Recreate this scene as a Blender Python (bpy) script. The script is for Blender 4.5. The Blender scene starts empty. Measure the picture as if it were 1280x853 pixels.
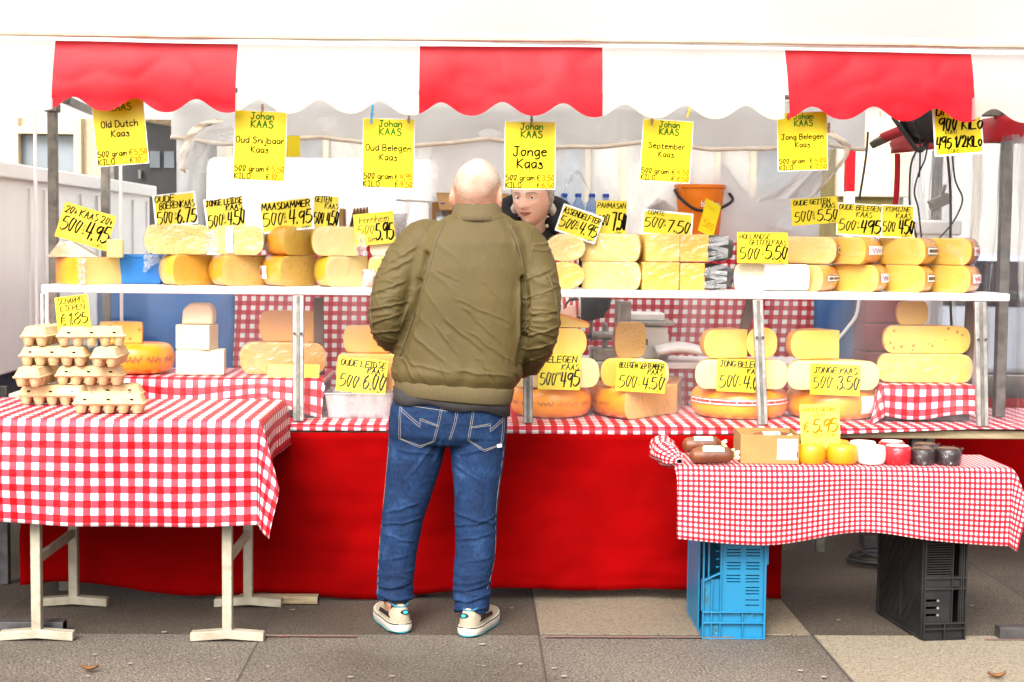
import bpy, bmesh, math, random
from mathutils import Vector, Matrix, noise
from mathutils.bvhtree import BVHTree
random.seed(7)
scn = bpy.context.scene
COL = scn.collection
R = math.radians
PI = math.pi

# ------------------------------------------------------------------ camera
FPX = 1900.0                       # focal length in pixels of the 1280 px wide photo
EYE = Vector((0, 0, 1.5))
roll = R(0.6)
_vx = -50*math.cos(roll) - 129.5*math.sin(roll)
_vy = -50*math.sin(roll) + 129.5*math.cos(roll)
CAMR = (Matrix.Rotation(-math.atan(-_vx/FPX), 3, 'Z') @ Matrix.Rotation(PI/2 - math.atan(_vy/FPX), 3, 'X')
        @ Matrix.Rotation(roll, 3, 'Z'))
cd = bpy.data.cameras.new('camera')
cam = bpy.data.objects.new('camera', cd)
COL.objects.link(cam)
cam.matrix_world = Matrix.Translation(EYE) @ CAMR.to_4x4()
cd.sensor_width = 36
cd.lens = FPX/1280*36
cd.clip_end = 500
cd.dof.use_dof = True
cd.dof.focus_distance = 6.1
cd.dof.aperture_fstop = 5.6
scn.camera = cam

# ------------------------------------------------------------------ sky and sun
SUN_EL, SUN_ROT = 41.6, 198
w = bpy.data.worlds.new('World')
scn.world = w
w.use_nodes = True
wt = w.node_tree
sky = wt.nodes.new('ShaderNodeTexSky')
sky.sky_type = 'NISHITA'
sky.sun_disc = False
sky.sun_elevation = R(SUN_EL)
sky.sun_rotation = R(SUN_ROT)
sky.dust_density = 6
sky.air_density = 1.0
sky.ozone_density = 1.0
hs = wt.nodes.new('ShaderNodeHueSaturation')      # an overcast sky: nearly grey
hs.inputs['Saturation'].default_value = 0.12
wt.links.new(sky.outputs[0], hs.inputs['Color'])
wt.links.new(hs.outputs[0], wt.nodes['Background'].inputs['Color'])
wt.nodes['Background'].inputs['Strength'].default_value = 0.15
sd = bpy.data.lights.new('sun', 'SUN')
sd.energy = 1.25
sd.angle = R(28)
sd.color = (1.0, 0.95, 0.87)
sun = bpy.data.objects.new('sun', sd)
COL.objects.link(sun)
# sun stands behind and left of the camera, high: the light runs towards +Y, +X and down
sun.rotation_euler = Vector((0.30, 0.92, -0.86)).to_track_quat('-Z', 'Y').to_euler()
scn.view_settings.view_transform = 'Standard'
scn.view_settings.look = 'None'
scn.view_settings.exposure = 1.32
scn.view_settings.gamma = 1
scn.view_settings.use_curve_mapping = False
scn.cycles.max_bounces = 10
scn.cycles.transparent_max_bounces = 24
scn.cycles.use_denoising = True
scn.cycles.caustics_reflective = False
scn.cycles.caustics_refractive = False
scn.cycles.sample_clamp_indirect = 8

# ------------------------------------------------------------------ helpers
def ray(px, py):
    return CAMR @ Vector(((px-640)/FPX, -(py-426.5)/FPX, -1))
def at(px, py, Y):
    d = ray(px, py)
    return EYE + d*(Y/d.y)
def atz(px, py, Z):
    d = ray(px, py)
    return EYE + d*((Z-1.5)/d.z)
def ppm(Y):
    return FPX/Y

def nz(x, y=0, z=0):
    return noise.noise(Vector((x, y, z)))

class MB:
    def __init__(s):
        s.v = []; s.f = []; s.uv = []; s.mi = []; s.hasuv = False
    def add(s, vs, fs, uv=None, mi=0):
        b = len(s.v)
        s.v += [tuple(v) for v in vs]
        s.f += [tuple(b+i for i in f) for f in fs]
        s.mi += [mi]*len(fs)
        if uv:
            s.hasuv = True
            s.uv += [tuple(u) for u in uv]
        else:
            s.uv += [(0, 0)]*len(vs)
        return s
    def box(s, c, d, rot=None, mi=0):
        x, y, z = d[0]/2, d[1]/2, d[2]/2
        vs = [Vector((i*x, j*y, k*z)) for i in (-1, 1) for j in (-1, 1) for k in (-1, 1)]
        if rot is not None:
            vs = [rot @ v for v in vs]
        c = Vector(c)
        return s.add([v+c for v in vs], [(0, 1, 3, 2), (4, 6, 7, 5), (0, 4, 5, 1), (2, 3, 7, 6), (0, 2, 6, 4), (1, 5, 7, 3)], None, mi)
    def bar(s, a, b, wx, wy, mi=0, up=Vector((0, 1, 0))):
        a = Vector(a); b = Vector(b); d = b-a; L = d.length; zq = d.normalized()
        xq = up.cross(zq)
        if xq.length < 1e-4: xq = Vector((1, 0, 0))
        xq.normalize(); yq = zq.cross(xq)
        m = Matrix((xq, yq, zq)).transposed()
        return s.box((a+b)/2, (wx, wy, L), m, mi)
    def tube(s, pts, r, n=8, mi=0, cap=True):
        pts = [Vector(p) for p in pts]
        N = len(pts)
        rs = r if isinstance(r, (list, tuple)) else [r]*N
        ref = None; vs = []
        for i, p in enumerate(pts):
            t = (pts[min(i+1, N-1)] - pts[max(i-1, 0)])
            if t.length < 1e-9: t = Vector((0, 0, 1))
            t.normalize()
            if ref is None:
                ref = t.orthogonal().normalized()
            ref = (ref - t*ref.dot(t))
            if ref.length < 1e-6: ref = t.orthogonal()
            ref.normalize()
            bq = t.cross(ref)
            for k in range(n):
                a = 2*PI*k/n
                vs.append(p + (ref*math.cos(a) + bq*math.sin(a))*rs[i])
        fs = [(i*n+k, i*n+(k+1) % n, (i+1)*n+(k+1) % n, (i+1)*n+k) for i in range(N-1) for k in range(n)]
        if cap:
            fs += [tuple(range(n-1, -1, -1)), tuple((N-1)*n+k for k in range(n))]
        return s.add(vs, fs, None, mi)
    def lathe(s, prof, n=24, c=(0, 0, 0), mi=0, m=None):
        vs = []
        for r, z in prof:
            for k in range(n):
                a = 2*PI*k/n
                v = Vector((r*math.cos(a), r*math.sin(a), z))
                if m is not None: v = m @ v
                vs.append(v + Vector(c))
        P = len(prof)
        fs = [(i*n+k, i*n+(k+1) % n, (i+1)*n+(k+1) % n, (i+1)*n+k) for i in range(P-1) for k in range(n)]
        fs += [tuple(range(n-1, -1, -1)), tuple((P-1)*n+k for k in range(n))]
        return s.add(vs, fs, None, mi)
    def grid(s, fn, nu, nv, uvf=None, mi=0, flip=False):
        vs = []; uv = []
        for j in range(nv+1):
            for i in range(nu+1):
                u, v = i/nu, j/nv
                vs.append(fn(u, v))
                uv.append(uvf(u, v) if uvf else (u, v))
        fs = []
        for j in range(nv):
            for i in range(nu):
                a = j*(nu+1)+i
                q = (a, a+1, a+nu+2, a+nu+1)
                fs.append(q[::-1] if flip else q)
        return s.add(vs, fs, uv, mi)
    def prism(s, poly, y0, y1, mi=0):
        n = len(poly)
        vs = [(x, y0, z) for x, z in poly] + [(x, y1, z) for x, z in poly]
        fs = [tuple(range(n)), tuple(range(2*n-1, n-1, -1))]
        fs += [(i, i+n, (i+1) % n+n, (i+1) % n) for i in range(n)]
        return s.add(vs, fs, None, mi)
    def loft(s, rings, mi=0, cap=True):
        n = len(rings[0]); vs = [p for r in rings for p in r]; N = len(rings)
        fs = [(i*n+k, i*n+(k+1) % n, (i+1)*n+(k+1) % n, (i+1)*n+k) for i in range(N-1) for k in range(n)]
        if cap:
            fs += [tuple(range(n-1, -1, -1)), tuple((N-1)*n+k for k in range(n))]
        return s.add(vs, fs, None, mi)
    def mesh(s, name):
        me = bpy.data.meshes.new(name)
        me.from_pydata(s.v, [], s.f)
        if s.hasuv:
            l = me.uv_layers.new(name='UVMap')
            for p in me.polygons:
                for li in p.loop_indices:
                    l.data[li].uv = s.uv[me.loops[li].vertex_index]
        if any(s.mi):
            me.polygons.foreach_set('material_index', s.mi)
        return me
    def build(s, name, mats, parent=None, loc=None, rz=0, smooth=35, bevel=0, solid=0, fix=True, seg=2):
        me = s.mesh(name)
        if fix:
            bm = bmesh.new(); bm.from_mesh(me)
            bmesh.ops.recalc_face_normals(bm, faces=bm.faces)
            bm.to_mesh(me); bm.free()
        return put(name, me, mats, parent, loc, rz, smooth, bevel, solid, seg)

def put(name, me, mats, parent=None, loc=None, rz=0, smooth=35, bevel=0, solid=0, seg=2):
    o = bpy.data.objects.new(name, me)
    COL.objects.link(o)
    for m in (mats if isinstance(mats, (list, tuple)) else [mats]):
        me.materials.append(m)
    if smooth:
        me.polygons.foreach_set('use_smooth', [True]*len(me.polygons))
        if smooth < 180:
            me.set_sharp_from_angle(angle=R(smooth))
    if parent is not None: o.parent = parent
    if loc is not None: o.location = loc
    if rz: o.rotation_euler.z = rz
    if solid:
        md = o.modifiers.new('thickness', 'SOLIDIFY'); md.thickness = solid; md.offset = 0
    if bevel:
        md = o.modifiers.new('bevel', 'BEVEL'); md.width = bevel; md.segments = seg; md.limit_method = 'ANGLE'; md.angle_limit = R(40)
    return o

def tag(o, label, cat, group=None, kind=None):
    if label: o['label'] = label
    if cat: o['category'] = cat
    if group: o['group'] = group
    if kind: o['kind'] = kind
    return o
def structure(o):
    o['kind'] = 'structure'
    return o
def thing(name, label, cat, loc=(0, 0, 0), rz=0, group=None):
    o = bpy.data.objects.new(name, None)
    COL.objects.link(o)
    o.empty_display_size = .05
    o.location = loc
    o.rotation_euler.z = rz
    return tag(o, label, cat, group)
def copy_tree(o, parent=None):
    c = o.copy(); COL.objects.link(c)
    if parent is not None: c.parent = parent
    for ch in list(o.children): copy_tree(ch, c)
    return c

def catmull(pts, per=6):
    P = [Vector(p) for p in pts]
    out = []
    for i in range(len(P)-1):
        p0 = P[max(i-1, 0)]; p1 = P[i]; p2 = P[i+1]; p3 = P[min(i+2, len(P)-1)]
        for k in range(per):
            t = k/per
            out.append(.5*((2*p1) + (p2-p0)*t + (2*p0-5*p1+4*p2-p3)*t*t + (3*p1-p0-3*p2+p3)*t**3))
    out.append(P[-1])
    return out

# ------------------------------------------------------------------ materials
def nt(name):
    m = bpy.data.materials.new(name); m.use_nodes = True
    t = m.node_tree
    return m, t, t.nodes['Principled BSDF'], t.nodes['Material Output']
def N(t, typ, **kw):
    n = t.nodes.new(typ)
    for k, v in kw.items():
        if k in n.inputs: n.inputs[k].default_value = v
        else: setattr(n, k, v)
    return n
def c4(c): return (c[0], c[1], c[2], 1)
def ramp(t, stops):
    r = t.nodes.new('ShaderNodeValToRGB')
    e = r.color_ramp.elements
    while len(e) < len(stops): e.new(.5)
    for i, (p, c) in enumerate(stops):
        e[i].position = p; e[i].color = c4(c)
    return r
_pm = {}
def pm(name, c1, c2=None, scale=8, rough=.6, bump=0, bscale=30, metallic=0, coat=0, sss=0, sheen=0, spec=.5, detail=4, lo=.35, hi=.65, stretch=None, specks=None, transl=0, coords='Object', anis=None):
    """principled surface whose colour wanders between c1 and c2, with optional bump, specks, translucency"""
    if name in _pm: return _pm[name]
    m, t, b, out = nt(name)
    tc = t.nodes.new('ShaderNodeTexCoord')
    src = tc.outputs[coords]
    if stretch:
        mp = t.nodes.new('ShaderNodeMapping'); mp.inputs['Scale'].default_value = stretch
        t.links.new(src, mp.inputs[0]); src = mp.outputs[0]
    if c2 is None: c2 = tuple(x*.85 for x in c1)
    n = N(t, 'ShaderNodeTexNoise', Scale=scale, Detail=detail)
    t.links.new(src, n.inputs['Vector'])
    r = ramp(t, [(lo, c1), (hi, c2)])
    t.links.new(n.outputs[0], r.inputs[0])
    col = r.outputs[0]
    if specks:
        sc, th, colr = specks
        v = N(t, 'ShaderNodeTexVoronoi', Scale=sc)
        t.links.new(tc.outputs[coords], v.inputs['Vector'])
        rr = ramp(t, [(th, (1, 1, 1)), (th*1.6, (0, 0, 0))])
        t.links.new(v.outputs['Distance'], rr.inputs[0])
        mx = N(t, 'ShaderNodeMix', data_type='RGBA')
        t.links.new(rr.outputs[0], mx.inputs[0])
        t.links.new(col, mx.inputs[6]); mx.inputs[7].default_value = c4(colr)
        col = mx.outputs[2]
    t.links.new(col, b.inputs['Base Color'])
    b.inputs['Roughness'].default_value = rough
    b.inputs['Metallic'].default_value = metallic
    b.inputs['Coat Weight'].default_value = coat
    b.inputs['Coat Roughness'].default_value = .12
    b.inputs['Specular IOR Level'].default_value = spec
    b.inputs['Sheen Weight'].default_value = sheen
    if sss:
        b.inputs['Subsurface Weight'].default_value = sss
        b.inputs['Subsurface Radius'].default_value = (.02, .012, .006)
        b.inputs['Subsurface Scale'].default_value = 1
    if bump:
        n2 = N(t, 'ShaderNodeTexNoise', Scale=bscale, Detail=5)
        t.links.new(src, n2.inputs['Vector'])
        bp = N(t, 'ShaderNodeBump', Strength=bump, Distance=.01)
        t.links.new(n2.outputs[0], bp.inputs['Height'])
        t.links.new(bp.outputs[0], b.inputs['Normal'])
        if coat: t.links.new(bp.outputs[0], b.inputs['Coat Normal'])
    if transl:
        tr = t.nodes.new('ShaderNodeBsdfTranslucent')
        tr.inputs['Color'].default_value = (.9, .89, .87, 1)
        ms = t.nodes.new('ShaderNodeMixShader'); ms.inputs[0].default_value = transl
        t.links.new(b.outputs[0], ms.inputs[1]); t.links.new(tr.outputs[0], ms.inputs[2])
        t.links.new(ms.outputs[0], out.inputs['Surface'])
    _pm[name] = m
    return m

def gingham(name, size, red=(.42, .001, .004), white=(.78, .765, .75), rough=.45, coat=0.0):
    """woven check from the cloth's own UVs (metres); size = width of one check"""
    m, t, b, out = nt(name)
    uv = t.nodes.new('ShaderNodeUVMap')
    sp = t.nodes.new('ShaderNodeSeparateXYZ'); t.links.new(uv.outputs[0], sp.inputs[0])
    fs = []
    for k in (0, 1):
        d = N(t, 'ShaderNodeMath', operation='DIVIDE'); t.links.new(sp.outputs[k], d.inputs[0]); d.inputs[1].default_value = 2*size
        fr = N(t, 'ShaderNodeMath', operation='FRACT'); t.links.new(d.outputs[0], fr.inputs[0])
        mr = N(t, 'ShaderNodeMath', operation='PINGPONG'); t.links.new(fr.outputs[0], mr.inputs[0]); mr.inputs[1].default_value = .5
        sm = N(t, 'ShaderNodeMapRange'); t.links.new(mr.outputs[0], sm.inputs[0])
        sm.inputs[1].default_value = .235; sm.inputs[2].default_value = .265
        fs.append(sm.outputs[0])
    ad = N(t, 'ShaderNodeMath', operation='ADD'); t.links.new(fs[0], ad.inputs[0]); t.links.new(fs[1], ad.inputs[1])
    hf = N(t, 'ShaderNodeMath', operation='MULTIPLY'); t.links.new(ad.outputs[0], hf.inputs[0]); hf.inputs[1].default_value = .5
    pink = (.55, .050, .078)
    r = ramp(t, [(0, white), (.5, pink), (1, red)])
    t.links.new(hf.outputs[0], r.inputs[0])
    nn = N(t, 'ShaderNodeTexNoise', Scale=5, Detail=3)
    tc = t.nodes.new('ShaderNodeTexCoord'); t.links.new(tc.outputs['Object'], nn.inputs['Vector'])
    mx = N(t, 'ShaderNodeMix', data_type='RGBA', blend_type='MULTIPLY'); mx.inputs[0].default_value = .35
    rr = ramp(t, [(.3, (.82, .8, .78)), (.7, (1, 1, 1))]); t.links.new(nn.outputs[0], rr.inputs[0])
    t.links.new(r.outputs[0], mx.inputs[6]); t.links.new(rr.outputs[0], mx.inputs[7])
    t.links.new(mx.outputs[2], b.inputs['Base Color'])
    b.inputs['Roughness'].default_value = rough
    b.inputs['Specular IOR Level'].default_value = .2
    b.inputs['Coat Weight'].default_value = coat
    n2 = N(t, 'ShaderNodeTexNoise', Scale=14, Detail=4); t.links.new(tc.outputs['Object'], n2.inputs['Vector'])
    bp = N(t, 'ShaderNodeBump', Strength=.35, Distance=.02); t.links.new(n2.outputs[0], bp.inputs['Height'])
    t.links.new(bp.outputs[0], b.inputs['Normal'])
    return m

def film(name, haze=.06, gloss=.9, bump=.6, bscale=12, rough=.06, streak=(1, 1, .25), tint=(1, 1, 1), hz=(.3, .75), lowf=None):
    """clear plastic: see-through, with fresnel reflections and a scuffed, creased milkiness; on some films its streaks paint reflections"""
    m, t, b, out = nt(name)
    tc = t.nodes.new('ShaderNodeTexCoord')
    mp = t.nodes.new('ShaderNodeMapping'); mp.inputs['Scale'].default_value = streak
    t.links.new(tc.outputs['Object'], mp.inputs[0])
    n = N(t, 'ShaderNodeTexNoise', Scale=bscale, Detail=5, Distortion=.6); t.links.new(mp.outputs[0], n.inputs['Vector'])
    bp = N(t, 'ShaderNodeBump', Strength=bump, Distance=.02); t.links.new(n.outputs[0], bp.inputs['Height'])
    tr = t.nodes.new('ShaderNodeBsdfTransparent'); tr.inputs[0].default_value = c4(tint)
    df = t.nodes.new('ShaderNodeBsdfDiffuse'); df.inputs[0].default_value = (.8, .8, .8, 1)
    tl = t.nodes.new('ShaderNodeBsdfTranslucent'); tl.inputs[0].default_value = (.8, .8, .8, 1)
    md = t.nodes.new('ShaderNodeMixShader'); md.inputs[0].default_value = .5
    t.links.new(df.outputs[0], md.inputs[1]); t.links.new(tl.outputs[0], md.inputs[2])
    n3 = N(t, 'ShaderNodeTexNoise', Scale=bscale*.35, Detail=6, Distortion=1.2); t.links.new(mp.outputs[0], n3.inputs['Vector'])
    mr = N(t, 'ShaderNodeMapRange'); t.links.new(n3.outputs[0], mr.inputs[0])
    mr.inputs[1].default_value = hz[0]; mr.inputs[2].default_value = hz[1]
    mr.inputs[3].default_value = haze*.25 if lowf is None else lowf; mr.inputs[4].default_value = min(1, haze*2.2)
    m1 = t.nodes.new('ShaderNodeMixShader'); t.links.new(mr.outputs[0], m1.inputs[0])
    t.links.new(tr.outputs[0], m1.inputs[1]); t.links.new(md.outputs[0], m1.inputs[2])
    gl = N(t, 'ShaderNodeBsdfGlossy', Roughness=rough); t.links.new(bp.outputs[0], gl.inputs['Normal'])
    fr = N(t, 'ShaderNodeLayerWeight', Blend=.5); t.links.new(bp.outputs[0], fr.inputs['Normal'])
    pw = N(t, 'ShaderNodeMath', operation='POWER'); t.links.new(fr.outputs['Facing'], pw.inputs[0]); pw.inputs[1].default_value = 4
    mu = N(t, 'ShaderNodeMapRange'); t.links.new(pw.outputs[0], mu.inputs[0])
    mu.inputs[3].default_value = .045*gloss; mu.inputs[4].default_value = min(1, .6*gloss)
    m2 = t.nodes.new('ShaderNodeMixShader'); t.links.new(mu.outputs[0], m2.inputs[0])
    t.links.new(m1.outputs[0], m2.inputs[1]); t.links.new(gl.outputs[0], m2.inputs[2])
    t.links.new(m2.outputs[0], out.inputs['Surface'])
    t.nodes.remove(b)
    return m

# ------------------------------------------------------------------ stroke lettering
G = {
'A':'033d63 1757','B':'030d ~0d4d5b4908 ~0858664303','C':'~6b4d1c0a06144365','D':'030d ~0d3d6b653303','E':'6d0d0363 0858','F':'6d0d03 0858',
'G':'~6b4d1c0a0614435565 386865','H':'030d 636d 0868','I':'3d33 1d5d 1353','J':'1d6d ~4d45331305','K':'030d 6d08 0863','L':'0d0363','M':'031d467d83','N':'030d636d',
'O':'~3d1c08143354685c3d','P':'030d ~0d4d6b4807','R':'030d ~0d4d6b4808 2863','S':'~5c3d1c1a4866432304','T':'0d6d 3d33','U':'~0d06143354666d',
'V':'0d336d','W':'0d234a638d','X':'0d63 036d','Y':'0d38 6d33','Z':'0d6d0363',
'0':'~2d1c08142334485c4c2d','1':'1b3d33','2':'~0b1d4d5a3603 0363','3':'~0c2d4d5b38 ~385865431305','4':'1d0767 5d43','5':'5d1d09 ~09396865331304',
'6':'~4d1a06133355673907','7':'0d6d23','8':'~3d0b3866431306386b3d','9':'~6b4d1c0a286b 6d53',
'a':'~59290714234557 5953','b':'0d03 ~083957542304','c':'~592907142354','d':'~59290714234557 5d53','e':'~0757492907143354','f':'~4d2d2a23 0848',
'g':'~59290714234557 ~5955513010','h':'0d03 ~06395753','i':'2923 2c2b','j':'~39313000 3c3b','k':'0d03 4906 0653','l':'1d13','m':'0903 ~06293833 ~36597873',
'n':'0903 ~06395753','o':'~2907142344574929','p':'0900 ~083957542304','r':'0903 ~062949','s':'~48291846431304','t':'2c2343 0949','u':'~090513335659 5953',
'v':'092359','w':'0913375379','y':'0925 5900','z':'09590353',
'.':'1314','-':'1747',',':'2411','/':'035d',':':'1514 1918','+':'1757 3a34','€':'~6c3d1b08143354 0949 0747',"'":'1d1b'}
def glyph(ch):
    out = []
    for tok in G.get(ch, '').split():
        sm = tok[0] == '~'
        if sm: tok = tok[1:]
        p = [(int(tok[i], 36)/10, (int(tok[i+1], 36)-3)/10, 0) for i in range(0, len(tok), 2)]
        if sm: out.append(catmull(p, 4))
        else: out += [[Vector(p[i]), Vector(p[i+1])] for i in range(len(p)-1)]
    return out
def layout(text, hand=False, rnd=random):
    """polylines of a line of text, cap height 1; returns strokes and width"""
    x = 0; res = []
    for ch in text:
        if ch == ' ':
            x += .42; continue
        g = glyph(ch)
        if not g: continue
        mx = max(p.x for s_ in g for p in s_); mn = min(p.x for s_ in g for p in s_)
        sx = 1.0
        dy = rnd.uniform(-.05, .05) if hand else 0
        sc = rnd.uniform(.92, 1.08) if hand else 1
        sh = .16 + rnd.uniform(-.06, .06) if hand else .02
        for s_ in g:
            res.append([Vector((x + (p.x-mn)*sc + sh*p.y, p.y*sc + dy, 0)) for p in s_])
        x += (mx-mn)*sc + (.2 if hand else .24)
    return res, max(x-.2, .1)
def ribbon(mb, stroke, w, mi, lift, mp, nib=None):
    """flat pen stroke; mp maps (x, y, lift) to a point"""
    n = len(stroke)
    if n == 2:
        stroke = [stroke[0].lerp(stroke[1], k/4) for k in range(5)]; n = 5
    vs = []
    for i, p in enumerate(stroke):
        t = stroke[min(i+1, n-1)] - stroke[max(i-1, 0)]
        if t.length < 1e-9: t = Vector((1, 0, 0))
        t.normalize(); q = Vector((-t.y, t.x, 0))
        ww = w
        if nib is not None:
            ww = w*(.45 + .75*abs(math.sin(math.atan2(t.y, t.x)-nib)))
        e = Vector((0, 0, 0))
        if i == 0: e = -t*w*.4
        if i == n-1: e = t*w*.4
        k = .75 if i in (0, n-1) else 1
        vs += [mp(*(p+e+q*ww*.5*k).xy, lift), mp(*(p+e-q*ww*.5*k).xy, lift)]
    mb.add(vs, [(2*i, 2*i+1, 2*i+3, 2*i+2) for i in range(n-1)], None, mi)
def write(mb, text, cx, cy, h, wmax, mp, mi=0, align='c', hand=False, weight=.13, lift=.0006, force=False):
    """text with cap height h, centre line cy, at most wmax wide"""
    st, wd = layout(text, hand)
    sx = h
    if wd*sx > wmax or force: sx = wmax/wd
    W = wd*sx
    x0 = {'c': cx-W/2, 'l': cx, 'r': cx-W}[align]
    for i, s_ in enumerate(st):
        pts = [Vector((x0+p.x*sx, cy-h/2+p.y*h, 0)) for p in s_]
        ribbon(mb, pts, weight*h, mi, lift+.00004*(i % 6), mp, R(-35) if hand else None)
# ================================================================== materials used everywhere
M = {}
M['steel'] = pm('galvanised', (.20, .18, .15), (.11, .098, .082), scale=18, rough=.5, bump=.25, bscale=60, metallic=.55, detail=8)
M['steel_light'] = pm('aluminium', (.36, .34, .31), (.22, .205, .19), scale=20, rough=.42, bump=.2, bscale=70, metallic=.6, detail=8)
M['trestle'] = pm('worn_cream_paint', (.36, .32, .24), (.24, .20, .135), scale=14, rough=.6, bump=.4, bscale=45, detail=9, lo=.42, hi=.75)
M['wood'] = pm('grey_wood', (.42, .33, .2), (.27, .19, .1), scale=6, rough=.8, bump=.5, bscale=30, stretch=(1, 12, 12), detail=8)
M['dark_steel'] = pm('dark_steel', (.09, .085, .085), (.05, .045, .045), scale=20, rough=.45, metallic=.4, bump=.15)
M['white_paint'] = pm('white_paint', (.87, .86, .84), (.83, .815, .79), scale=4, rough=.4, bump=.08)
M['white_tarp'] = pm('white_tarp', (.86, .855, .85), (.80, .79, .775), scale=3, rough=.45, bump=.2, bscale=5, transl=.85)
M['cream_hem'] = pm('hem', (.74, .66, .55), (.62, .5, .38), scale=9, rough=.6, bump=.2, bscale=14)
M['red_tarp'] = pm('red_tarp', (.42, .002, .010), (.36, .0018, .007), scale=2.2, rough=.5, bump=.22, bscale=7, spec=.22, detail=7)
M['red_cloth'] = pm('red_cloth', (.24, .0006, .001), (.19, .0005, .0008), scale=3, rough=.9, bump=.35, bscale=5, spec=.03)
M['gingham_big'] = gingham('gingham_big', .0262)
M['gingham_small'] = gingham('gingham_small', .0097, rough=.6)
M['gingham_back'] = gingham('gingham_back', .0247, rough=.45, red=(.40, .002, .007))
M['blue_tarp'] = pm('blue_tarp', (.006, .13, .42), (.004, .075, .27), scale=5, rough=.5, bump=.35, bscale=7)
M['film_front'] = film('film_front', haze=.04, gloss=.3, bump=.25, bscale=3.2, streak=(1.6, 1, .3), rough=.03, hz=(.54, .70), lowf=.004)  # milky zones paint pale reflections onto the screen, besides scuffs
M['film_back'] = film('film_back', haze=.5, gloss=.8, bump=1.0, bscale=4.2, streak=(1, 1, .5), rough=.12, tint=(.95, .95, .94), hz=(.36, .62))
M['film_side'] = film('film_side', haze=.30, gloss=.9, bump=1.0, bscale=5, streak=(1, 2.2, .3), rough=.1, tint=(.88, .90, .96), hz=(.45, .58))  # milky streaks also paint the bright reflections of the side sheet
M['black_plastic'] = pm('black_plastic', (.010, .010, .011), (.020, .019, .018), scale=9, rough=.45, spec=.3, bump=.15, bscale=60)
M['blue_plastic'] = pm('blue_plastic', (.006, .155, .30), (.012, .12, .22), scale=5, rough=.42, bump=.12, bscale=30, lo=.45, hi=.8)
M['cable'] = pm('cable', (.015, .015, .016), (.03, .03, .03), rough=.4)
M['cardboard'] = pm('cardboard', (.38, .205, .065), (.31, .16, .05), scale=7, rough=.85, bump=.2, bscale=50)
M['pulp'] = pm('egg_pulp', (.62, .455, .25), (.54, .38, .19), scale=30, rough=.95, bump=.5, bscale=160, specks=(90, .06, (.45, .3, .15)))
M['white_plastic'] = pm('white_plastic', (.8, .8, .79), (.72, .72, .71), scale=6, rough=.35, bump=.05)
M['black'] = pm('ink', (.008, .007, .006), rough=1, spec=0)
M['green'] = pm('green_ink', (.012, .16, .008), rough=1, spec=0)
M['orange_ink'] = pm('orange_ink', (.75, .16, .006), rough=1, spec=0)
M['yellow_card'] = pm('yellow_card', (.70, .55, .003), (.66, .51, .002), scale=6, rough=.35, spec=.35)
M['pale_card'] = pm('pale_yellow_card', (.66, .56, .07), (.62, .52, .05), scale=6, rough=.5)
M['laminate'] = pm('laminate', (.85, .85, .78), rough=.2)
M['glass_dark'] = pm('dark_glass', (.012, .012, .014), (.03, .03, .03), scale=2, rough=.06)
M['grey_glass'] = pm('grey_glass', (.25, .28, .31), (.16, .18, .2), scale=1.5, rough=.08)

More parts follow.
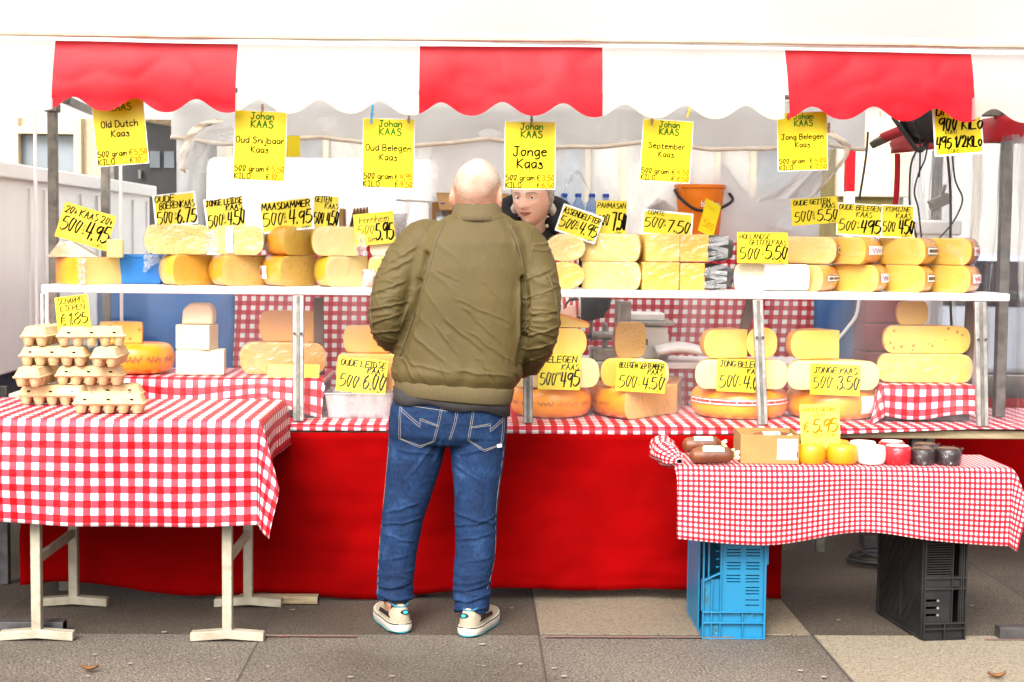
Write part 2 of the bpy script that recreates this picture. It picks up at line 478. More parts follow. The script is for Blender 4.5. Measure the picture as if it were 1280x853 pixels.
# ================================================================== ground
def ground_mat():
    m, t, b, out = nt('street_slabs')
    tc = t.nodes.new('ShaderNodeTexCoord')
    P = tc.outputs['Object']
    sp = t.nodes.new('ShaderNodeSeparateXYZ'); t.links.new(P, sp.inputs[0])
    def cell(k, o):
        a = N(t, 'ShaderNodeMath', operation='SUBTRACT'); t.links.new(sp.outputs[k], a.inputs[0]); a.inputs[1].default_value = o
        d = N(t, 'ShaderNodeMath', operation='DIVIDE'); t.links.new(a.outputs[0], d.inputs[0]); d.inputs[1].default_value = 1.043
        f = N(t, 'ShaderNodeMath', operation='FLOOR'); t.links.new(d.outputs[0], f.inputs[0])
        fr = N(t, 'ShaderNodeMath', operation='FRACT'); t.links.new(d.outputs[0], fr.inputs[0])
        pp = N(t, 'ShaderNodeMath', operation='PINGPONG'); t.links.new(fr.outputs[0], pp.inputs[0]); pp.inputs[1].default_value = .5
        return f.outputs[0], pp.outputs[0]
    fx, ex = cell(0, .266); fy, ey = cell(1, 5.665)
    cb = t.nodes.new('ShaderNodeCombineXYZ'); t.links.new(fx, cb.inputs[0]); t.links.new(fy, cb.inputs[1])
    wn = N(t, 'ShaderNodeTexWhiteNoise', noise_dimensions='2D'); t.links.new(cb.outputs[0], wn.inputs['Vector'])
    slab = ramp(t, [(0, (.088, .074, .060)), (.5, (.104, .089, .073)), (1, (.124, .106, .088))])
    t.links.new(wn.outputs['Value'], slab.inputs[0])
    # exposed aggregate
    v = N(t, 'ShaderNodeTexVoronoi', Scale=105); t.links.new(P, v.inputs['Vector'])
    ag = ramp(t, [(0, (1.5, 1.45, 1.38)), (.35, (1.0, .98, .95)), (.9, (.62, .6, .58))])
    t.links.new(v.outputs['Distance'], ag.inputs[0])
    n1 = N(t, 'ShaderNodeTexNoise', Scale=120, Detail=3); t.links.new(P, n1.inputs['Vector'])
    a2 = ramp(t, [(.34, (.46, .44, .42)), (.5, (.97, .97, .97)), (.66, (1.9, 1.85, 1.78))]); t.links.new(n1.outputs[0], a2.inputs[0])
    n2 = N(t, 'ShaderNodeTexNoise', Scale=1.1, Detail=6); t.links.new(P, n2.inputs['Vector'])
    a3 = ramp(t, [(.32, (.66, .62, .58)), (.5, (1, 1, 1)), (.68, (1.2, 1.2, 1.18))]); t.links.new(n2.outputs[0], a3.inputs[0])
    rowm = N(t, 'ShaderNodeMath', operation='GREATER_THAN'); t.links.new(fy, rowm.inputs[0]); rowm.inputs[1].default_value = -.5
    rowc = ramp(t, [(0, (1.15, 1.16, 1.17)), (1, (.58, .545, .50))]); t.links.new(rowm.outputs[0], rowc.inputs[0])  # back rows darker: partly slab tone, partly stall shade put into the colour
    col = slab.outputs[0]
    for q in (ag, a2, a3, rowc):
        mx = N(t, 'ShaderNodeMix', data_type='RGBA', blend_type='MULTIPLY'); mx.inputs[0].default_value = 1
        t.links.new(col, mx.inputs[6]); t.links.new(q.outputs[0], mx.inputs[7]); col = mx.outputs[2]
    mn = N(t, 'ShaderNodeMath', operation='MINIMUM'); t.links.new(ex, mn.inputs[0]); t.links.new(ey, mn.inputs[1])
    jr = ramp(t, [(.0028, (1, 1, 1)), (.0045, (0, 0, 0))]); t.links.new(mn.outputs[0], jr.inputs[0])
    mx = N(t, 'ShaderNodeMix', data_type='RGBA'); t.links.new(jr.outputs[0], mx.inputs[0]); t.links.new(col, mx.inputs[6])
    mx.inputs[7].default_value = (.03, .024, .02, 1)
    t.links.new(mx.outputs[2], b.inputs['Base Color'])
    b.inputs['Roughness'].default_value = .72
    bp = N(t, 'ShaderNodeBump', Strength=.5, Distance=.004); t.links.new(v.outputs['Distance'], bp.inputs['Height'])
    t.links.new(bp.outputs[0], b.inputs['Normal'])
    return m
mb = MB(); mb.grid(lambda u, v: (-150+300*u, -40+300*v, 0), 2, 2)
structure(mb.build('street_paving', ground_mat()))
M['light_slab'] = pm('light_aggregate', (.27, .225, .16), (.205, .168, .118), scale=60, rough=.75, bump=.4, bscale=160, specks=(75, .2, (.085, .06, .04)))
for n_, (x0, x1, y0, y1) in (('light_slab', (.272, 1.303, 5.672, 6.70)), ('pale_slab', (1.315, 2.35, 4.63, 5.66)), ('pale_slab_side', (2.362, 3.39, 4.63, 5.66))):
    mb = MB(); mb.box(((x0+x1)/2, (y0+y1)/2, .001), (x1-x0, y1-y0, .006))
    structure(mb.build('paving_slab', M['light_slab'] if n_ != 'light_slab' else pm('tan_aggregate', (.20, .16, .11), (.15, .118, .078), scale=60, rough=.75, bump=.4, bscale=160, specks=(75, .2, (.06, .04, .027)))))
# faded red chalk lines along the joint and chewing gum dots
M['chalk'] = pm('red_chalk', (.2, .085, .07), (.14, .1, .08), scale=40, rough=.9, lo=.4, hi=.6)
for xa, xb, yy in ((-1.0, -.42, 5.62), (.29, 1.0, 5.62), (1.95, 2.6, 5.60)):
    mb = MB(); mb.grid(lambda u, v: (xa+(xb-xa)*u, yy+.028*(v-.5)*(.7+.5*nz(u*9, 3)), .0062), 24, 1)
    structure(mb.build('chalk_line', M['chalk']))
M['gum'] = pm('gum', (.36, .33, .28), (.26, .23, .19), rough=.8)
gums = [(60, 828), (268, 823), (118, 818), (163, 829), (438, 846), (545, 817), (604, 832), (693, 835), (603, 805), (366, 762), (1048, 775), (1085, 760), (1215, 757), (1030, 846), (800, 826), (930, 833), (110, 845), (205, 790), (1095, 838), (1170, 832), (260, 849), (335, 833), (490, 845), (650, 830), (705, 845), (1000, 838), (1120, 822), (640, 760)]
for i, (px, py) in enumerate(gums):
    p = atz(px, py, .0075)
    mb = MB(); r_ = random.uniform(.004, .011)
    mb.add([(p.x+r_*1.2*math.cos(a)*random.uniform(.7, 1.1), p.y+r_*math.sin(a)*random.uniform(.7, 1.1), .0076) for a in [2*PI*k/11 for k in range(11)]], [tuple(range(11))])
    tag(mb.build('chewing_gum', M['gum'], smooth=0), 'flattened pale chewing gum stuck to the street slabs', 'chewing gum', 'chewing gum spots')
M['leaf'] = pm('dry_leaf', (.2, .085, .025), (.12, .05, .02), rough=.8)
for px, py, lb in ((112, 837, 'curled brown leaf on the slab in front of the egg table'), (1246, 846, 'small brown leaf on the pale slab by the black crate')):
    p = atz(px, py, .012)
    mb = MB(); mb.grid(lambda u, v: (p.x+.06*(u-.5), p.y+.03*(v-.5)*math.sin(PI*min(max(u, .02), .98))**.6, .009+.02*abs(v-.5)+.012*(u-.5)**2*4), 8, 4)
    tag(mb.build('fallen_leaf', M['leaf'], solid=.001), lb, 'leaf')

# ================================================================== background street
BW = pm('facade_grey', (.46, .44, .40), (.38, .36, .32), scale=.7, rough=.8, bump=.2)
BC = pm('facade_cream', (.62, .52, .36), (.55, .45, .3), scale=1.2, rough=.7)
DK = pm('charcoal_paint', (.055, .053, .055), (.04, .038, .04), scale=3, rough=.5)
# cafe on the left
cafe = thing('cafe_building', 'cream shopfront with a dark door behind the white trailer', 'building', (-4.6, 13.0, 0))
def cx(px, py): 
    p = at(px, py, 13.0); return p.x+4.6, p.z
xw0, zt = cx(18, 160); xw1, zb = cx(103, 245)
mb = MB()
mb.box((xw0-1.5, .2, 2.2), (3.0, .4, 4.4)); mb.box(((xw0+xw1)/2, .2, (zt+4.4)/2), (xw1-xw0, .4, 4.4-zt)); mb.box(((xw0+xw1)/2, .2, zb/2-.15), (xw1-xw0, .4, zb-.3))
xe = cx(126, 200)[0]
mb.box(((xw1+xe)/2, .2, 2.2), (xe-xw1, .4, 4.4))
mb.build('wall', BC, cafe)
mb = MB()
for x in (xw0+.02, xw1-.02): mb.box((x, -.03, (zt+zb)/2), (.06, .09, zt-zb+.3))
mb.box(((xw0+xw1)/2, -.028, zt-.02), (xw1-xw0, .085, .06)); mb.box(((xw0+xw1)/2, -.028, zt-.42), (xw1-xw0, .07, .04))
wfm = mb.build('window', BC, cafe)
mb = MB(); mb.box(((xw0+xw1)/2, .05, zt-.21), (xw1-xw0, .02, .42)); mb.build('pane', M['grey_glass'], wfm)
mb = MB(); mb.box(((xw0+xw1)/2, .33, (zt+zb)/2-.3), (xw1-xw0, .02, zt-zb+.6)); mb.build('interior', M['glass_dark'], wfm)
mb = MB()
for i, f in enumerate((.22, .42, .52, .7, .83, .95)):
    x = xw0+(xw1-xw0)*f
    mb.lathe([(.0, zb-.1), (.05, zb-.1), (.055, zb+.05+.02*(i % 3)), (.03, zb+.11+.02*(i % 3)), (.035, zb+.15+.02*(i % 3)), (.0, zb+.16+.02*(i % 3))], 12, (x, .18, 0))
mb.build('jars', M['steel_light'], wfm)
x0 = cx(126, 200)[0]; x1 = cx(262, 200)[0]; zdt = cx(200, 150)[1]
mb = MB(); mb.box(((x0+x1)/2, .22, 1.2+(zdt-2.4)/2), (x1-x0, .3, zdt)); 
door = mb.build('door', DK, cafe)
mb = MB()
for px in (192, 210): 
    a = cx(px, 187)[0]; mb.box((a, .06, cx(0, 197)[1]), (.085, .03, cx(0, 186)[1]-cx(0, 207)[1]))
mb.build('door_light', M['grey_glass'], door)
mb = MB(); mb.box((cx(174, 215)[0], .04, cx(0, 216)[1]), (.02, .06, .07)); mb.build('handle', M['steel_light'], door)
mb = MB(); mb.box(((x0+x1)/2, .2, (zdt+4.4)/2), (x1-x0, .4, 4.4-zdt)); mb.build('lintel', BW, cafe)
# neighbour's white awning behind the left end
aw = thing('white_awning', 'white market awning behind the left end of the cheese stall', 'awning', (-4.2, 10.3, 0))
def ax(px, py, Y=10.3):
    p = at(px, py, Y); return p.x+4.2, p.z
a0 = ax(-60, 60); a1 = ax(265, 150)
mb = MB(); mb.box(((a0[0]+a1[0])/2, .02, (a0[1]+a1[1])/2+.1), (a1[0]-a0[0], .04, a0[1]-a1[1]+.2)); mb.build('valance', M['white_tarp'], aw, bevel=.01)
mb = MB(); mb.box(((a0[0]+a1[0])/2, 1.3, a0[1]+.35), (a1[0]-a0[0], 2.5, .03), Matrix.Rotation(.12, 3, 'X')); mb.build('canopy', M['white_tarp'], aw)
mb = MB()
for px in (132,): mb.bar((ax(px, 200)[0], .12, 0), (ax(px, 100)[0], .12, a1[1]+.3), .06, .06)
mb.build('pole', M['steel'], aw)
mb = MB(); mb.bar((ax(172, 150)[0], .1, a1[1]+.02), (ax(235, 165)[0], .5, a1[1]-.02), .05, .09); mb.build('beam', M['wood'], aw)
# white trailer on the left
tr = thing('market_trailer', 'white panelled market trailer along the left end of the stall', 'trailer', (-2.1, 6.3, 0))
zt_ = 1.765
mb = MB()
mb.box((-.75, 1.55, (zt_+.86)/2), (1.5, 4.3, zt_-.86))
mb.build('body', M['white_paint'], tr, bevel=.01)
mb = MB(); mb.box((-.745, 1.55, zt_+.012), (1.57, 4.36, .07)); mb.build('top_rail', M['white_paint'], tr, bevel=.008)
mb = MB()
for y in (.35, 1.0, 1.25, 1.95, 2.3, 3.2, 3.6): mb.box((.004, y, 1.3), (.012, .035, .82))
mb.build('panel_seam', M['white_paint'], tr, bevel=.003)
mb = MB(); mb.box((-.75, 1.55, .80), (1.4, 4.0, .1)); mb.build('chassis', M['dark_steel'], tr)
for y in (.5, 2.6):
    mb = MB(); mb.lathe([(0, -.09), (.2, -.09), (.29, -.06), (.3, 0), (.29, .06), (.2, .09), (0, .09)], 28, (-.14, y, .302), m=Matrix.Rotation(PI/2, 3, 'Y')); mb.build('wheel', M['black_plastic'], tr)
mb = MB(); mb.bar((-.7, -.45, .84), (-.7, -.45, .0), .07, .07); mb.build('prop_leg', M['dark_steel'], tr)
# shop front far behind the stall
sh = thing('shop_building', 'grey shop building seen blurred through the clear rear sheet', 'building', (0, 17, 0))
mb = MB(); mb.box((1.0, .3, 3.4), (11, .6, 6.8)); mb.build('wall', BW, sh)
for i in range(7):
    x = -3.6+1.45*i
    fm = MB(); fm.box((x, -.03, 2.0), (1.12, .08, 1.9)); f = fm.build('window', BC, sh)
    g = MB(); g.box((x, -.06, 2.0), (.98, .06, 1.76)); g.build('pane', M['grey_glass'] if i % 2 else BW, f)
mb = MB(); mb.box((1, -.12, 3.35), (10.8, .2, .35)); mb.build('fascia', BC, sh)
# white van behind the left half of the stall
van = thing('delivery_van', 'white delivery van seen from the rear behind the left half of the stall', 'van', (-.08, 12.4, 0), PI/2)
mb = MB()
prof = [(-1.6, .35), (2.0, .35), (2.0, .95), (1.75, 1.15), (1.2, 1.95), (1.0, 2.05), (-1.55, 2.05), (-1.6, 1.95)]
mb.prism(prof, 0, 1.8); mb.build('body', M['white_paint'], van, bevel=.05)
for y in (.47, 1.33):
    mb = MB(); mb.box((-1.606, y, 1.2), (.03, .84, 1.45)); d_ = mb.build('rear_door', M['white_paint'], van, bevel=.012)
    mb = MB(); mb.box((-1.624, y+(.3 if y < .9 else -.3), 1.05), (.02, .05, .16)); mb.build('handle', M['black_plastic'], d_)
for y in (.07, 1.73):
    mb = MB(); mb.box((-1.606, y, 1.0), (.03, .09, .42)); mb.build('tail_light', M['red_tarp'], van, bevel=.01)
for x in (-1.0, 1.35):
    for y in (.08, 1.72):
        mb = MB(); mb.lathe([(0, -.1), (.25, -.1), (.33, -.07), (.34, 0), (.33, .07), (.25, .1), (0, .1)], 28, (x, y, .342), m=Matrix.Rotation(PI/2, 3, 'X')); mb.build('wheel', M['black_plastic'], van)
# neighbour on the right: a blue covered stall and a hatchback
ns = thing('blue_stall', 'blue tarpaulin stall seen through the clear right side sheet', 'market stall', (5.6, 10.5, 0))
mb = MB(); mb.grid(lambda u, v: (-1.3+2.6*u, .05*nz(u*7, v*4), .05+1.35*v), 26, 14); mb.build('skirt', M['blue_tarp'], ns, solid=.004)
mb = MB(); mb.grid(lambda u, v: (-1.5+3*u, -.3+2.0*v, 2.3+.5*math.sin(PI*v)), 8, 10); mb.build('roof', M['red_tarp'], ns, solid=.004)
for x in (-1.4, 1.4):
    mb = MB(); mb.bar((x, 0, 0), (x, 0, 2.4), .05, .05); mb.build('pole', M['steel'], ns)
car = thing('parked_car', 'pale silver car parked behind the clear side sheet', 'car', (4.5, 13.6, 0))
CARM = pm('car_paint', (.5, .52, .55), (.46, .48, .5), rough=.25, metallic=.3, coat=.6)
mb = MB(); mb.prism([(-2, .3), (2, .3), (2.05, .75), (1.3, .9), (.75, 1.4), (-1.0, 1.42), (-1.8, .95), (-2.05, .85)], 0, 1.6); mb.build('body', CARM, car, bevel=.07, seg=3)
mb = MB(); mb.prism([(1.1, .92), (.68, 1.33), (-.95, 1.35), (-1.55, .95)], -.01, .02); mb.build('side_window', M['glass_dark'], car)
for x in (-1.25, 1.3):
    mb = MB(); mb.lathe([(0, -.09), (.22, -.09), (.29, -.06), (.3, 0), (.29, .06), (.22, .09), (0, .09)], 28, (x, .06, .302), m=Matrix.Rotation(PI/2, 3, 'X')); mb.build('wheel', M['black_plastic'], car)
# red and white pole plus olive shutter behind the right part
pl = thing('striped_pole', 'red and white marker pole behind the rear sheet', 'pole', (at(1060, 300, 9.2).x, 9.2, 0))
for k in range(5):
    mb = MB(); mb.box((0, 0, .3+.6*k), (.055, .055, .6)); mb.build('band', M['red_tarp'] if k % 2 else M['white_paint'], pl)
ol = thing('olive_kiosk', 'olive green kiosk with a cream top behind the cables', 'kiosk', (at(1088, 300, 14.5).x, 14.5, 0))
OLV = pm('olive_paint', (.2, .15, .03), (.14, .1, .02), scale=3, rough=.6)
mb = MB(); mb.box((0, .5, 1.2), (.62, 1, 2.4)); mb.build('body', OLV, ol, bevel=.01)
mb = MB(); mb.box((0, -.03, 2.3), (.7, .1, .75)); mb.build('sign_panel', BC, ol, bevel=.01)

# ================================================================== the stall
ST = thing('market_stall', 'long cheese stall with red and white scalloped canopy and steel frame', 'market stall', (0, 6.25, 0))
SO = Vector((0, 6.25, 0))
CT = .725                # counter top
SH = 1.285               # shelf top
YF, YB = 5.95, 8.3
def loc(px, py, Y): return at(px, py, Y)-SO
# roof: two translucent slopes
mb = MB()
def roof(u, v):
    y = YF+(YB-YF)*v
    z = 2.252+.42*(1-abs(2*v-1))**.9+.012*nz(u*9, v*7)
    return (-1.9+4.4*u, y-6.25, z)
mb.grid(roof, 40, 16)
mb.build('roof', M['white_tarp'], ST, smooth=60)
# scalloped valance panels
edges = [-160, 69, 298, 524, 753, 980, 1213, 1440]
red_sag = {1: (0, 0), 3: (0, 0), 5: (0, 0)}
for i in range(7):
    pa, pb = edges[i], edges[i+1]
    xa = at(pa, 100, YF).x; xb = at(pb, 100, YF).x
    xa += .001; xb -= .001
    def val(u, v, i=i, xa=xa, xb=xb):
        x = xa+(xb-xa)*u
        ph = (u*3.0-.36)*2*PI
        zb_ = 1.995+.026*math.cos(ph+.25*math.sin(ph))+.006*nz(x*3, 5)
        zt_ = 2.238+.004*math.sin(x*2)
        z = zb_+(zt_-zb_)*v
        y = YF-6.25-.03+.03*v+.008*math.sin(x*5.1+i)*(1-v)+.007*nz(x*4, z*5, i)+.004*(1-abs(nz(x*5+z*3, z*9, i+4)))**5-.012*math.sin(PI*v)*(1 if i % 2 else .4)
        x += (.018*(1-v) if i == 5 else (-.008*(1-v) if i == 1 else 0))
        return (x, y, z)
    mb = MB(); mb.grid(val, 60, 14)
    mb.build('valance_panel', M['red_tarp'] if i % 2 else M['white_tarp'], ST, smooth=180)
# raised front flap with a rolled hem
def flap(u, v):
    x = -3.2+6.6*u
    return (x, YF-6.25-.03+.20*v+.01*nz(x*2, v*3), 2.274+.75*v+.004*math.sin(x*1.3))
mb = MB(); mb.grid(flap, 50, 8); fl = mb.build('front_flap', M['white_tarp'], ST, smooth=80)
mb = MB(); mb.tube([(-3.2+.1*k, YF-6.25-.035, 2.268+.004*math.sin((-3.2+.1*k)*1.3)+.002*nz(k*.6)) for k in range(67)], .017, 10); mb.build('hem', M['cream_hem'], fl)
# rear: opaque white upper band with sagging lower edge, clear sheet, red-edged band
def rband(u, v):
    x = -1.62+3.75*u
    sag = .045*abs(math.sin(u*PI*4.2+.3))
    zb_ = 2.035-sag+.01*nz(u*20)
    return (x, YB-6.25-.03+.02*math.sin(u*60)*(1-v)+.03*nz(u*12, v*3), zb_+(2.30-zb_)*v)
mb = MB(); mb.grid(rband, 90, 8); rb = mb.build('rear_valance', M['white_tarp'], ST, smooth=80)
mb = MB(); mb.tube([Vector(rband(k/90, 0))+Vector((0, -.012, 0)) for k in range(91)], .012, 8); mb.build('hem', M['cream_hem'], rb)
def rsheet(u, v):
    x = -1.6+3.5*u
    z = .95+1.25*v
    return (x, YB-6.25+.03*nz(u*6, v*2, 3)+.02*math.sin(u*40+3*v)*(1-.6*v), z)
mb = MB(); mb.grid(rsheet, 80, 20); mb.build('rear_sheet', M['film_back'], ST, smooth=180)
# torn-back corner of the rear sheet on the left: bunched cream fabric
for cpts, sg in (([(272, 148, 8.0), (246, 156, 8.0), (233, 170, 7.98), (226, 192, 7.97), (224, 212, 7.97)], 1), ([(1040, 163, 8.05), (1063, 182, 8.03), (1054, 204, 8.02), (1036, 226, 8.02), (1020, 244, 8.02)], -1)):
    cpath = catmull([loc(*q) for q in cpts], 6); nn_ = len(cpath)
    def corner(u, v, cpath=cpath, sg=sg, nn_=nn_):
        k = min(int(u*(nn_-1)), nn_-2); p = cpath[k].lerp(cpath[k+1], u*(nn_-1)-k)
        return (p.x+sg*v*(.22+.10*u), p.y+.03*math.sin(v*14+u*4)+.03*v, p.z-v*(.04+.10*(1-u))+.012*nz(u*6, v*6))
    mb = MB(); mb.grid(corner, 30, 20); fo = mb.build('folded_corner', M['film_back'], ST, smooth=180)
    mb = MB()
    def strip(u, v, cpath=cpath, sg=sg, nn_=nn_):
        k = min(int(u*(nn_-1)), nn_-2); p = cpath[k].lerp(cpath[k+1], u*(nn_-1)-k)
        return (p.x+sg*v*.035+.004*nz(u*14, v), p.y-.006+.010*math.sin(u*23+v*3), p.z-v*.018+.004*nz(u*17, v*3, 2))
    mb.grid(strip, 40, 4); mb.build('hem', M['cream_hem'], fo, smooth=180, solid=.0015)
# side sheet on the right, red top band
XS = 2.27
def sside(u, v):
    y = 5.75+(YB-5.75)*u
    z = .72+1.24*v
    return (XS+.03+.03*nz(u*7, v*3, 9)+.018*math.sin(u*50+2*v), y-6.25, z)
mb = MB(); mb.grid(sside, 80, 24); ss = mb.build('side_sheet', M['film_side'], ST, smooth=180)
def sband(u, v):
    y = 5.75+(YB-5.75)*u
    return (XS+.024+.02*nz(u*7, v*3, 9)+.01*math.sin(u*30), y-6.25, 1.92+.11*v+.06*u)
mb = MB(); mb.grid(sband, 50, 4); mb.build('side_band', M['red_tarp'], ST, solid=.003, smooth=180)
def sedge(u, v):
    return (XS-.02-.12*u**2+.03*v, YB-6.25-.2-.12*u, 1.97-.75*u)
mb = MB(); mb.grid(sedge, 16, 3); mb.build('sheet_edge', M['red_tarp'], ST, solid=.003, smooth=180)
mb = MB(); mb.tube([loc(1105, 172, 8.1), loc(1185, 140, 7.2)], .028, 12); mb.build('rolled_band', M['red_tarp'], ST)
mb = MB(); mb.bar(loc(1092, 180, 8.2), loc(1116, 169, 8.0), .04, .05); mb.build('corner_bracket', M['steel'], ST, bevel=.006)
# steel posts (square tube) and rails
def post(px, pyt, pyb, Y, wpx, mat='steel', cap=False, name='pole', zbot=None):
    a = loc(px, pyt, Y); b_ = loc(px, pyb, Y); wd = wpx/ppm(Y)
    x = (a.x+b_.x)/2
    zb_ = b_.z if zbot is None else zbot
    mb = MB(); mb.bar((x, a.y, zb_), (x, a.y, a.z), wd, wd)
    o = mb.build(name, M[mat], ST, bevel=.004)
    if cap:
        k = MB(); k.bar((x, a.y, a.z-.002), (x, a.y, a.z+.035), wd*1.5, wd*1.5); k.build('cap', M['steel'], o, bevel=.005)
    return o
post(67, 140, 415, 6.66, 11, cap=True, zbot=0)
post(1254, 150, 520, 6.66, 13, cap=True, zbot=CT+.004)
post(1171, 188, 290, 7.6, 11, zbot=0)
post(132, 200, 270, 7.9, 10, zbot=0)
post(45, 137, 410, 6.9, 4, 'white_paint', zbot=0)
post(151, 205, 305, 7.3, 4, 'white_paint', zbot=.9)
mb = MB(); mb.bar(loc(80, 124, 6.66), loc(118, 141, 7.9), .035, .05); mb.build('roof_strut', M['steel'], ST, bevel=.004)
for yy in (6.05, 6.66, 8.2):
    mb = MB(); mb.tube([(-2.4, yy-6.25, 2.42 if yy > 6.5 and yy < 7 else (2.27 if yy > 7 else 2.06)), (2.6, yy-6.25, 2.42 if yy > 6.5 and yy < 7 else (2.27 if yy > 7 else 2.06))], .012 if yy > 6.1 else .003, 8)
    mb.build('rail' if yy > 6.1 else 'line', M['steel'], ST)
mb = MB(); mb.bar(loc(1215, 140, 6.66), loc(1265, 140, 6.66), .04, .04); mb.build('rail', M['steel'], ST, bevel=.004)
# shelf on posts
xl = at(52, 360, 6.38).x; xr = at(1262, 366, 6.38).x
mb = MB(); mb.box(((xl+xr)/2, 6.52-6.25, SH-.016), (xr-xl, .30, .032)); mb.build('shelf', M['white_paint'], ST, bevel=.006)
def spost(px, pyt, pyb, wpx=13, mat='steel_light', lean=0):
    a = loc(px+lean, pyt, 6.36); b_ = loc(px, pyb, 6.30)
    wd = wpx/ppm(6.34)
    mb = MB(); mb.bar((b_.x, b_.y, CT+.004), (a.x, a.y, SH-.034), wd, .02)
    o = mb.build('screen_post', M[mat], ST, bevel=.003)
    k = MB()
    for s in (-1, 1): 
        z = SH-.19; x = b_.x+(a.x-b_.x)*.75
        k.lathe([(0, 0), (.006, 0), (.006, .005), (0, .006)], 8, (x+s*wd*.3, b_.y-.012+.02*.75+.02, z), m=Matrix.Rotation(PI/2, 3, 'X'))
    k.build('bolt', M['dark_steel'], o)
    k = MB(); k.bar((b_.x, b_.y-.0115, CT+.006), (a.x, a.y-.0115, SH-.036), wd*.3, .004); k.build('channel', M['steel'], o, bevel=.001)
spost(373, 372, 524, 14); spost(953, 376, 545, 13, lean=-6); spost(1228, 376, 532, 15, lean=-3); spost(660, 372, 532, 12); spost(56, 366, 415, 9, 'white_paint')
# plywood posts just behind, dark wood
for a, b_ in (((398, 372), (400, 500)), ((940, 374), (925, 430)), ((1214, 376), (1208, 480))):
    mb = MB(); mb.bar(loc(*b_, 6.62), loc(*a, 6.62), .042, .03)
    mb.build('back_strut', pm('brown_post', (.13, .07, .05), (.09, .05, .035), rough=.7, bump=.2), ST, bevel=.003)
# clear screen from counter to shelf: hanging, slightly billowing panels
for pa, pb in ((60, 366), (380, 654), (666, 946), (960, 1221)):
    xa = at(pa, 450, 6.33).x; xb = at(pb, 450, 6.33).x
    def scr(u, v, xa=xa, xb=xb, pa=pa):
        x = xa+(xb-xa)*u; z = CT+.02+(SH-.05-CT)*v
        return (x, 6.29-6.25+.06*v-.006-.02*math.sin(PI*v)*(.5+.5*nz(u*3, pa))+.008*nz(u*6, v*2, pa)-(.02*(1-v)**6), z)
    mb = MB(); mb.grid(scr, 40, 20); mb.build('clear_screen', M['film_front'], ST, smooth=180)
# counter board with trestle bits
mb = MB(); mb.box((.5, 6.25+.44-6.25, CT-.028), (4.9, .84, .035)); mb.build('counter_board', M['wood'], ST, bevel=.004)
for px in (1145,):
    a = loc(px, 550, 6.5); mb = MB(); mb.bar((a.x, a.y, CT-.16), (a.x, a.y, CT-.046), .05, .05); mb.build('bracket', M['dark_steel'], ST, bevel=.003)
mb = MB(); mb.bar(loc(1128, 552, 6.55), loc(1092, 588, 6.55), .035, .03); mb.build('brace', M['dark_steel'], ST, bevel=.003)
for x in (-1.7, -.2, 1.3, 2.8):
    for y in (.12, .78):
        mb = MB(); mb.bar((x, y, 0), (x, y, CT-.046), .045, .045); mb.build('counter_leg', M['steel'], ST, bevel=.003)

# ---------------------------------------------------------------- cloths
def cloth_rect(name, x0, x1, y0, y1, z, dr, mat, label, cat, res=.02, wob=.012, front=None, bulge=.34, seed=0, smooth=80, thick=.0015, rightfn=None, er=.012):
    """cloth lying on a table top and hanging over its edges; dr = drops (left, right, front, back)"""
    L, Rr, F, B = dr
    mb = MB()
    W = x1-x0+L+Rr; D = y1-y0+F+B
    nu = int(W/res); nv = int(D/res)
    def f(u, v):
        s = x0-L+W*u; t = y0-F+D*v
        dx = x0-s if s < x0 else (s-x1 if s > x1 else 0); sx = -1 if s < x0 else 1
        dy = y0-t if t < y0 else (t-y1 if t > y1 else 0); sy = -1 if t < y0 else 1
        bx = min(max(s, x0), x1); by = min(max(t, y0), y1)
        if front and t < y0: dy *= front(bx)
        d = math.hypot(dx, dy)
        if d == 0:
            return (s, t, z+.0025*nz(s*5, t*5, seed)+.001)
        ph = math.atan2(dy, dx)
        out = er*(1-math.exp(-d/er))
        k = math.sin(2*ph)**2 if dx > 0 and dy > 0 else 0
        out += bulge*d*k
        # ripples grow down the drop
        rp = wob*min(d/.2, 1.4)*(nz(s*4.5, t*4.5, seed+3)+.6*math.sin((bx*sx if dy > 0 else by)*9+seed))
        out += max(rp+wob*.5*min(d/.2, 1), -.004) if d > .012 else 0
        drop = math.sqrt(max(d*d-(bulge*d*k)**2, 0))
        return (bx+sx*out*math.cos(ph), by+sy*out*math.sin(ph), z-max(drop-.4*er, 0)+.001)
    mb.grid(f, nu, nv, lambda u, v: (W*u, D*v))
    o = mb.build(name, M[mat], None, smooth=smooth, solid=thick)
    return tag(o, label, cat)
# cloth over the counter; its drop shrinks to nothing towards the right end
def cfront(x):
    if x < 1.45: return 1+.12*math.sin(x*3.1)
    return max(.08, 1-(x-1.45)/.75)
xcr = at(1262, 540, 6.3).x
counter_cloth = cloth_rect('counter_cloth', -1.86, 2.62, 6.245, 7.05, CT, (.02, .03, .034, .05), 'gingham_big', 'red and white gingham oilcloth spread over the long counter', 'tablecloth', res=.022, wob=.004, front=cfront, bulge=.2, seed=2)
# red skirt hanging from the counter
xs0 = at(27, 650, 6.24).x; xs1 = at(977, 650, 6.24).x
def skirt(u, v):
    x = xs0+(xs1-xs0)*u
    zb_ = .035+.022*math.sin(u*9+1.2)+.012*math.sin(u*23)+.03*max(0, u-.86)*0
    z = zb_+(.695-zb_)*v
    return (x, 6.216+.010*nz(u*5, v*3)+.020*(1-.7*v)*math.sin(u*26+1.5*v+2*nz(u*6, v*2))+.012*(1-abs(nz(u*16, v*2.5, 3)))**4-.009*(1-abs(nz(u*6, v*9, 7)))**6-.012*(1-v), z)
mb = MB(); mb.grid(skirt, 120, 24)
tag(mb.build('counter_skirt', M['red_cloth'], None, smooth=180, solid=.003), 'plain red cloth skirt hanging from the counter front to the ground', 'cloth skirt')
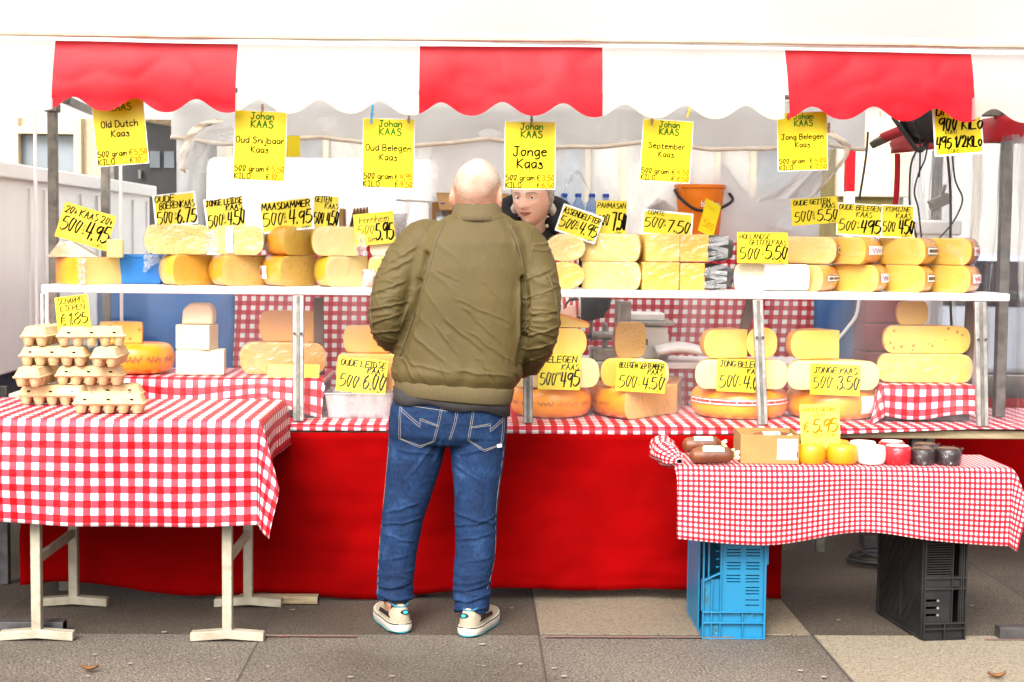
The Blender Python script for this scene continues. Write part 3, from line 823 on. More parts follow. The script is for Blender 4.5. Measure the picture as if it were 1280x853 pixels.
# red cloth behind the small table at the right end
xa = at(1035, 600, 7.75).x
def rback(u, v): return (xa+(3.6-xa)*u, 7.75+.02*nz(u*6, v*3, 4), .02+.68*v)
mb = MB(); mb.grid(rback, 40, 10)
tag(mb.build('side_skirt', M['red_cloth'], None, smooth=180, solid=.003), 'red cloth panel behind the small table at the right end', 'cloth skirt')
# rear bench draped in gingham, with blue tarps either end
BZ = 1.49
rbn = thing('rear_bench', 'tall bench across the back of the stall under a gingham drape', 'bench', (0, 8.2, 0))
mb = MB(); mb.box((.3, .25, BZ-.03), (3.3, .5, .04)); mb.build('bench_top', M['wood'], rbn, bevel=.004)
for x in (-1.2, .3, 1.8):
    for y in (.05, .45):
        mb = MB(); mb.bar((x, y, 0), (x, y, BZ-.05), .05, .05); mb.build('leg', M['steel'], rbn)
gx0 = at(293, 372, 8.18).x; gx1 = at(1016, 372, 8.18).x
def drape(x0, x1, z0, z1, y, amp=.014, seed=0, top=.22):
    mb = MB(); L = z1-z0+top
    def f(u, v):
        s = L*v
        x = x0+(x1-x0)*u
        if s < z1-z0:
            z = z0+s
            return (x+.01*nz(x*3, z*3, seed), y+amp*math.sin(x*17+2*nz(x*2, seed))*(1-s/(z1-z0))+.012*nz(x*5, z*4, seed), z)
        return (x, y+.004+s-(z1-z0), z1+.003+.003*nz(x*6, s*5))
    mb.grid(f, int((x1-x0)/.025), int(L/.025), lambda u, v: ((x1-x0)*u+.01*math.sin(v*7), L*v))
    return mb
tag(drape(gx0, gx1, .42, BZ, 8.17, seed=1, top=.45).build('gingham_drape', M['gingham_back'], None, smooth=180, solid=.002), 'red and white gingham drape hanging down the rear bench', 'drape')
for (pa, pb, pt, pb2, lb, sd_) in ((122, 296, 372, 480, 'faded blue tarpaulin hung behind the white goat cheese blocks', 5), (1012, 1086, 372, 480, 'blue tarpaulin panel hung beside the gingham drape on the right', 8)):
    xa_, xb_ = at(pa, 400, 8.22).x, at(pb, 400, 8.22).x
    mb = MB(); mb.grid(lambda u, v: (xa_+(xb_-xa_)*u, 8.215+.02*nz(u*4, v*4, sd_), .6+.66*v), 24, 20)
    tag(mb.build('blue_tarpaulin', M['blue_tarp'], None, smooth=180, solid=.003), lb, 'tarpaulin')
# stack of red folding crates behind the right riser
rc = thing('red_crate_stack', 'red plastic crate standing behind the right cheese stack', 'crate', (at(1112, 400, 8.0).x, 8.0, 0))
RP = pm('red_plastic', (.28, .003, .012), (.22, .002, .01), rough=.4)
for k in range(8):
    mb = MB(); mb.box((0, .15, .08+.152*k), (.27, .35, .148)); mb.build('crate_side', RP, rc, bevel=.008)
# ================================================================== cheeses
RINDS = {
 'orange': pm('rind_orange', (.86, .34, .010), (.80, .25, .006), scale=7, rough=.38, bump=.12, bscale=40, coat=.25),
 'amber':  pm('rind_amber', (.74, .33, .012), (.66, .22, .007), scale=7, rough=.4, bump=.12, bscale=40, coat=.25),
 'yellow': pm('rind_yellow', (.72, .44, .02), (.66, .36, .014), scale=6, rough=.4, bump=.1, bscale=40, coat=.2),
 'straw':  pm('rind_straw', (.62, .44, .15), (.53, .35, .10), scale=16, rough=.65, bump=.3, bscale=50),
 'brown':  pm('rind_brown', (.56, .28, .06), (.42, .18, .035), scale=18, rough=.7, bump=.4, bscale=45, detail=8),
 'white':  pm('rind_white', (.80, .77, .70), (.72, .66, .56), scale=9, rough=.6, bump=.2, bscale=30),
 'black':  pm('rind_black', (.03, .03, .033), (.055, .05, .045), scale=9, rough=.35, bump=.3),
}
PASTES = {
 'cream':  pm('paste_cream', (0.720, 0.533, 0.197), (0.696, 0.475, 0.139), scale=5, rough=.45, bump=.12, bscale=25, sss=.12),
 'pale':   pm('paste_pale', (0.720, 0.562, 0.255), (0.704, 0.511, 0.191), scale=4, rough=.42, bump=.1, bscale=22, sss=.12),
 'butter': pm('paste_butter', (0.720, 0.475, 0.099), (0.696, 0.418, 0.064), scale=5, rough=.42, bump=.1, bscale=22, sss=.12),
 'gold':   pm('paste_gold', (0.696, 0.403, 0.049), (0.656, 0.338, 0.029), scale=5, rough=.42, bump=.1, bscale=22, sss=.12),
 'cumin':  pm('paste_cumin', (0.704, 0.468, 0.133), (0.664, 0.403, 0.087), scale=6, rough=.45, bump=.15, bscale=30, specks=(95, .15, (.19, .1, .03))),
 'cumin2': pm('paste_cumin_brown', (0.576, 0.295, 0.046), (0.480, 0.216, 0.029), scale=10, rough=.5, bump=.25, bscale=45, specks=(110, .13, (.16, .07, .02))),
 'eyes':   pm('paste_eyes', (0.712, 0.461, 0.093), (0.680, 0.403, 0.064), scale=5, rough=.42, bump=.1, specks=(26, .16, (.36, .18, .03))),
 'white':  pm('paste_white', (0.704, 0.590, 0.394), (0.680, 0.554, 0.354), scale=5, rough=.5, bump=.1, sss=.1),
 'caramel':pm('paste_caramel', (0.560, 0.259, 0.041), (0.496, 0.209, 0.029), scale=7, rough=.45, bump=.15, bscale=30),
}
M['wrap'] = film('cling_wrap', haze=.09, gloss=1.5, bump=.7, bscale=20, streak=(1.1, 1, 1.2), rough=.08, hz=(.56, .68), lowf=.0)  # thin pale streaks paint highlights on the film, besides its real gloss
M['wrap_milky'] = film('crumpled_wrap', haze=.35, gloss=1.6, bump=1.0, bscale=26, streak=(1, 1, 1), rough=.12)
M['label_white'] = pm('label_white', (.80, .77, .74), (.74, .68, .66), scale=30, rough=.4)
M['label_red'] = pm('label_red', (.55, .04, .03), rough=.4)
M['label_blue'] = pm('label_purple', (.22, .10, .35), rough=.4)
M['label_dark'] = pm('label_dark', (.08, .05, .03), rough=.4)
M['rind_print'] = pm('rind_print', (.34, .08, .05), (.42, .13, .04), scale=40, rough=.5)
M['label_green'] = pm('label_green', (.45, .5, .12), rough=.6)

def rim(Rr, e, H, z, p=2.3):
    q = min(abs(2*z/H-1), 1)
    return Rr-e+e*max(1-q**p, 0)**(1/p)
def profile(Rr, H, e, p=2.3, m=12):
    pts = [(0, H)]
    for k in range(m+1):
        a = PI/2-PI*k/m
        c = max(math.cos(a), 0)**(2/p); s = math.copysign(abs(math.sin(a))**(2/p), math.sin(a))
        pts.append((Rr-e+e*c, H/2+H/2*s))
    pts.append((0, 0))
    return pts
def cheese(Rr, H, t0, t1, loc, rind, paste, label, cat='cheese', group=None, e=None, wrap=False, name='cheese_piece', p=2.3, seed=0, sag=.0):
    if e is None: e = H*.42
    full = t1-t0 >= 2*PI-1e-3
    pr = profile(Rr, H, e, p)
    n = max(6, int((t1-t0)/(PI/28)))
    jit = lambda r, a, z: (r+.0016*nz(math.cos(a)*9+seed, math.sin(a)*9, z*22)*(r > Rr*.5))
    def P(a, r, z): 
        r = jit(r, a, z)
        return (r*math.cos(a), r*math.sin(a), z)
    mb = MB()
    mb.grid(lambda u, v: P(t0+(t1-t0)*u, *pr[round(v*(len(pr)-1))]), n, len(pr)-1)
    o = mb.build(name, RINDS[rind], None, loc, smooth=50)
    tag(o, label, cat, group)
    if not full:
        mb = MB()
        for a in (t0, t1):
            rim_ = [Vector(P(a, r, z)) for r, z in pr[1:-1]]
            # a gently uneven cut face, finely divided
            def F(u, v):
                k = v*(len(rim_)-1); i = min(int(k), len(rim_)-2)
                q = rim_[i].lerp(rim_[i+1], k-i)
                ax_ = Vector((0, 0, q.z))
                pnt = ax_.lerp(q, u)
                nn = Vector((math.sin(a), -math.cos(a), 0))*(1 if a == t0 else -1)
                edge = min(1, (1-u)*12)*min(1, v*10, (1-v)*10)
                return pnt+nn*(.0022*nz(pnt.x*18+seed, pnt.y*18, pnt.z*18)+.0015)*edge
            mb.grid(F, 14, len(rim_)-1)
        mb.build('cut_face', PASTES[paste], o, smooth=60)
    if wrap:
        mb = MB()
        pw = profile(Rr+.0035, H+.003, e, p)
        def W_(u, v):
            r, z = pw[round(v*(len(pw)-1))]
            a = t0-.02+(t1-t0+.04)*u
            k = .0035*nz(a*7+seed*3, r*30, z*40)
            x, y = (r+k)*math.cos(a), (r+k)*math.sin(a)
            return (x, y, max(z, .0015))
        mb.grid(W_, n, len(pw)-1)
        if not full:
            for a in (t0-.02, t1+.02):
                nn = Vector((math.sin(a), -math.cos(a), 0))*(1 if a < (t0+t1)/2 else -1)
                def Fw(u, v):
                    r, z = pw[1+round(v*(len(pw)-3))]
                    q = Vector((r*u*math.cos(a), r*u*math.sin(a), max(z, .0015)))
                    return q+nn*(.0055+.0035*nz(q.x*30+seed, q.y*30, q.z*16))
                mb.grid(Fw, 16, len(pw)-3)
        mb.build('wrap', M['wrap'], o, smooth=180)
    o['_R'] = Rr; o['_H'] = H; o['_e'] = e; o['_p'] = p
    return o
def band(o, a0, a1, z0, z1, mat='label_white', edge=None, blocks=None, text=None, lift=.0018, squig=None):
    """paper band round a cheese rim between two angles, with printing"""
    Rr, H, e, p = o['_R'], o['_H'], o['_e'], o['_p']
    def mp(x, y, l): 
        a = a0+x/Rr; r = rim(Rr, e, H, y, p)+lift+l*1.6
        return Vector((r*math.cos(a), r*math.sin(a), y))
    L = (a1-a0)*Rr
    if mat:
        mb = MB(); mb.grid(lambda u, v: mp(L*u, z0+(z1-z0)*v, 0), max(4, int(L/.008)), 4)
        b = mb.build('label_band', M[mat], o, smooth=180)
    else:
        b = o
    h = z1-z0
    mb = MB()
    if edge:
        for zz in (z0+h*.06, z1-h*.06):
            ribbon(mb, [Vector((L*k/40, zz, 0)) for k in range(41)], h*.1, 0, .0006, mp)
    if blocks:
        k = 0; x = .012
        while x < L-.02:
            w_ = random.uniform(.010, .03)
            ribbon(mb, [Vector((x, z0+h*.5, 0)), Vector((min(x+w_, L-.005), z0+h*.5, 0))], h*.42, 0, .0005, mp); x += w_+random.uniform(.006, .014)
    if text:
        write(mb, text, L/2, (z0+z1)/2, h*.45, L*.9, mp, 1 if blocks else 0, weight=.2, lift=.0011)
    if squig:
        x = L*.04
        while x < L*.94:
            w_ = random.uniform(.05, .1)
            pts = [Vector((x+w_*k/24, z0+h*(.5+.28*math.sin(k*1.9)+.2*math.sin(k*.8+x*40)), 0)) for k in range(25)]
            if pts[-1].x < L: ribbon(mb, pts, h*.11, 0, .0005, mp)
            x += w_+.02
    if mb.v:
        mb.build('print', [M[edge or blocks or squig or 'label_dark'], M['label_white']], b, smooth=0)
    return b
YS = 6.42
PS = ppm(YS)
def sx(px, py=345): return at(px, py, YS).x
def half(x0, x1, H, z, rind, paste, label, Yf, yaw=0, **k):
    Rr = (sx_(x1, Yf)-sx_(x0, Yf))/2
    return cheese(Rr, H, yaw, yaw+PI, (sx_(x0, Yf)+Rr, Yf+.012+abs(math.sin(yaw))*Rr, z), rind, paste, label, **k)
def sx_(px, Y): return at(px, 400, Y).x
def quarter(x0, x1, frac, H, z, rind, paste, label, Yf, side='R', span=78, **k):
    Rr = sx_(x1, Yf)-sx_(x0, Yf)
    th = math.acos(frac)
    yc = Yf+Rr*math.sin(th)*.9
    if side == 'R':
        return cheese(Rr, H, -th, -th+R(span), (sx_(x0, Yf), yc, z), rind, paste, label, **k)
    return cheese(Rr, H, PI+th-R(span), PI+th, (sx_(x1, Yf), yc, z), rind, paste, label, **k)
def sz(px): return px/PS
GS = 'cut cheeses stacked on the white shelf'
Z0 = SH+.001
# --- left half of the shelf
o = quarter(50, 166, .52, sz(33), Z0, 'orange', 'cream', 'long low cheese block with orange rind and cream cut side at the shelf left end', 6.40, 'L', 70, group=GS, e=.006, p=4)
mb = MB(); mb.grid(lambda u, v: (-.215+.03*u+.012*nz(u*9, v*9), -.335-.01*nz(u*14, v*11)-.012*abs(u-.5), .002+.108*v), 8, 14); mb.build('wrap_fold', M['wrap_milky'], o, smooth=180)
zt2 = Z0+sz(33)+.002
# wedge on top, pale block
wd = thing('cheese_wedge', 'red waxed cheese wedge lying wrapped under the leftmost yellow price card', 'cheese', (sx_(95, 6.5), 6.5, zt2), group=GS)
mb = MB(); mb.prism([(-.10, 0), (.09, 0), (-.02, .062), (-.05, .06)], -.05, .06); mb.build('rind', RINDS['orange'], wd, bevel=.006)
mb = MB(); mb.prism([(-.012, .0), (.108, 0), (-.004, .066), (-.03, .066)], -.056, -.05); mb.build('cut_face', PASTES['white'], wd, bevel=.002)
mb = MB(); mb.prism([(-.105, 0), (.095, 0), (-.02, .067), (-.052, .065)], -.058, .064); mb.build('wrap', M['wrap_milky'], wd)
mb = MB(); mb.box((0, .03, .038), (.065, .08, .076), Matrix.Rotation(.15, 3, 'Z'))
o = mb.build('cheese_block', PASTES['cream'], None, (sx_(142, 6.45), 6.46, zt2), bevel=.004); tag(o, 'small upright pale cheese block right of the orange wedge on the left shelf end', 'cheese', GS)
bb = thing('storage_tub', 'blue plastic tub behind the gap between the first cheeses on the shelf', 'tub', (sx_(180, 6.62), 6.62, SH+.002))
mb = MB(); mb.loft([[(a*s*.5, b*s*.35, z) for a, b in ((-.2, -.2), (.2, -.2), (.2, .2), (-.2, .2))] for s, z in ((.85, 0), (1, .11), (1.08, .112), (1.08, .125), (.95, .125), (.8, .01))]); mb.build('tub', pm('tub_blue', (.006, .15, .48), (.005, .12, .4), rough=.4), bb, bevel=.004)
mb = MB(); mb.grid(lambda u, v: (.02+.07*u+.012*nz(u*5, v*5), -.09+.02*nz(v*6, u*4), .125-.075*v*(1-.6*u)), 10, 12); mb.build('bag', M['wrap_milky'], bb, smooth=180)
H2 = sz(38); H1 = sz(36.5)
LS = [
 # x0,x1,frac,rind,paste,side,label, level(0/1), extras
 (189, 264, .62, 'yellow', 'gold', 'L', 'yellow rinded cheese with deep gold cut face, bottom of the first shelf pair', 0, {}),
 (253, 327, .66, 'amber', 'cumin', 'L', 'cumin speckled cheese with amber rind, bottom of the second shelf pair', 0, {}),
 (320, 388, .54, 'orange', 'cumin', 'L', 'orange rinded cheese with white label, bottom of the pair under the wide maasdammer card', 0, {'lab': 1}),
 (388, 456, .72, 'yellow', 'pale', 'L', 'pale cream cheese with yellow rind, bottom of the pair left of the customer', 0, {}),
]
for i, (x0, x1, fr, rd, pa, sd_, lb, lv, ex) in enumerate(LS):
    o = quarter(x0, x1, fr, H2, Z0, rd, pa, lb, 6.40, sd_, 80, group=GS, wrap=True, seed=i*3.1, e=H2*.36)
    if ex.get('lab'): band(o, PI-.25, PI+.62, .03, .085, 'label_white', None, None, None, .006, 'label_red')
zt1 = Z0+H2+.002
o = half(180, 264, H1, zt1, 'straw', 'cumin', 'straw coloured half wheel with specks, on top of the first shelf pair', 6.41, .06, group=GS, wrap=True, seed=11, e=H1*.4)
mb = MB(); mb.grid(lambda u, v: (.115+.05*u, .0+.012*nz(u*20, v*20), .004+.1*v*(1-.35*u)+.01*nz(v*8, u*8)), 10, 12); mb.build('wrap_fold', M['wrap_milky'], o, smooth=180)
o = half(264, 329, H1, zt1, 'straw', 'cumin', 'round cut cumin cheese with a white paper strip, on top of the second shelf pair', 6.41, -.05, group=GS, wrap=True, seed=12, e=H1*.4)
mb = MB(); mb.box((-.035, -.0095, H1/2), (.03, .002, H1*.86)); mb.build('paper_strip', M['label_white'], o)
o = quarter(322, 391, .52, H1, zt1, 'amber', 'butter', 'amber rinded cheese wrapped in film under the long maasdammer card', 6.41, 'L', 80, group=GS, wrap=True, seed=13, e=H1*.4)
band(o, PI-.1, PI+.5, .05, .10, 'label_white', None, None, None, .006, 'label_red')
o = quarter(386, 444, .93, H1, zt1, 'yellow', 'pale', 'cream goat cheese block with rounded left end left of the kernhem card', 6.41, 'L', 80, group=GS, wrap=True, seed=14)
mb = MB(); mb.grid(lambda u, v: (.004+.04*u, -.05+.012*nz(u*20, v*20), .004+.1*v*(1-.2*u)), 8, 12); mb.build('wrap_fold', M['wrap_milky'], o, smooth=180)
o = half(460, 512, sz(22), Z0, 'yellow', 'butter', 'yellow cheese half hidden behind the customer left shoulder, lower', 6.46, 0, group=GS, wrap=True)
o.location.z += .055
mb = MB(); mb.box((0, .02, -.027), (.15, .12, .052)); mb.build('board', M['white_plastic'], o, bevel=.003)
o = half(462, 512, sz(17), Z0+.055+sz(23), 'white', 'white', 'flat white cheese half hidden behind the customer left shoulder, upper', 6.46, 0, group=GS)
pk = MB(); pk.grid(lambda u, v: (.055*(u-.5)+.01*nz(u*9, v*6), -.008*math.sin(PI*u)*math.sin(PI*v)+.006*nz(u*11, v*11), .075*v), 10, 10)
tag(pk.build('foil_packet', [pm('foil', (.7, .55, .5), (.6, .12, .05), scale=26, rough=.3, coat=.4)], None, (sx_(461, 6.38), 6.385, SH+.002), solid=.012, smooth=180), 'crinkled red and white packet on the shelf beside the customer left arm', 'packet')
# --- middle of the shelf
H3 = sz(34)
for lv, x0, x1, rd, lb in ((0, 682, 730, 'yellow', 'round ended yellow cheese on the shelf right of the customer, lower'), (1, 681, 731, 'yellow', 'round ended pale cheese on the shelf right of the customer, upper')):
    o = half(x0, x1, H3, Z0+lv*(H3+.002), rd, 'butter' if lv == 0 else 'cream', lb, 6.41, .05, group=GS, wrap=True, e=H3*.75 if H3*.75 < .08 else .075, p=2.0, seed=20+lv)
for lv, lb in ((0, 'big crumbly parmesan block with slanted rind, lower of its pair'), (1, 'big crumbly parmesan block with slanted rind, upper under the parmesan card')):
    quarter(729-lv*2, 805-lv, .93, H3+.002, Z0+lv*(H3+.004), 'straw', 'cream', lb, 6.40, 'R', 75, group=GS, wrap=True, e=.03, p=2, seed=22+lv)
def blk(x0, x1, H, z, Y, mats, label, depth=.16, rz=0, wrapit=True, extra=0, nm='cheese_block'):
    wd_ = sx_(x1, Y)-sx_(x0, Y)
    mb = MB()
    n = 8
    def corner(i): return ((-wd_/2, 0), (wd_/2, 0), (wd_/2-.005, depth), (-wd_/2-extra, depth))[i]
    rings = []
    for zz, s in ((0, .985), (H*.08, 1), (H*.5, 1.012), (H*.92, 1), (H, .985)):
        rings.append([(corner(i)[0]*s, corner(i)[1], zz) for i in range(4)])
    mb.loft(rings)
    o = mb.build(nm, PASTES[mats], None, ((sx_(x0, Y)+sx_(x1, Y))/2, Y, z), rz=rz, bevel=.004)
    tag(o, label, 'cheese', GS)
    if wrapit:
        mb = MB()
        mb.grid(lambda u, v: (wd_*(u-.5)*1.03, -.004-.003*nz(u*7, v*7, x0), max(H*1.02*v, .001)), 14, 12)
        mb.grid(lambda u, v: (wd_*(u-.5)*1.03, depth*v-.004, H*1.02+.002+.002*nz(u*9, v*9)), 14, 6)
        mb.build('wrap', M['wrap'], o, smooth=180)
    return o
blk(802, 848, H3+.003, Z0, 6.40, 'gold', 'square golden mountain cheese block on the shelf, lower of its pair', extra=.02)
blk(806, 848, H3+.002, Z0+H3+.005, 6.40, 'butter', 'square golden mountain cheese block under the comte card, upper of its pair', extra=.03)
for lv, x0, xm, x1, lb in ((0, 849, 880, 917, 'golden cheese in crumpled black wrap below the orange bucket, lower'), (1, 848, 884, 917, 'golden cheese in crumpled black wrap below the orange bucket, upper')):
    z = Z0+lv*(H3+.006)
    o = blk(x0, xm, H3, z, 6.41, 'gold', lb, .14, wrapit=True)
    wx = (sx_(x1, 6.4)-sx_(xm, 6.4)); bx_ = (sx_(xm, 6.4)-sx_(x0, 6.4))/2
    mb = MB()
    rings = []
    for k in range(9):
        u = k/8
        rings.append([(bx_-.004+wx*u*(1+.05*math.sin(a*3)), .07+.072*math.cos(a)*(1-.35*u**3)*(1+.10*nz(u*4, a*2, lv)), max(.002, H3/2+H3/2*math.sin(a)*(1-.3*u**3)*(1+.14*nz(u*5, a*3, lv+5)))) for a in [2*PI*j/22 for j in range(22)]])
    mb.loft(rings); wr = mb.build('dark_rind', RINDS['black'], o, smooth=50)
    mb = MB()
    for q in range(5):
        mb.grid(lambda u, v, q=q: (bx_+wx*(.02+.75*u)-.004, .004-.012*abs(nz(u*9+q*3, v*9, lv))-.004*q, H3*(.08+.17*q+.16*v+.2*(u-.5)*math.sin(q*2+lv))), 8, 5)
    mb.build('wrap_crinkle', M['wrap_milky'], wr, smooth=180)
# white wrapped goat cheese log and neighbours
o = half(917, 985, sz(33), Z0, 'straw', 'white', 'greyish goat cheese half left of the white paper parcel', 6.43, 0, group=GS, wrap=True, seed=30, e=.02)
pp = MB(); 
wpp = sx_(1010, 6.4)-sx_(955, 6.4)
rings = [[(wpp*(u-.5)*(1+.01*math.sin(a*5)), .07+.07*math.cos(a)*(1+.06*nz(u*3, a)), .057+.057*math.copysign(abs(math.sin(a))**.7, math.sin(a))*(1+.02*nz(u*6, a*2))) for a in [2*PI*j/28 for j in range(28)]] for u in [k/10 for k in range(11)]]
pp.loft(rings); tag(pp.build('paper_parcel', M['label_white'], None, ((sx_(955, 6.4)+sx_(1010, 6.4))/2, 6.39, Z0), smooth=50), 'cheese wrapped in plain white paper below the hollandse geiten card', 'cheese', GS)
# right end pairs with label bands
o = quarter(985, 1057, .57, sz(33), Z0, 'orange', 'cream', 'orange cheese with a dark band reading OUD, right of the white paper parcel', 6.40, 'R', 78, group=GS, wrap=True, seed=31)
band(o, -.85, .5, .042, .07, 'label_white', 'label_dark', 'label_dark', 'OUD', .005)
RS = [
 (1050, 1119, .66, 'amber', 'butter', 'amber cheese with purple printed label, lower of the pair under the oude belegen card', 0, 'label_blue', 32),
 (1117, 1176, .62, 'amber', 'butter', 'amber cheese with grey printed band, lower of the second pair from the shelf right end', 0, 'label_dark', 34),
 (1170, 1236, .60, 'amber', 'butter', 'yellow cheese with red printed label, lower at the shelf right end', 0, 'label_red', 36),
 (985, 1054, .83, 'amber', 'cream', 'cream cut cheese with amber rind above the OUD banded one', 1, 'label_dark', 33),
 (1032, 1113, .57, 'orange', 'butter', 'orange cheese with white purple lettered label, upper of the pair under the oude belegen card', 1, 'label_blue', 35),
 (1110, 1181, .60, 'amber', 'butter', 'yellow cheese with dark printed band, second from the shelf right end on top', 1, 'label_dark', 34),
 (1145, 1235, .72, 'amber', 'butter', 'large yellow cheese with red printed label, on top at the shelf right end', 1, 'label_red', 37),
]
for i, (x0, x1, fr, rd, pa, lb, lv, pr_, hp) in enumerate(RS):
    H = sz(34.0)
    yf = 6.40 if i not in (3, 6) else 6.47
    if i == 6: yf = 6.46
    o = quarter(x0, x1, fr, H, Z0+lv*(sz(34)+.002), rd, pa, lb, yf, 'R', 78, group=GS, wrap=True, seed=40+i)
    th = math.acos(fr)
    band(o, -th+.06, .55, H*.36, H*.68, 'label_white', pr_ if i % 2 else None, pr_ if pr_ == 'label_dark' else None, None, .005, None if pr_ == 'label_dark' else pr_)
wq = thing('cheese_wedge', 'orange edged white cheese wedge behind the oude geiten card', 'cheese', (sx_(1003, 6.58), 6.58, Z0+.12), group=GS)
mb = MB(); mb.prism([(-.06, -.118), (.075, -.118), (.075, .045), (-.06, .045)], 0, .06); mb.build('cut_face', PASTES['white'], wq, bevel=.004)
mb = MB(); mb.prism([(.015, .0), (.078, 0), (.078, .048), (.06, .048)], -.004, .064); mb.build('rind', RINDS['orange'], wq, bevel=.004)

# --- risers on the counter under gingham
def riser(x0, x1, y0, y1, h, lab, seed):
    r = thing('display_crate', lab, 'crate', ((x0+x1)/2, y0, CT+.004))
    mb = MB(); w_, d_ = x1-x0, y1-y0
    for z in (.02, h*.5, h-.03): mb.box((0, .006, z), (w_, .012, h*.2)); mb.box((0, d_-.006, z), (w_, .012, h*.2))
    mb.box((-w_/2+.006, d_/2, h/2), (.012, d_-.026, h-.01)); mb.box((w_/2-.006, d_/2, h/2), (.012, d_-.026, h-.01)); mb.box((0, d_/2, h-.008), (w_-.03, d_-.03, .012))
    mb.build('slats', M['dark_steel'], r, bevel=.002)
    return r
RL = .897
riser(at(140, 480, 6.46).x, at(400, 480, 6.46).x, 6.46, 6.92, RL-CT-.008, 'dark crate under the gingham on the left of the counter', 1)
cloth_rect('riser_cloth', at(128, 480, 6.45).x, at(402, 480, 6.45).x, 6.445, 6.93, RL-.002, (.05, .03, .13, .03), 'gingham_big', 'gingham cloth over the raised display left of the customer', 'tablecloth', res=.016, wob=.012, bulge=.3, seed=4, front=lambda x: 1+.25*math.sin(x*9)+(.2 if x > -.85 else 0))
RR = .888
riser(at(1108, 480, 6.46).x, at(1214, 480, 6.46).x, 6.47, 6.92, RR-CT-.008, 'dark crate under the gingham at the right end of the counter', 2)
cloth_rect('riser_cloth', at(1106, 480, 6.45).x, at(1218, 480, 6.45).x, 6.455, 6.93, RR-.002, (.15, .02, .14, .03), 'gingham_big', 'crumpled gingham cloth over the raised display at the right end', 'tablecloth', res=.014, wob=.03, bulge=.4, seed=6, front=lambda x: 1+.1*math.sin(x*14))
GC = 'cheeses behind the clear screen on the counter'
def cz(px, Y=6.5): return px/ppm(Y)
# left riser: orange wheel with a gold piece on top, goat blocks, brown cumin halves
o = cheese(cz(46, 6.6), cz(37, 6.6), 0, 2*PI, (at(171, 450, 6.62).x, 6.63, RL+.003), 'orange', None, 'whole orange cheese wheel with red script behind the egg cartons', group=GC, seed=50, name='round_cheese', e=.05)
band(o, -PI*.95, -PI*.06, .045, .085, None, None, None, None, .001, 'rind_print')
half(122, 177, cz(26, 6.6), RL+.004+cz(37, 6.6), 'amber', 'eyes', 'gold cut cheese piece standing on the orange wheel behind the egg cartons', 6.58, -.1, group=GC, e=.01, p=4, seed=51)
for (x0, x1, y0, y1, rz, lb, nm) in ((222, 281, 473, 443, .08, 'lowest and widest white goat cheese block of its stack', 0), (220, 264, 443, 413, -.2, 'middle white goat cheese block of its stack', 1)):
    wd_ = cz(x1-x0, 6.55); H = cz(31, 6.55)
    z = RL+.003+nm*(H+.001)
    mb = MB(); mb.loft([[(a*wd_*s, b*.11*s+.055, zz) for a, b in ((-.5, -.5), (.5, -.5), (.5, .5), (-.5, .5))] for zz, s in ((0, .98), (.006, 1), (H-.006, 1), (H, .98))])
    tag(mb.build('goat_cheese_block', PASTES['white'], None, (at((x0+x1)/2, 440, 6.55).x, 6.52, z), rz=rz, bevel=.003), lb, 'cheese', GC)
mb = MB(); Hh = cz(26, 6.55)
mb.prism([(-.065, 0), (.068, 0), (.07, Hh*.6), (.055, Hh*.95), (.035, Hh), (-.03, Hh), (-.06, Hh*.68)], 0, .09)
tag(mb.build('goat_cheese_block', PASTES['white'], None, (at(247, 400, 6.55).x, 6.53, RL+.003+2*cz(31, 6.55)+.003), bevel=.008), 'small round shouldered white goat cheese topping its stack', 'cheese', GC)
o = half(299, 407, cz(40, 6.55), RL+.003, 'brown', 'cumin2', 'wide brown cumin cheese under a smaller one behind the left post', 6.56, .03, group=GC, wrap=True, seed=52)
o = half(323, 398, cz(38, 6.6), RL+.005+cz(40, 6.55), 'brown', 'caramel', 'rough brown cheese half on top behind the left post', 6.60, -.06, group=GC, seed=53, e=.03)
# clear tub and brown cheeses left of the customer
tb = thing('clear_tub', 'clear plastic tub under the oude leidse card left of the customer', 'tub', (at(450, 510, 6.5).x, 6.42, CT+.004))
wt_ = cz(84, 6.45)
mb = MB(); mb.loft([[(a*wt_*s, b*.3*s+.15, z) for a, b in ((-.5, -.5), (.5, -.5), (.5, .5), (-.5, .5))] for s, z in ((.9, 0), (1, .1), (1.03, .102), (1.03, .108), (.97, .108), (.87, .006))])
mb.build('tub', film('tub_plastic', haze=.35, gloss=1.2, bump=.4, bscale=20), tb, bevel=.004)
mb = MB()
for k in range(7): mb.grid(lambda u, v, k=k: (wt_*(.8*u-.4), .05+.03*k+.02*nz(u*6, v*6, k), .01+.075*v+.012*nz(u*9, v*5, k)), 12, 5)
mb.build('bags', M['wrap_milky'], tb, smooth=180)
ZT = CT+.004+.110
o = half(420, 512, cz(46, 6.5), ZT, 'brown', 'cumin2', 'large brown cumin cheese behind the oude leidse card', 6.50, .0, group=GC, seed=54, e=.02)
o = half(429, 492, cz(34, 6.55), ZT+.002+cz(46, 6.5), 'brown', 'caramel', 'caramel brown cheese half left of the customer, topmost', 6.55, .0, group=GC, seed=55, e=.03)
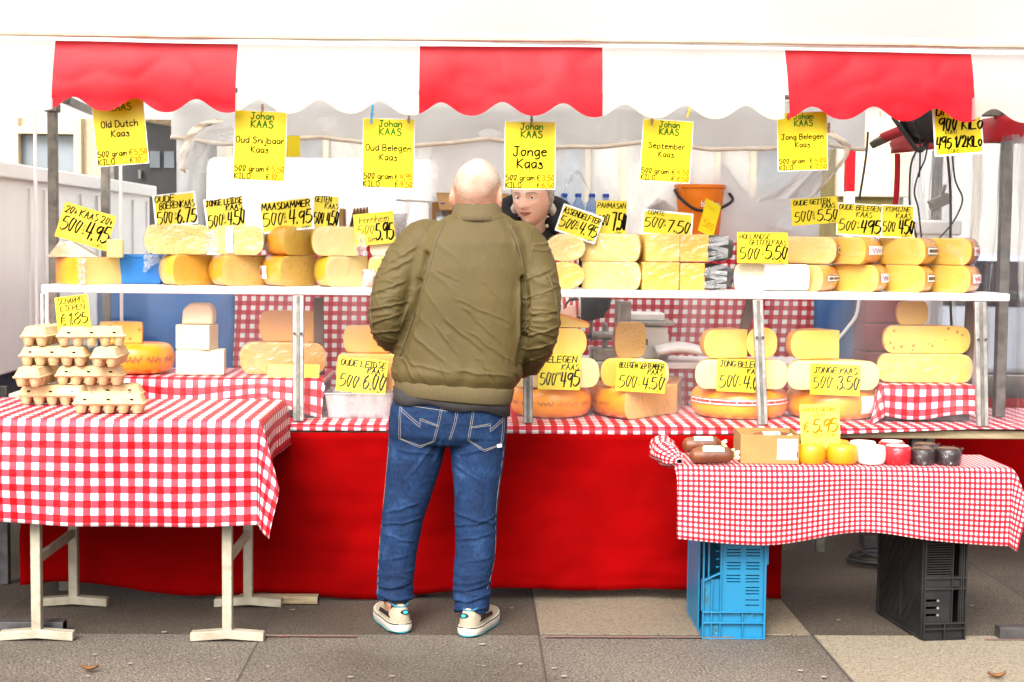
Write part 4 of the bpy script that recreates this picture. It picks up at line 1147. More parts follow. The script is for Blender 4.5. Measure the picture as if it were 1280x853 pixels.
# right of the customer
def wheel(x0, x1, hp, Yf, z, rd, lb, **k):
    Rr = (at(x1, 500, Yf+.16).x-at(x0, 500, Yf+.16).x)/2
    return cheese(Rr, hp/ppm(Yf), 0, 2*PI, (at((x0+x1)/2, 500, Yf+.16).x, Yf+Rr, z), rd, None, lb, group=GC, name='round_cheese', **k)
ZC = CT+.004
def printed(o):
    band(o, -PI*.93, -PI*.07, .05, .078, None, None, None, None, .001, 'rind_print')
HW = 38.5/ppm(6.44)
o = wheel(638, 740, 38.5, 6.44, ZC, 'orange', 'whole orange wheel with red script below the belegen card right of the customer', seed=60); printed(o)
z2 = ZC+HW+.002
half(640, 751, cz(37), z2, 'yellow', 'pale', 'pale half wheel behind the belegen card right of the customer', 6.46, .05, group=GC, seed=61)
z3 = z2+cz(37)+.002
half(672, 734, cz(36), z3, 'amber', 'butter', 'yellow cheese half under the orange wedge the vendor holds', 6.54, .0, group=GC, seed=62)
cw = thing('cheese_wedge', 'orange rinded wedge lying under the vendor hand', 'cheese', (at(707, 415, 6.62).x, 6.60, z3+cz(36)+.002), group=GC)
mb = MB(); mb.prism([(-.07, 0), (.10, 0), (.102, .02), (-.03, .062), (-.06, .06)], -.05, .09); mb.build('rind', RINDS['orange'], cw, bevel=.008)
mb = MB(); mb.prism([(-.066, .002), (.095, .002), (.095, .016), (-.03, .054), (-.055, .05)], -.054, -.05); mb.build('cut_face', PASTES['butter'], cw)
o = quarter(742, 858, .0+.66, HW, ZC, 'orange', 'cream', 'orange wheel cut open at the front below the belegen september card', 6.45, 'L', 150, group=GC, seed=63, wrap=True, name='cheese_piece')
band(o, PI-.9, PI+.75, .05, .078, None, None, None, None, .001, 'rind_print')
half(752, 812, cz(36), z2, 'amber', 'gold', 'gold cheese half left of the belegen september card', 6.52, .1, group=GC, seed=64)
half(782, 838, cz(36), z2, 'yellow', 'pale', 'pale round cheese half right of the belegen september card', 6.47, -.05, group=GC, seed=65)
o = wheel(866, 987, 38.5, 6.44, ZC, 'orange', 'whole orange wheel with a red and white paper band', seed=66)
band(o, -PI*.97, -PI*.03, .062, .09, 'label_white', 'label_red', 'rind_print', None, .0015)
half(871, 988, cz(36.5), z2, 'yellow', 'pale', 'pale half wheel behind the jong belegen card', 6.46, .02, group=GC, seed=67, e=.055)
quarter(878, 937, .96, cz(36), z3, 'amber', 'butter', 'yellow quarter with rounded left end, topmost left of the right post', 6.52, 'L', 85, group=GC, seed=68)
half(935, 973, cz(39), z3, 'amber', 'butter', 'yellow upright piece behind the right post', 6.53, -.1, group=GC, seed=69)
o = wheel(985, 1100, 38.5, 6.44, ZC, 'amber', 'whole amber wheel below the jonge kaas card', seed=70)
mb = MB(); Rr, Hh = o['_R'], o['_H']
def lab_(u, v):
    a = -PI*.36+.45*u; z = .03+.075*v; r = rim(Rr, o['_e'], Hh, z, 2.3)+.002
    return (r*math.cos(a), r*math.sin(a), z)
mb.grid(lab_, 10, 6); mb.build('paper_label', M['label_white'], o, smooth=180)
half(986, 1102, cz(36.5), z2, 'yellow', 'pale', 'pale half wheel behind the jonge kaas card', 6.46, .0, group=GC, seed=71, e=.055)
quarter(987, 1053, .97, cz(36), z3, 'amber', 'butter', 'yellow quarter with one eye hole above the jonge kaas card', 6.52, 'L', 85, group=GC, seed=72)
half(1100, 1219, cz(36), RR+.003, 'yellow', 'butter', 'long pale half wheel at the bottom of the right end stack', 6.52, -.03, group=GC, seed=73, wrap=True, e=.05)
half(1106, 1216, cz(35), RR+.005+cz(36), 'amber', 'eyes', 'long holed half wheel in the middle of the right end stack', 6.54, .03, group=GC, seed=74, e=.05)
half(1122, 1164, cz(30), RR+.007+cz(71), 'amber', 'butter', 'small gold piece topping the right end stack', 6.58, .2, group=GC, seed=75, e=.03)
# work table behind the counter with slicer, scale, bread-like wrapped cheese, paper
wk = thing('work_table', 'narrow work table behind the counter right of the vendor', 'table', (at(850, 450, 7.2).x, 7.2, 0))
mb = MB(); mb.box((0, .2, .90), (1.5, .42, .03)); mb.build('tabletop', M['white_plastic'], wk, bevel=.004)
for x in (-.7, .7):
    for y in (.04, .36):
        mb = MB(); mb.bar((x, y, 0), (x, y, .884), .04, .04); mb.build('leg', M['steel'], wk)
def wx_(px, Y=7.25): return at(px, 430, Y).x
sl = thing('cheese_slicer', 'steel cheese slicer with black knobs behind the counter', 'slicer', (wx_(765), 7.25, .917))
mb = MB(); mb.box((.0, .05, .03), (.2, .16, .06)); mb.build('base', M['steel_light'], sl, bevel=.008)
mb = MB(); mb.box((.03, .05, .16), (.02, .1, .26)); mb.box((.065, .05, .2), (.06, .012, .17)); mb.box((-.03, .05, .11), (.02, .1, .14)); mb.build('guide', M['steel_light'], sl, bevel=.004)
mb = MB(); mb.tube([(-.1, 0, .12), (.06, 0, .12)], .022, 12); mb.tube([(-.1, 0, .09), (-.1, 0, .2)], .008, 8); mb.build('arm', M['steel_light'], sl)
mb = MB(); mb.lathe([(0, 0), (.02, 0), (.026, .012), (.02, .03), (0, .032)], 14, (-.06, 0, .205)); mb.lathe([(0, 0), (.016, 0), (.02, .01), (.014, .02), (0, .022)], 14, (-.12, -.0, .105)); mb.build('knob', M['black_plastic'], sl)
scl = thing('weighing_scale', 'grey and cream weighing scale beside the wrapped cheese', 'scale', (wx_(806), 7.35, .917))
mb = MB(); mb.prism([(-.1, 0), (.13, 0), (.13, .12), (.11, .16), (-.1, .16)], 0, .2); mb.build('housing', pm('scale_cream', (.62, .58, .52), (.55, .5, .45), rough=.5), scl, bevel=.01)
mb = MB(); mb.box((.02, .1, .175), (.27, .22, .02)); mb.build('plate', M['steel_light'], scl, bevel=.005)
mb = MB(); mb.box((.0, -.004, .085), (.05, .008, .03)); mb.build('display', M['glass_dark'], scl)
mb = MB(); mb.box((.01, .1, .205), (.2, .16, .04)); mb.build('lid', M['white_plastic'], scl, bevel=.008)
o = half(768, 812, cz(44, 6.8), z2+.11, 'amber', 'cumin', 'crusty film wrapped cheese in front of the weighing scale', 6.72, .4, group=GC, wrap=True, seed=76, e=.03)
mb = MB(); mb.box((0, .03, -.06), (.12, .1, .115)); mb.build('stand', M['white_plastic'], o)
mb = MB(); mb.grid(lambda u, v: (wx_(820)+.23*u, 7.18+.2*v, .955+.05*math.sin(PI*u)*.4+.02*v), 10, 4)
tag(mb.build('paper_pad', M['label_white'], None, solid=.02), 'white wrapping paper pad right of the scale', 'paper')

# ================================================================== cards
def card(cx, cy, wpx, hpx, rot, Y, label, lines, mat='yellow_card', border=0, hand=True, tilt=.12, name='price_card', cat='price card', group='yellow price cards', wobble=.0, weight=.15, yaw=0, split=None):
    c = at(cx, cy, Y); s = 1/ppm(Y)
    W, H = wpx*s, hpx*s
    o = None
    rm = Matrix.Rotation(yaw, 4, 'Z') @ Matrix.Rotation(R(rot), 4, 'Y') @ Matrix.Rotation(tilt*-1, 4, 'X')
    def rr(w_, h_, r_, n=4):
        pts = []
        for sx0, sz0, a0 in ((1, 1, 0), (-1, 1, 90), (-1, -1, 180), (1, -1, 270)):
            for k in range(n+1):
                a = R(a0+90*k/n)
                pts.append((sx0*(w_/2-r_)+r_*math.cos(a), sz0*(h_/2-r_)+r_*math.sin(a)))
        return pts
    bend = lambda x, z: wobble*math.sin(x/W*3+z/H*2)*W
    def slab(w_, h_, y0, y1, r_):
        m_ = MB(); n_ = 10
        def f(y): return lambda u, v: (w_*(u-.5), y+bend(w_*(u-.5), h_*(v-.5)), h_*(v-.5))
        if wobble: 
            m_.grid(f(y0), n_, n_); m_.grid(f(y1), n_, n_)
        else: m_.prism(rr(w_, h_, r_), y0, y1)
        return m_
    o = slab(W, H, -.0008, .0008, .004).build(name, M['laminate'] if border else M[mat], None, c, smooth=0)
    o.matrix_world = Matrix.Translation(c) @ rm
    tag(o, label, cat, group)
    yf = -.0009
    if border:
        slab(W-2*border*s, H-2*border*s, -.0014, -.0009, .003).build('paper', M[mat], o, smooth=0); yf = -.0015
    mp = lambda x, y, l: Vector((x, yf-l+bend(x, y), y))
    parts = split or [('lettering', len(lines))]
    k0 = 0
    for pn, cnt in parts:
      mb = MB()
      for ln in lines[k0:k0+cnt]:
        tx, fx, fy, fh, fw, mi, al = ln[:7]
        hd = ln[7] if len(ln) > 7 else hand
        wt_ = ln[8] if len(ln) > 8 else weight
        write(mb, tx, (fx-.5)*W, (.5-fy)*H, fh*H, fw*W, mp, mi, al, hd, wt_, .0004)
      k0 += cnt
      if mb.v:
        mb.build(pn, [M['black'], M['green'], M['orange_ink']], o, smooth=0, fix=False)
    return o
def price(n1, n2, amt, pr_, euro=True, big=.40, k0=0):
    L = []
    if n2: L += [(n1, .05, .15, .17, .9, 0, 'l', True, .20), (n2, .93, .34, .16, .55, 0, 'r', True, .20)]; y = .68
    else: L += [(n1, .5, .2, .19, .9, 0, 'c', True, .19)]; y = .60
    L += [(amt, .05, y, big*.92, .36, 0, 'l', True, .10), ('G', .465, y-.14, .09, .1, 0, 'c'), ('R', .465, y-.02, .09, .1, 0, 'c'), ('M', .465, y+.1, .09, .1, 0, 'c'), (pr_, .96, y, big, .42, 0, 'r', True, .115)]
    if euro: L += [('EURO', .92, .93, .08, .2, 0, 'r')]
    return L
YP = 6.47
card(107, 283, 65, 45, 16, YP, 'tilted yellow card reading 20+ KAAS 20+ 4.95 on the leftmost cheese', [('20+ KAAS 20+', .5, .19, .19, .9, 0, 'c'), ('500', .05, .58, 0.368, 0.36, 0, 'l', True, .10), ('G', .49, .5, .08, .1, 0, 'c'), ('R', .49, .61, .08, .1, 0, 'c'), ('M', .49, .72, .08, .1, 0, 'c'), ('4.95', .96, .6, 0.437, 0.43, 0, 'r', True, .115), ('EURO', .9, .92, .08, .2, 0, 'r')], wobble=.02)
card(219, 262, 53, 41, -7, YP, 'yellow card reading oude boerenkaas 6.75', [('OUDE', .04, .14, .2, .5, 0, 'l'), ('BOERENKAAS', .96, .36, .19, .82, 0, 'r'), ('500', .05, .72, 0.350, 0.36, 0, 'l', True, .10), ('G', .49, .64, .08, .1, 0, 'c'), ('M', .49, .78, .08, .1, 0, 'c'), ('6.75', .96, .72, 0.418, 0.43, 0, 'r', True, .115)], border=2.3)
card(281.5, 267, 50, 41, -8, YP, 'yellow card reading jonge leidse kaas 4.50', price('JONGE LEIDSE', 'KAAS', '500', '4.50', False), border=2.3)
card(358, 269, 66, 41, -7, YP, 'wide yellow card reading maasdammer 4.95', price('MAASDAMMER', None, '500', '4.95'), border=2.6)
card(407.5, 265, 33, 41, 1, 6.50, 'narrow yellow card reading geiten kaas 4.50 with a scrawled price', [('GEITEN', .08, .12, .17, .6, 0, 'l'), ('KAAS', .95, .33, .16, .5, 0, 'r'), ('500', .05, .7, 0.350, 0.36, 0, 'l', True, .10), ('4.50', .96, .7, 0.399, 0.43, 0, 'r', True, .115), ('EURO', .9, .94, .07, .3, 0, 'r')], border=1.6)
card(468, 286, 50, 40, -6, 6.45, 'yellow card reading kernhem 500 gram 5.95 in thin brown pen', [('kernhem', .5, .2, .22, .72, 0, 'c'), ('500', .08, .52, .26, .4, 0, 'l'), ('gram', .12, .8, .22, .4, 0, 'l'), ('5.95', .95, .62, 0.475, 0.43, 0, 'r', True, .115)], weight=.07)
card(724, 280, 53, 36, 19, 6.44, 'tilted yellow card reading assendelfter 4.95 beside the vendor', price('ASSENDELFTER', None, '500', '4.95'), border=2.3)
card(764, 272, 38, 42, 1, 6.52, 'upright yellow card reading parmasan 7.50', [('PARMASAN', .5, .15, .15, .92, 0, 'c'), ('500', .05, .58, 0.313, 0.36, 0, 'l', True, .10), ('7.50', .97, .62, 0.494, 0.43, 0, 'r', True, .115), ('EURO', .85, .95, .06, .25, 0, 'r')])
card(834, 280, 64, 32, 5, 6.46, 'wide yellow card reading comte 7.50 half covered by film', [('COMTE', .1, .12, .16, .4, 0, 'l'), ('500', .05, .5, 0.386, 0.36, 0, 'l', True, .10), ('G', .45, .4, .09, .1, 0, 'c'), ('M', .45, .58, .09, .1, 0, 'c'), ('7.50', .93, .58, 0.456, 0.43, 0, 'r', True, .115)], border=2.6)
card(887, 273, 26, 44, 22, 6.50, 'narrow folded yellow card leaning against the orange bucket', [('KAAS', .5, .2, .1, .6, 2, 'c'), ('500', .5, .7, .2, .7, 2, 'c')], yaw=.5, wobble=.03, weight=.08)
card(953, 310, 64, 39, 0, 6.39, 'yellow card reading hollandse geiten kaas 5.50 in front of the white parcel', [('HOLLANDSE', .05, .14, .15, .6, 0, 'l'), ('GEITEN KAAS', .96, .33, .16, .72, 0, 'r'), ('500', .05, .68, 0.368, 0.36, 0, 'l', True, .10), ('G', .5, .58, .08, .1, 0, 'c'), ('M', .5, .72, .08, .1, 0, 'c'), ('5.50', .97, .66, 0.418, 0.42, 0, 'r', True, .115), ('EURO', .9, .93, .08, .24, 0, 'r')], weight=.15)
card(1018.5, 264, 59, 33, -5, 6.47, 'yellow card reading oude geiten kaas 5.50 at the right of the shelf', price('OUDE GEITEN', 'KAAS', '500', '5.50'), tilt=.05)
card(1074, 275, 57, 41, 3, 6.48, 'yellow card reading oude belegen kaas 4.95 with bold price', [('OUDE BELEGEN', .04, .13, .15, .92, 0, 'l'), ('KAAS', .6, .34, .16, .4, 0, 'c'), ('500', .05, .68, 0.313, 0.36, 0, 'l', True, .10), ('G', .48, .6, .08, .1, 0, 'c'), ('M', .48, .74, .08, .1, 0, 'c'), ('495', .97, .70, 0.380, 0.43, 0, 'r', True, .14)], border=1.6)
card(1122, 277, 42, 42, 1, 6.50, 'yellow card reading komijnekaas 4.50, rightmost on the shelf', [('KOMIJNE', .5, .14, .13, .88, 0, 'c'), ('KAAS', .9, .34, .15, .45, 0, 'r'), ('500', .05, .68, 0.294, 0.36, 0, 'l', True, .10), ('450', .97, .68, 0.380, 0.43, 0, 'r', True, .14), ('EURO', .85, .94, .07, .25, 0, 'r')], border=1.6)
# behind the screen
card(452.5, 470, 62, 43, 5, 6.44, 'yellow card reading oude leidse kaas 6.00 behind the clear screen', price('OUDE LEIDSE', 'KAAS', '500', '6.00'), weight=.14)
card(367, 466, 64, 22, 0, 6.50, 'blank yellow card half hidden behind the left post', [], tilt=.5)
card(699, 465, 53, 45, 1, 6.43, 'yellow card reading belegen kaas 4.95 right of the customer', [('BELEGEN', .5, .15, .17, .88, 0, 'c', True, .18), ('KAAS', .95, .36, .16, .55, 0, 'r'), ('500', .05, .70, 0.331, 0.36, 0, 'l', True, .10), ('GM', .48, .55, .08, .1, 0, 'c'), ('495', .97, .70, 0.399, 0.43, 0, 'r', True, .115)], weight=.15)
card(801, 471, 62, 39, 3, 6.43, 'yellow card reading belegen september kaas 4.50', price('BELEGEN SEPTEMBER', 'KAAS', '500', '4.50'), weight=.14)
card(927, 470, 62, 41, 2, 6.43, 'yellow card reading jong belegen kaas 4.00 partly behind the post', price('JONG BELEGEN', 'KAAS', '500', '4.00'), weight=.15)
card(1044, 475, 63, 39, 2, 6.43, 'yellow card reading jonge kaas 3.50', price('JONGE KAAS', None, '500', '3.50'), weight=.14)
# egg card and rookvlees card
card(91, 392, 41, 44, -7, 5.93, 'yellow card reading scharrel eieren 1.85 on the egg cartons', [('SCHARREL', .5, .13, .15, .84, 0, 'c', True, .15), ('EIEREN', .5, .34, .15, .76, 0, 'c', True, .15), ('€1.85', .52, .66, .30, .8, 0, 'c')], weight=.11)
card(1025, 534, 50, 58, -2, 5.70, 'tall pale yellow card reading 5.95 behind the small round cheeses', [('PAPRIKA/NATUREL', .5, .12, .09, .92, 2, 'c'), ('SPEK', .45, .25, .09, .5, 2, 'c'), ('€', .15, .5, .2, .2, 2, 'c'), ('5.95', .93, .47, .26, .62, 2, 'r'), ('PER STUK', .6, .68, .08, .6, 2, 'c')], 'pale_card', weight=.15)
# ---------------------------------------------------------------- printed signs on the line
YH = 6.03
CP = {'blue': pm('peg_blue', (.02, .36, .6), rough=.4), 'wood': pm('peg_wood', (.35, .2, .1), rough=.7), 'yellow': pm('peg_yellow', (.8, .6, .02), rough=.4), 'red': pm('peg_red', (.6, .05, .03), rough=.4), 'white': pm('peg_white', (.7, .68, .64), rough=.5)}
def peg(px, py, col, h, rz, label):
    p = at(px, py, YH-.004)
    t_ = thing('clothes_peg', label, 'clothes peg', p, 0, 'clothes pegs holding the hanging signs')
    t_.rotation_euler.y = rz
    for s in (-1, 1):
        mb = MB(); mb.loft([[(.004*x, s*.004+.003*y*s*(1+abs(z)*10)*.5+s*abs(z)*.06, z) for x, y in ((-1, -1), (1, -1), (1, 1), (-1, 1))] for z in (-h/2, -h*.1, h*.1, h/2)]); mb.build('jaw', CP[col], t_, bevel=.001)
    mb = MB(); mb.tube([(-.0055, 0, 0), (.0055, 0, 0)], .004, 8); mb.build('spring', M['steel'], t_)
def hang(cx, cy, w_, h_, rot, name1, name2, p5, pk_, label, big=False, top=True, dy=0):
    L = []
    if top: L += [('Johan', .53, .075, .09, .66, 1, 'c', False, .18), ('KAAS', .53, .19, .10, .66, 1, 'c', False, .18)]
    else: L += [('KAAS', .55, .19, .095, .6, 1, 'c', False, .15)]
    f = .135 if big else .088
    L += [(name1, .5, .42 if not big else .44, f, .94, 0, 'c', False, .17 if big else .17), (name2, .5, .555 if not big else .62, f, .7, 0, 'c', False, .17 if big else .17)]
    L += [('500 gram', .03, .83, .078, .56, 0, 'l', False, .18), ('KILO', .03, .94, .078, .34, 0, 'l', False, .18), ('€', .64, .83, .08, .2, 0, 'l', False, .14), ('€', .64, .94, .08, .2, 0, 'l', False, .14),
          (p5, .74, .83, .08, .24, 2, 'l', False, .2), (pk_, .74, .94, .08, .24, 2, 'l', False, .2)]
    return card(cx, cy, w_, h_, rot, YH+dy, label, L, border=.8, hand=False, tilt=.0, name='hanging_sign', cat='sign', group='yellow cheese signs hanging from the canopy', split=[('shop_name', 2 if top else 1), ('cheese_name', 2), ('weight_words', 2), ('price_figures', 4)])
hang(150, 162, 64, 88, -5, 'Old Dutch', 'Kaas', '5,50', '10,-', 'leftmost hanging yellow sign reading Old Dutch Kaas behind the red valance', top=False)
hang(325, 182.5, 64.5, 86, 2, 'Oud Snijbaar', 'Kaas', '5,50', '10,-', 'hanging yellow sign reading Oud Snijbaar Kaas')
hang(485.5, 192, 64, 86, 1, 'Oud Belegen', 'Kaas', '4,95', '9,50', 'hanging yellow sign reading Oud Belegen Kaas')
hang(662.5, 194.5, 63.5, 84, 0, 'Jonge', 'Kaas', '3,50', '6,50', 'hanging yellow sign with big Jonge Kaas above the vendor', big=True)
hang(833, 189, 63, 77, 3, 'September', 'Kaas', '4,50', '8,50', 'hanging yellow sign reading September Kaas')
hang(1003, 177, 63, 73, -2.5, 'Jong Belegen', 'Kaas', '4,00', '7,50', 'hanging yellow sign reading Jong Belegen Kaas')
card(1197, 155, 62, 78, -5, YH, 'rightmost hanging yellow sign hand lettered with kilo prices in black', [('MAAS', .4, .12, .14, .6, 0, 'c', True, .16), ('DAMMER', .5, .27, .16, .85, 0, 'c', True, .16), ('900 KiLo', .55, .50, .19, .88, 0, 'c', True, .15), ('EURO', .35, .62, .06, .3, 0, 'c', True), ('495 1/2KiLo', .5, .79, .17, .92, 0, 'c', True, .17), ('EURO', .38, .93, .06, .3, 0, 'c', True)], border=2.3, tilt=0, name='hanging_sign', cat='sign', group='yellow cheese signs hanging from the canopy')
card(366, 183, 18, 26, 0, 8.1, 'small yellow notice hung far back near the rear sheet', [], tilt=0, name='notice', cat='sign', group=None)
for (px, py, col, h, rz, lb) in ((328, 135, 'wood', .03, 0, 'brown clothes peg on the Oud Snijbaar sign'), (465, 143, 'blue', .075, .08, 'long blue clothes peg on the Oud Belegen sign'), (511, 149, 'wood', .03, .1, 'brown clothes peg right of the long blue one'), (664.5, 150, 'wood', .045, 0, 'brown clothes peg on the Jonge Kaas sign'), (815, 151, 'wood', .035, .05, 'wooden clothes peg on the September sign'), (861, 140, 'yellow', .05, .3, 'yellow clothes peg on the September sign'), (985, 146, 'red', .025, 0, 'small red clothes peg on the Jong Belegen sign'), (1036, 160, 'wood', .04, 0, 'brown clothes peg beside the Jong Belegen sign')):
    peg(px, py, col, h, rz, lb)
# ================================================================== egg table
EZ = .83
xe1 = -.768
et = thing('trestle_table', 'cream trestle table under the big gingham cloth with the eggs', 'table', (-1.35, 5.85, 0))
mb = MB(); mb.box((-.07, 0, EZ-.016), (1.3, .70, .026)); mb.build('tabletop', M['wood'], et, bevel=.003)
for px, pyf in ((47, 800), (284, 802)):
    f = atz(px, pyf, 0); x = f.x+1.35
    tr_ = MB()
    for y in (5.57, 6.09):
        mb = MB(); mb.bar((x, y-5.85, .03), (x, y-5.85, EZ-.03), .036, .036); mb.build('leg', M['trestle'], et, bevel=.003)
        mb = MB(); mb.loft([[(x+.135*a, y-5.85+.022*b, z+.010*(1-abs(a))) for a, b in ((-1, -1), (0, -1), (1, -1), (1, 1), (0, 1), (-1, 1))] for z in (.001, .034)]); mb.build('foot', M['trestle'], et, bevel=.003)
    tr_.bar((x, 5.575-5.85+.018, .30), (x, 6.085-5.85-.018, .30), .02, .034); tr_.build('crossbar', M['trestle'], et, bevel=.003)
cloth_rect('egg_table_cloth', -2.3, xe1, 5.50, 6.20, EZ, (.05, .19, .385, .02), 'gingham_big', 'large checked red and white cloth hanging over the egg table', 'tablecloth', res=.018, wob=.014, bulge=.30, seed=9, front=lambda x: 1+.03*math.sin(x*4), er=.016)
# ---------------------------------------------------------------- egg cartons
def egg_carton():
    o = thing('egg_carton', 'x', 'egg carton', (0, 0, 0), 0, 'egg cartons stacked on the gingham table')
    L, W_ = .262, .108
    mb = MB()
    def ring(l, w_, z, r=.012, n=4):
        pts = []
        for sx0, sy0, a0 in ((1, 1, 0), (-1, 1, 90), (-1, -1, 180), (1, -1, 270)):
            for k in range(n):
                a = R(a0+90*k/(n-1)); pts.append((sx0*(l/2-r)+r*math.cos(a), sy0*(w_/2-r)+r*math.sin(a), z))
        return pts
    rings = [ring(L, W_, .036), ring(L+.004, W_+.004, .0375), ring(L+.004, W_+.004, .040), ring(L-.006, W_-.006, .042), ring(L-.03, W_-.03, .072, .016), ring(L-.042, W_-.042, .0755, .016)]
    mb.loft(rings)
    lid = mb.build('lid', M['pulp'], o, bevel=.0015)
    mb = MB()
    for i in range(3): mb.box((-.085+.085*i, -W_/2+.006, .054), (.012, .004, .005)); 
    for i in range(2): mb.box((-.07+.14*i, 0, .0758), (.014, .008, .002))
    mb.build('latch_hole', M['black'], lid, smooth=0)
    mb = MB()
    sl_ = lambda y: (.042-.0)
    n_ = Vector((0, -.03, .012)).normalized()
    mp = lambda x, y, l: Vector((x, -W_/2+.0075+.4*y-l*.9, .046+y+l*.4))
    for k in range(2):
        x = -.03+.0*k
        pts = [Vector((-.02+.085*j/30, .006+.009*k+.0025*math.sin(j*1.9+k), 0)) for j in range(31)]
        ribbon(mb, pts, .0016, 0, .0009, mp)
    mb.build('print', M['label_green'], lid, smooth=0, fix=False)
    mb = MB()
    for i in range(5):
        for j in range(2):
            cx_, cy_ = -L/2+.028+(L-.056)*i/4, (-.026 if j == 0 else .026)
            mb.loft([[(cx_+s*r_*math.cos(a), cy_+r_*math.sin(a)*s, z) for a in [2*PI*k/10+PI/10 for k in range(10)]] for s, z, r_ in ((.55, .001, .026), (.62, .003, .026), (.98, .034, .026), (1, .0365, .026))])
    mb.box((0, 0, .034), (L-.006, W_-.006, .004))
    mb.build('tray', M['pulp'], o, bevel=.001)
    return o
ec = egg_carton()
ZE = EZ+.004
EH = .0765
ECS = [ # px of centre, Y, level, rotation, label
 (68, 5.95, 0, 3, 'bottom left egg carton with a white sticker under the stack'),
 (137, 6.02, 0, -4, 'bottom right egg carton mostly hidden behind the front one'),
 (47, 5.96, 1, 93, 'end on egg carton at the left of the second layer'),
 (114, 5.97, 1, -2, 'long egg carton at the right of the second layer'),
 (70, 5.95, 2, 2, 'long egg carton at the left of the third layer'),
 (138, 5.98, 2, 88, 'end on egg carton at the right of the third layer'),
 (57, 6.02, 3, 95, 'egg carton set end on at the top left of the stack'),
 (115, 5.96, 3, -13, 'top egg carton turned askew below the egg price card'),
 (138, 5.68, 0, -3, 'single egg carton lying in front of the stack'),
]
for i, (px, Y, lv, rz, lb) in enumerate(ECS):
    o = ec if i == 0 else copy_tree(ec)
    yc = Y if abs(rz) < 45 else Y+.0
    o.location = (at(px, 480, Y).x, yc, ZE+lv*EH); o.rotation_euler.z = R(-rz); o['label'] = lb
st_ = MB(); st_.box((.075, -.0475, .055), (.07, .002, .02), Matrix.Rotation(-.38, 3, 'X')); st_.build('sticker', M['label_white'], ec)

# ================================================================== small table on crates
SZ = .665
xs_a = at(847, 585, 5.56).x; xs_b = at(1262, 585, 5.56).x
bd = MB(); bd.box(((xs_a+xs_b)/2, 5.72, SZ-.019), (xs_b-xs_a-.02, .33, .03))
tag(bd.build('table_board', M['wood'], None, bevel=.003), 'wooden board laid over the blue and black crates', 'board')
cloth_rect('small_table_cloth', xs_a, xs_b, 5.555, 5.885, SZ, (.012, .10, .285, .03), 'gingham_small', 'small checked red and white cloth over the table on crates', 'tablecloth', res=.012, wob=.016, bulge=.36, seed=12, er=.02,
           front=lambda x: 1-.10*math.exp(-((x-1.43)/.2)**2)+.05*math.sin(x*7)-.0)
# rolled up end of the cloth
mb = MB()
def roll_(u, v):
    a = v*2*PI
    c = Vector((xs_a-.012+.02*u-.03*math.sin(u*PI), 5.56+.33*(1-u), SZ+.036-.02*u))
    r_ = (.040-.030*max(0, (u-.72)/.28)**1.5-.034*max(0, (.12-u)/.12)**2)*(1+.30*nz(u*6, math.cos(a)*1.6, math.sin(a)*1.6)+.10*math.sin(a*5+u*8))
    return (c.x+r_*1.15*math.cos(a), c.y, c.z+r_*math.sin(a)*(1.1-.2*u))
mb.grid(roll_, 26, 20, lambda u, v: (.33*u, .24*v))
def hangflap(u, v): return (xs_a-.02+.05*u+.008*math.sin(v*7), 5.548-.01*math.sin(u*PI)-.01*v, SZ+.03-.30*v+.02*u)
tag(mb.build('rolled_cloth', M['gingham_small'], None, smooth=180, solid=.0015), 'bunched up end of the small checked cloth at the left table corner', 'cloth')

# ---------------------------------------------------------------- crates
def holed(mb, xs, zs, hole, y0, y1, mi=0, flip=False):
    """flat panel in x/z with rectangular openings; hole(i, j) says which cells are open"""
    nx, nz_ = len(xs)-1, len(zs)-1
    filled = lambda i, j: 0 <= i < nx and 0 <= j < nz_ and not hole(i, j)
    for i in range(nx):
        for j in range(nz_):
            if not filled(i, j): continue
            a, b, c, d = xs[i], xs[i+1], zs[j], zs[j+1]
            mb.add([(a, y0, c), (b, y0, c), (b, y0, d), (a, y0, d)], [(0, 1, 2, 3)], None, mi)
            mb.add([(a, y1, c), (b, y1, c), (b, y1, d), (a, y1, d)], [(3, 2, 1, 0)], None, mi)
            if not filled(i-1, j): mb.add([(a, y0, c), (a, y1, c), (a, y1, d), (a, y0, d)], [(3, 2, 1, 0)], None, mi)
            if not filled(i+1, j): mb.add([(b, y0, c), (b, y1, c), (b, y1, d), (b, y0, d)], [(0, 1, 2, 3)], None, mi)
            if not filled(i, j-1): mb.add([(a, y0, c), (b, y0, c), (b, y1, c), (a, y1, c)], [(3, 2, 1, 0)], None, mi)
            if not filled(i, j+1): mb.add([(a, y0, d), (b, y0, d), (b, y1, d), (a, y1, d)], [(0, 1, 2, 3)], None, mi)
p = atz(917, 799, 0)
bc = thing('blue_crate', 'bright blue plastic crate stood on end under the small table', 'crate', (p.x, 5.62, 0))
W_, D_, H_ = .24, .40, .615
xs = [-.053, -.030, .022, .043, .094, .112]
slots = []
for gtop in (.59, .54, .49, .44, .392, .342, .292, .243, .197): slots += [gtop-.0285, gtop-.024, gtop-.0165, gtop-.012, gtop-.0045, gtop]
slots += [.125, .1295, .145, .1495]
zs = sorted([.105, .615]+slots)
def hole(i, j):
    if i not in (1, 3): return False
    lo = zs[j]; hi = zs[j+1]
    if hi-lo > .0048: return False
    if i == 1 and lo < .205: return False
    return True
mb = MB()
holed(mb, xs, zs, hole, .004, .010)
mb.box((-.088, .014, .165), (.07, .006, .12))                                  # closed lower part of the left bay
mb.box((0, .010, .052), (W_-.01, .006, .104))
mb.box((W_/2-.004, D_/2, H_/2), (.006, D_, H_)); mb.box((0, D_-.004, H_/2), (W_, .006, H_)); mb.box((0, D_/2, H_-.003), (W_-.02, D_-.02, .006)); mb.box((0, D_/2, .004), (W_-.02, D_-.02, .006))
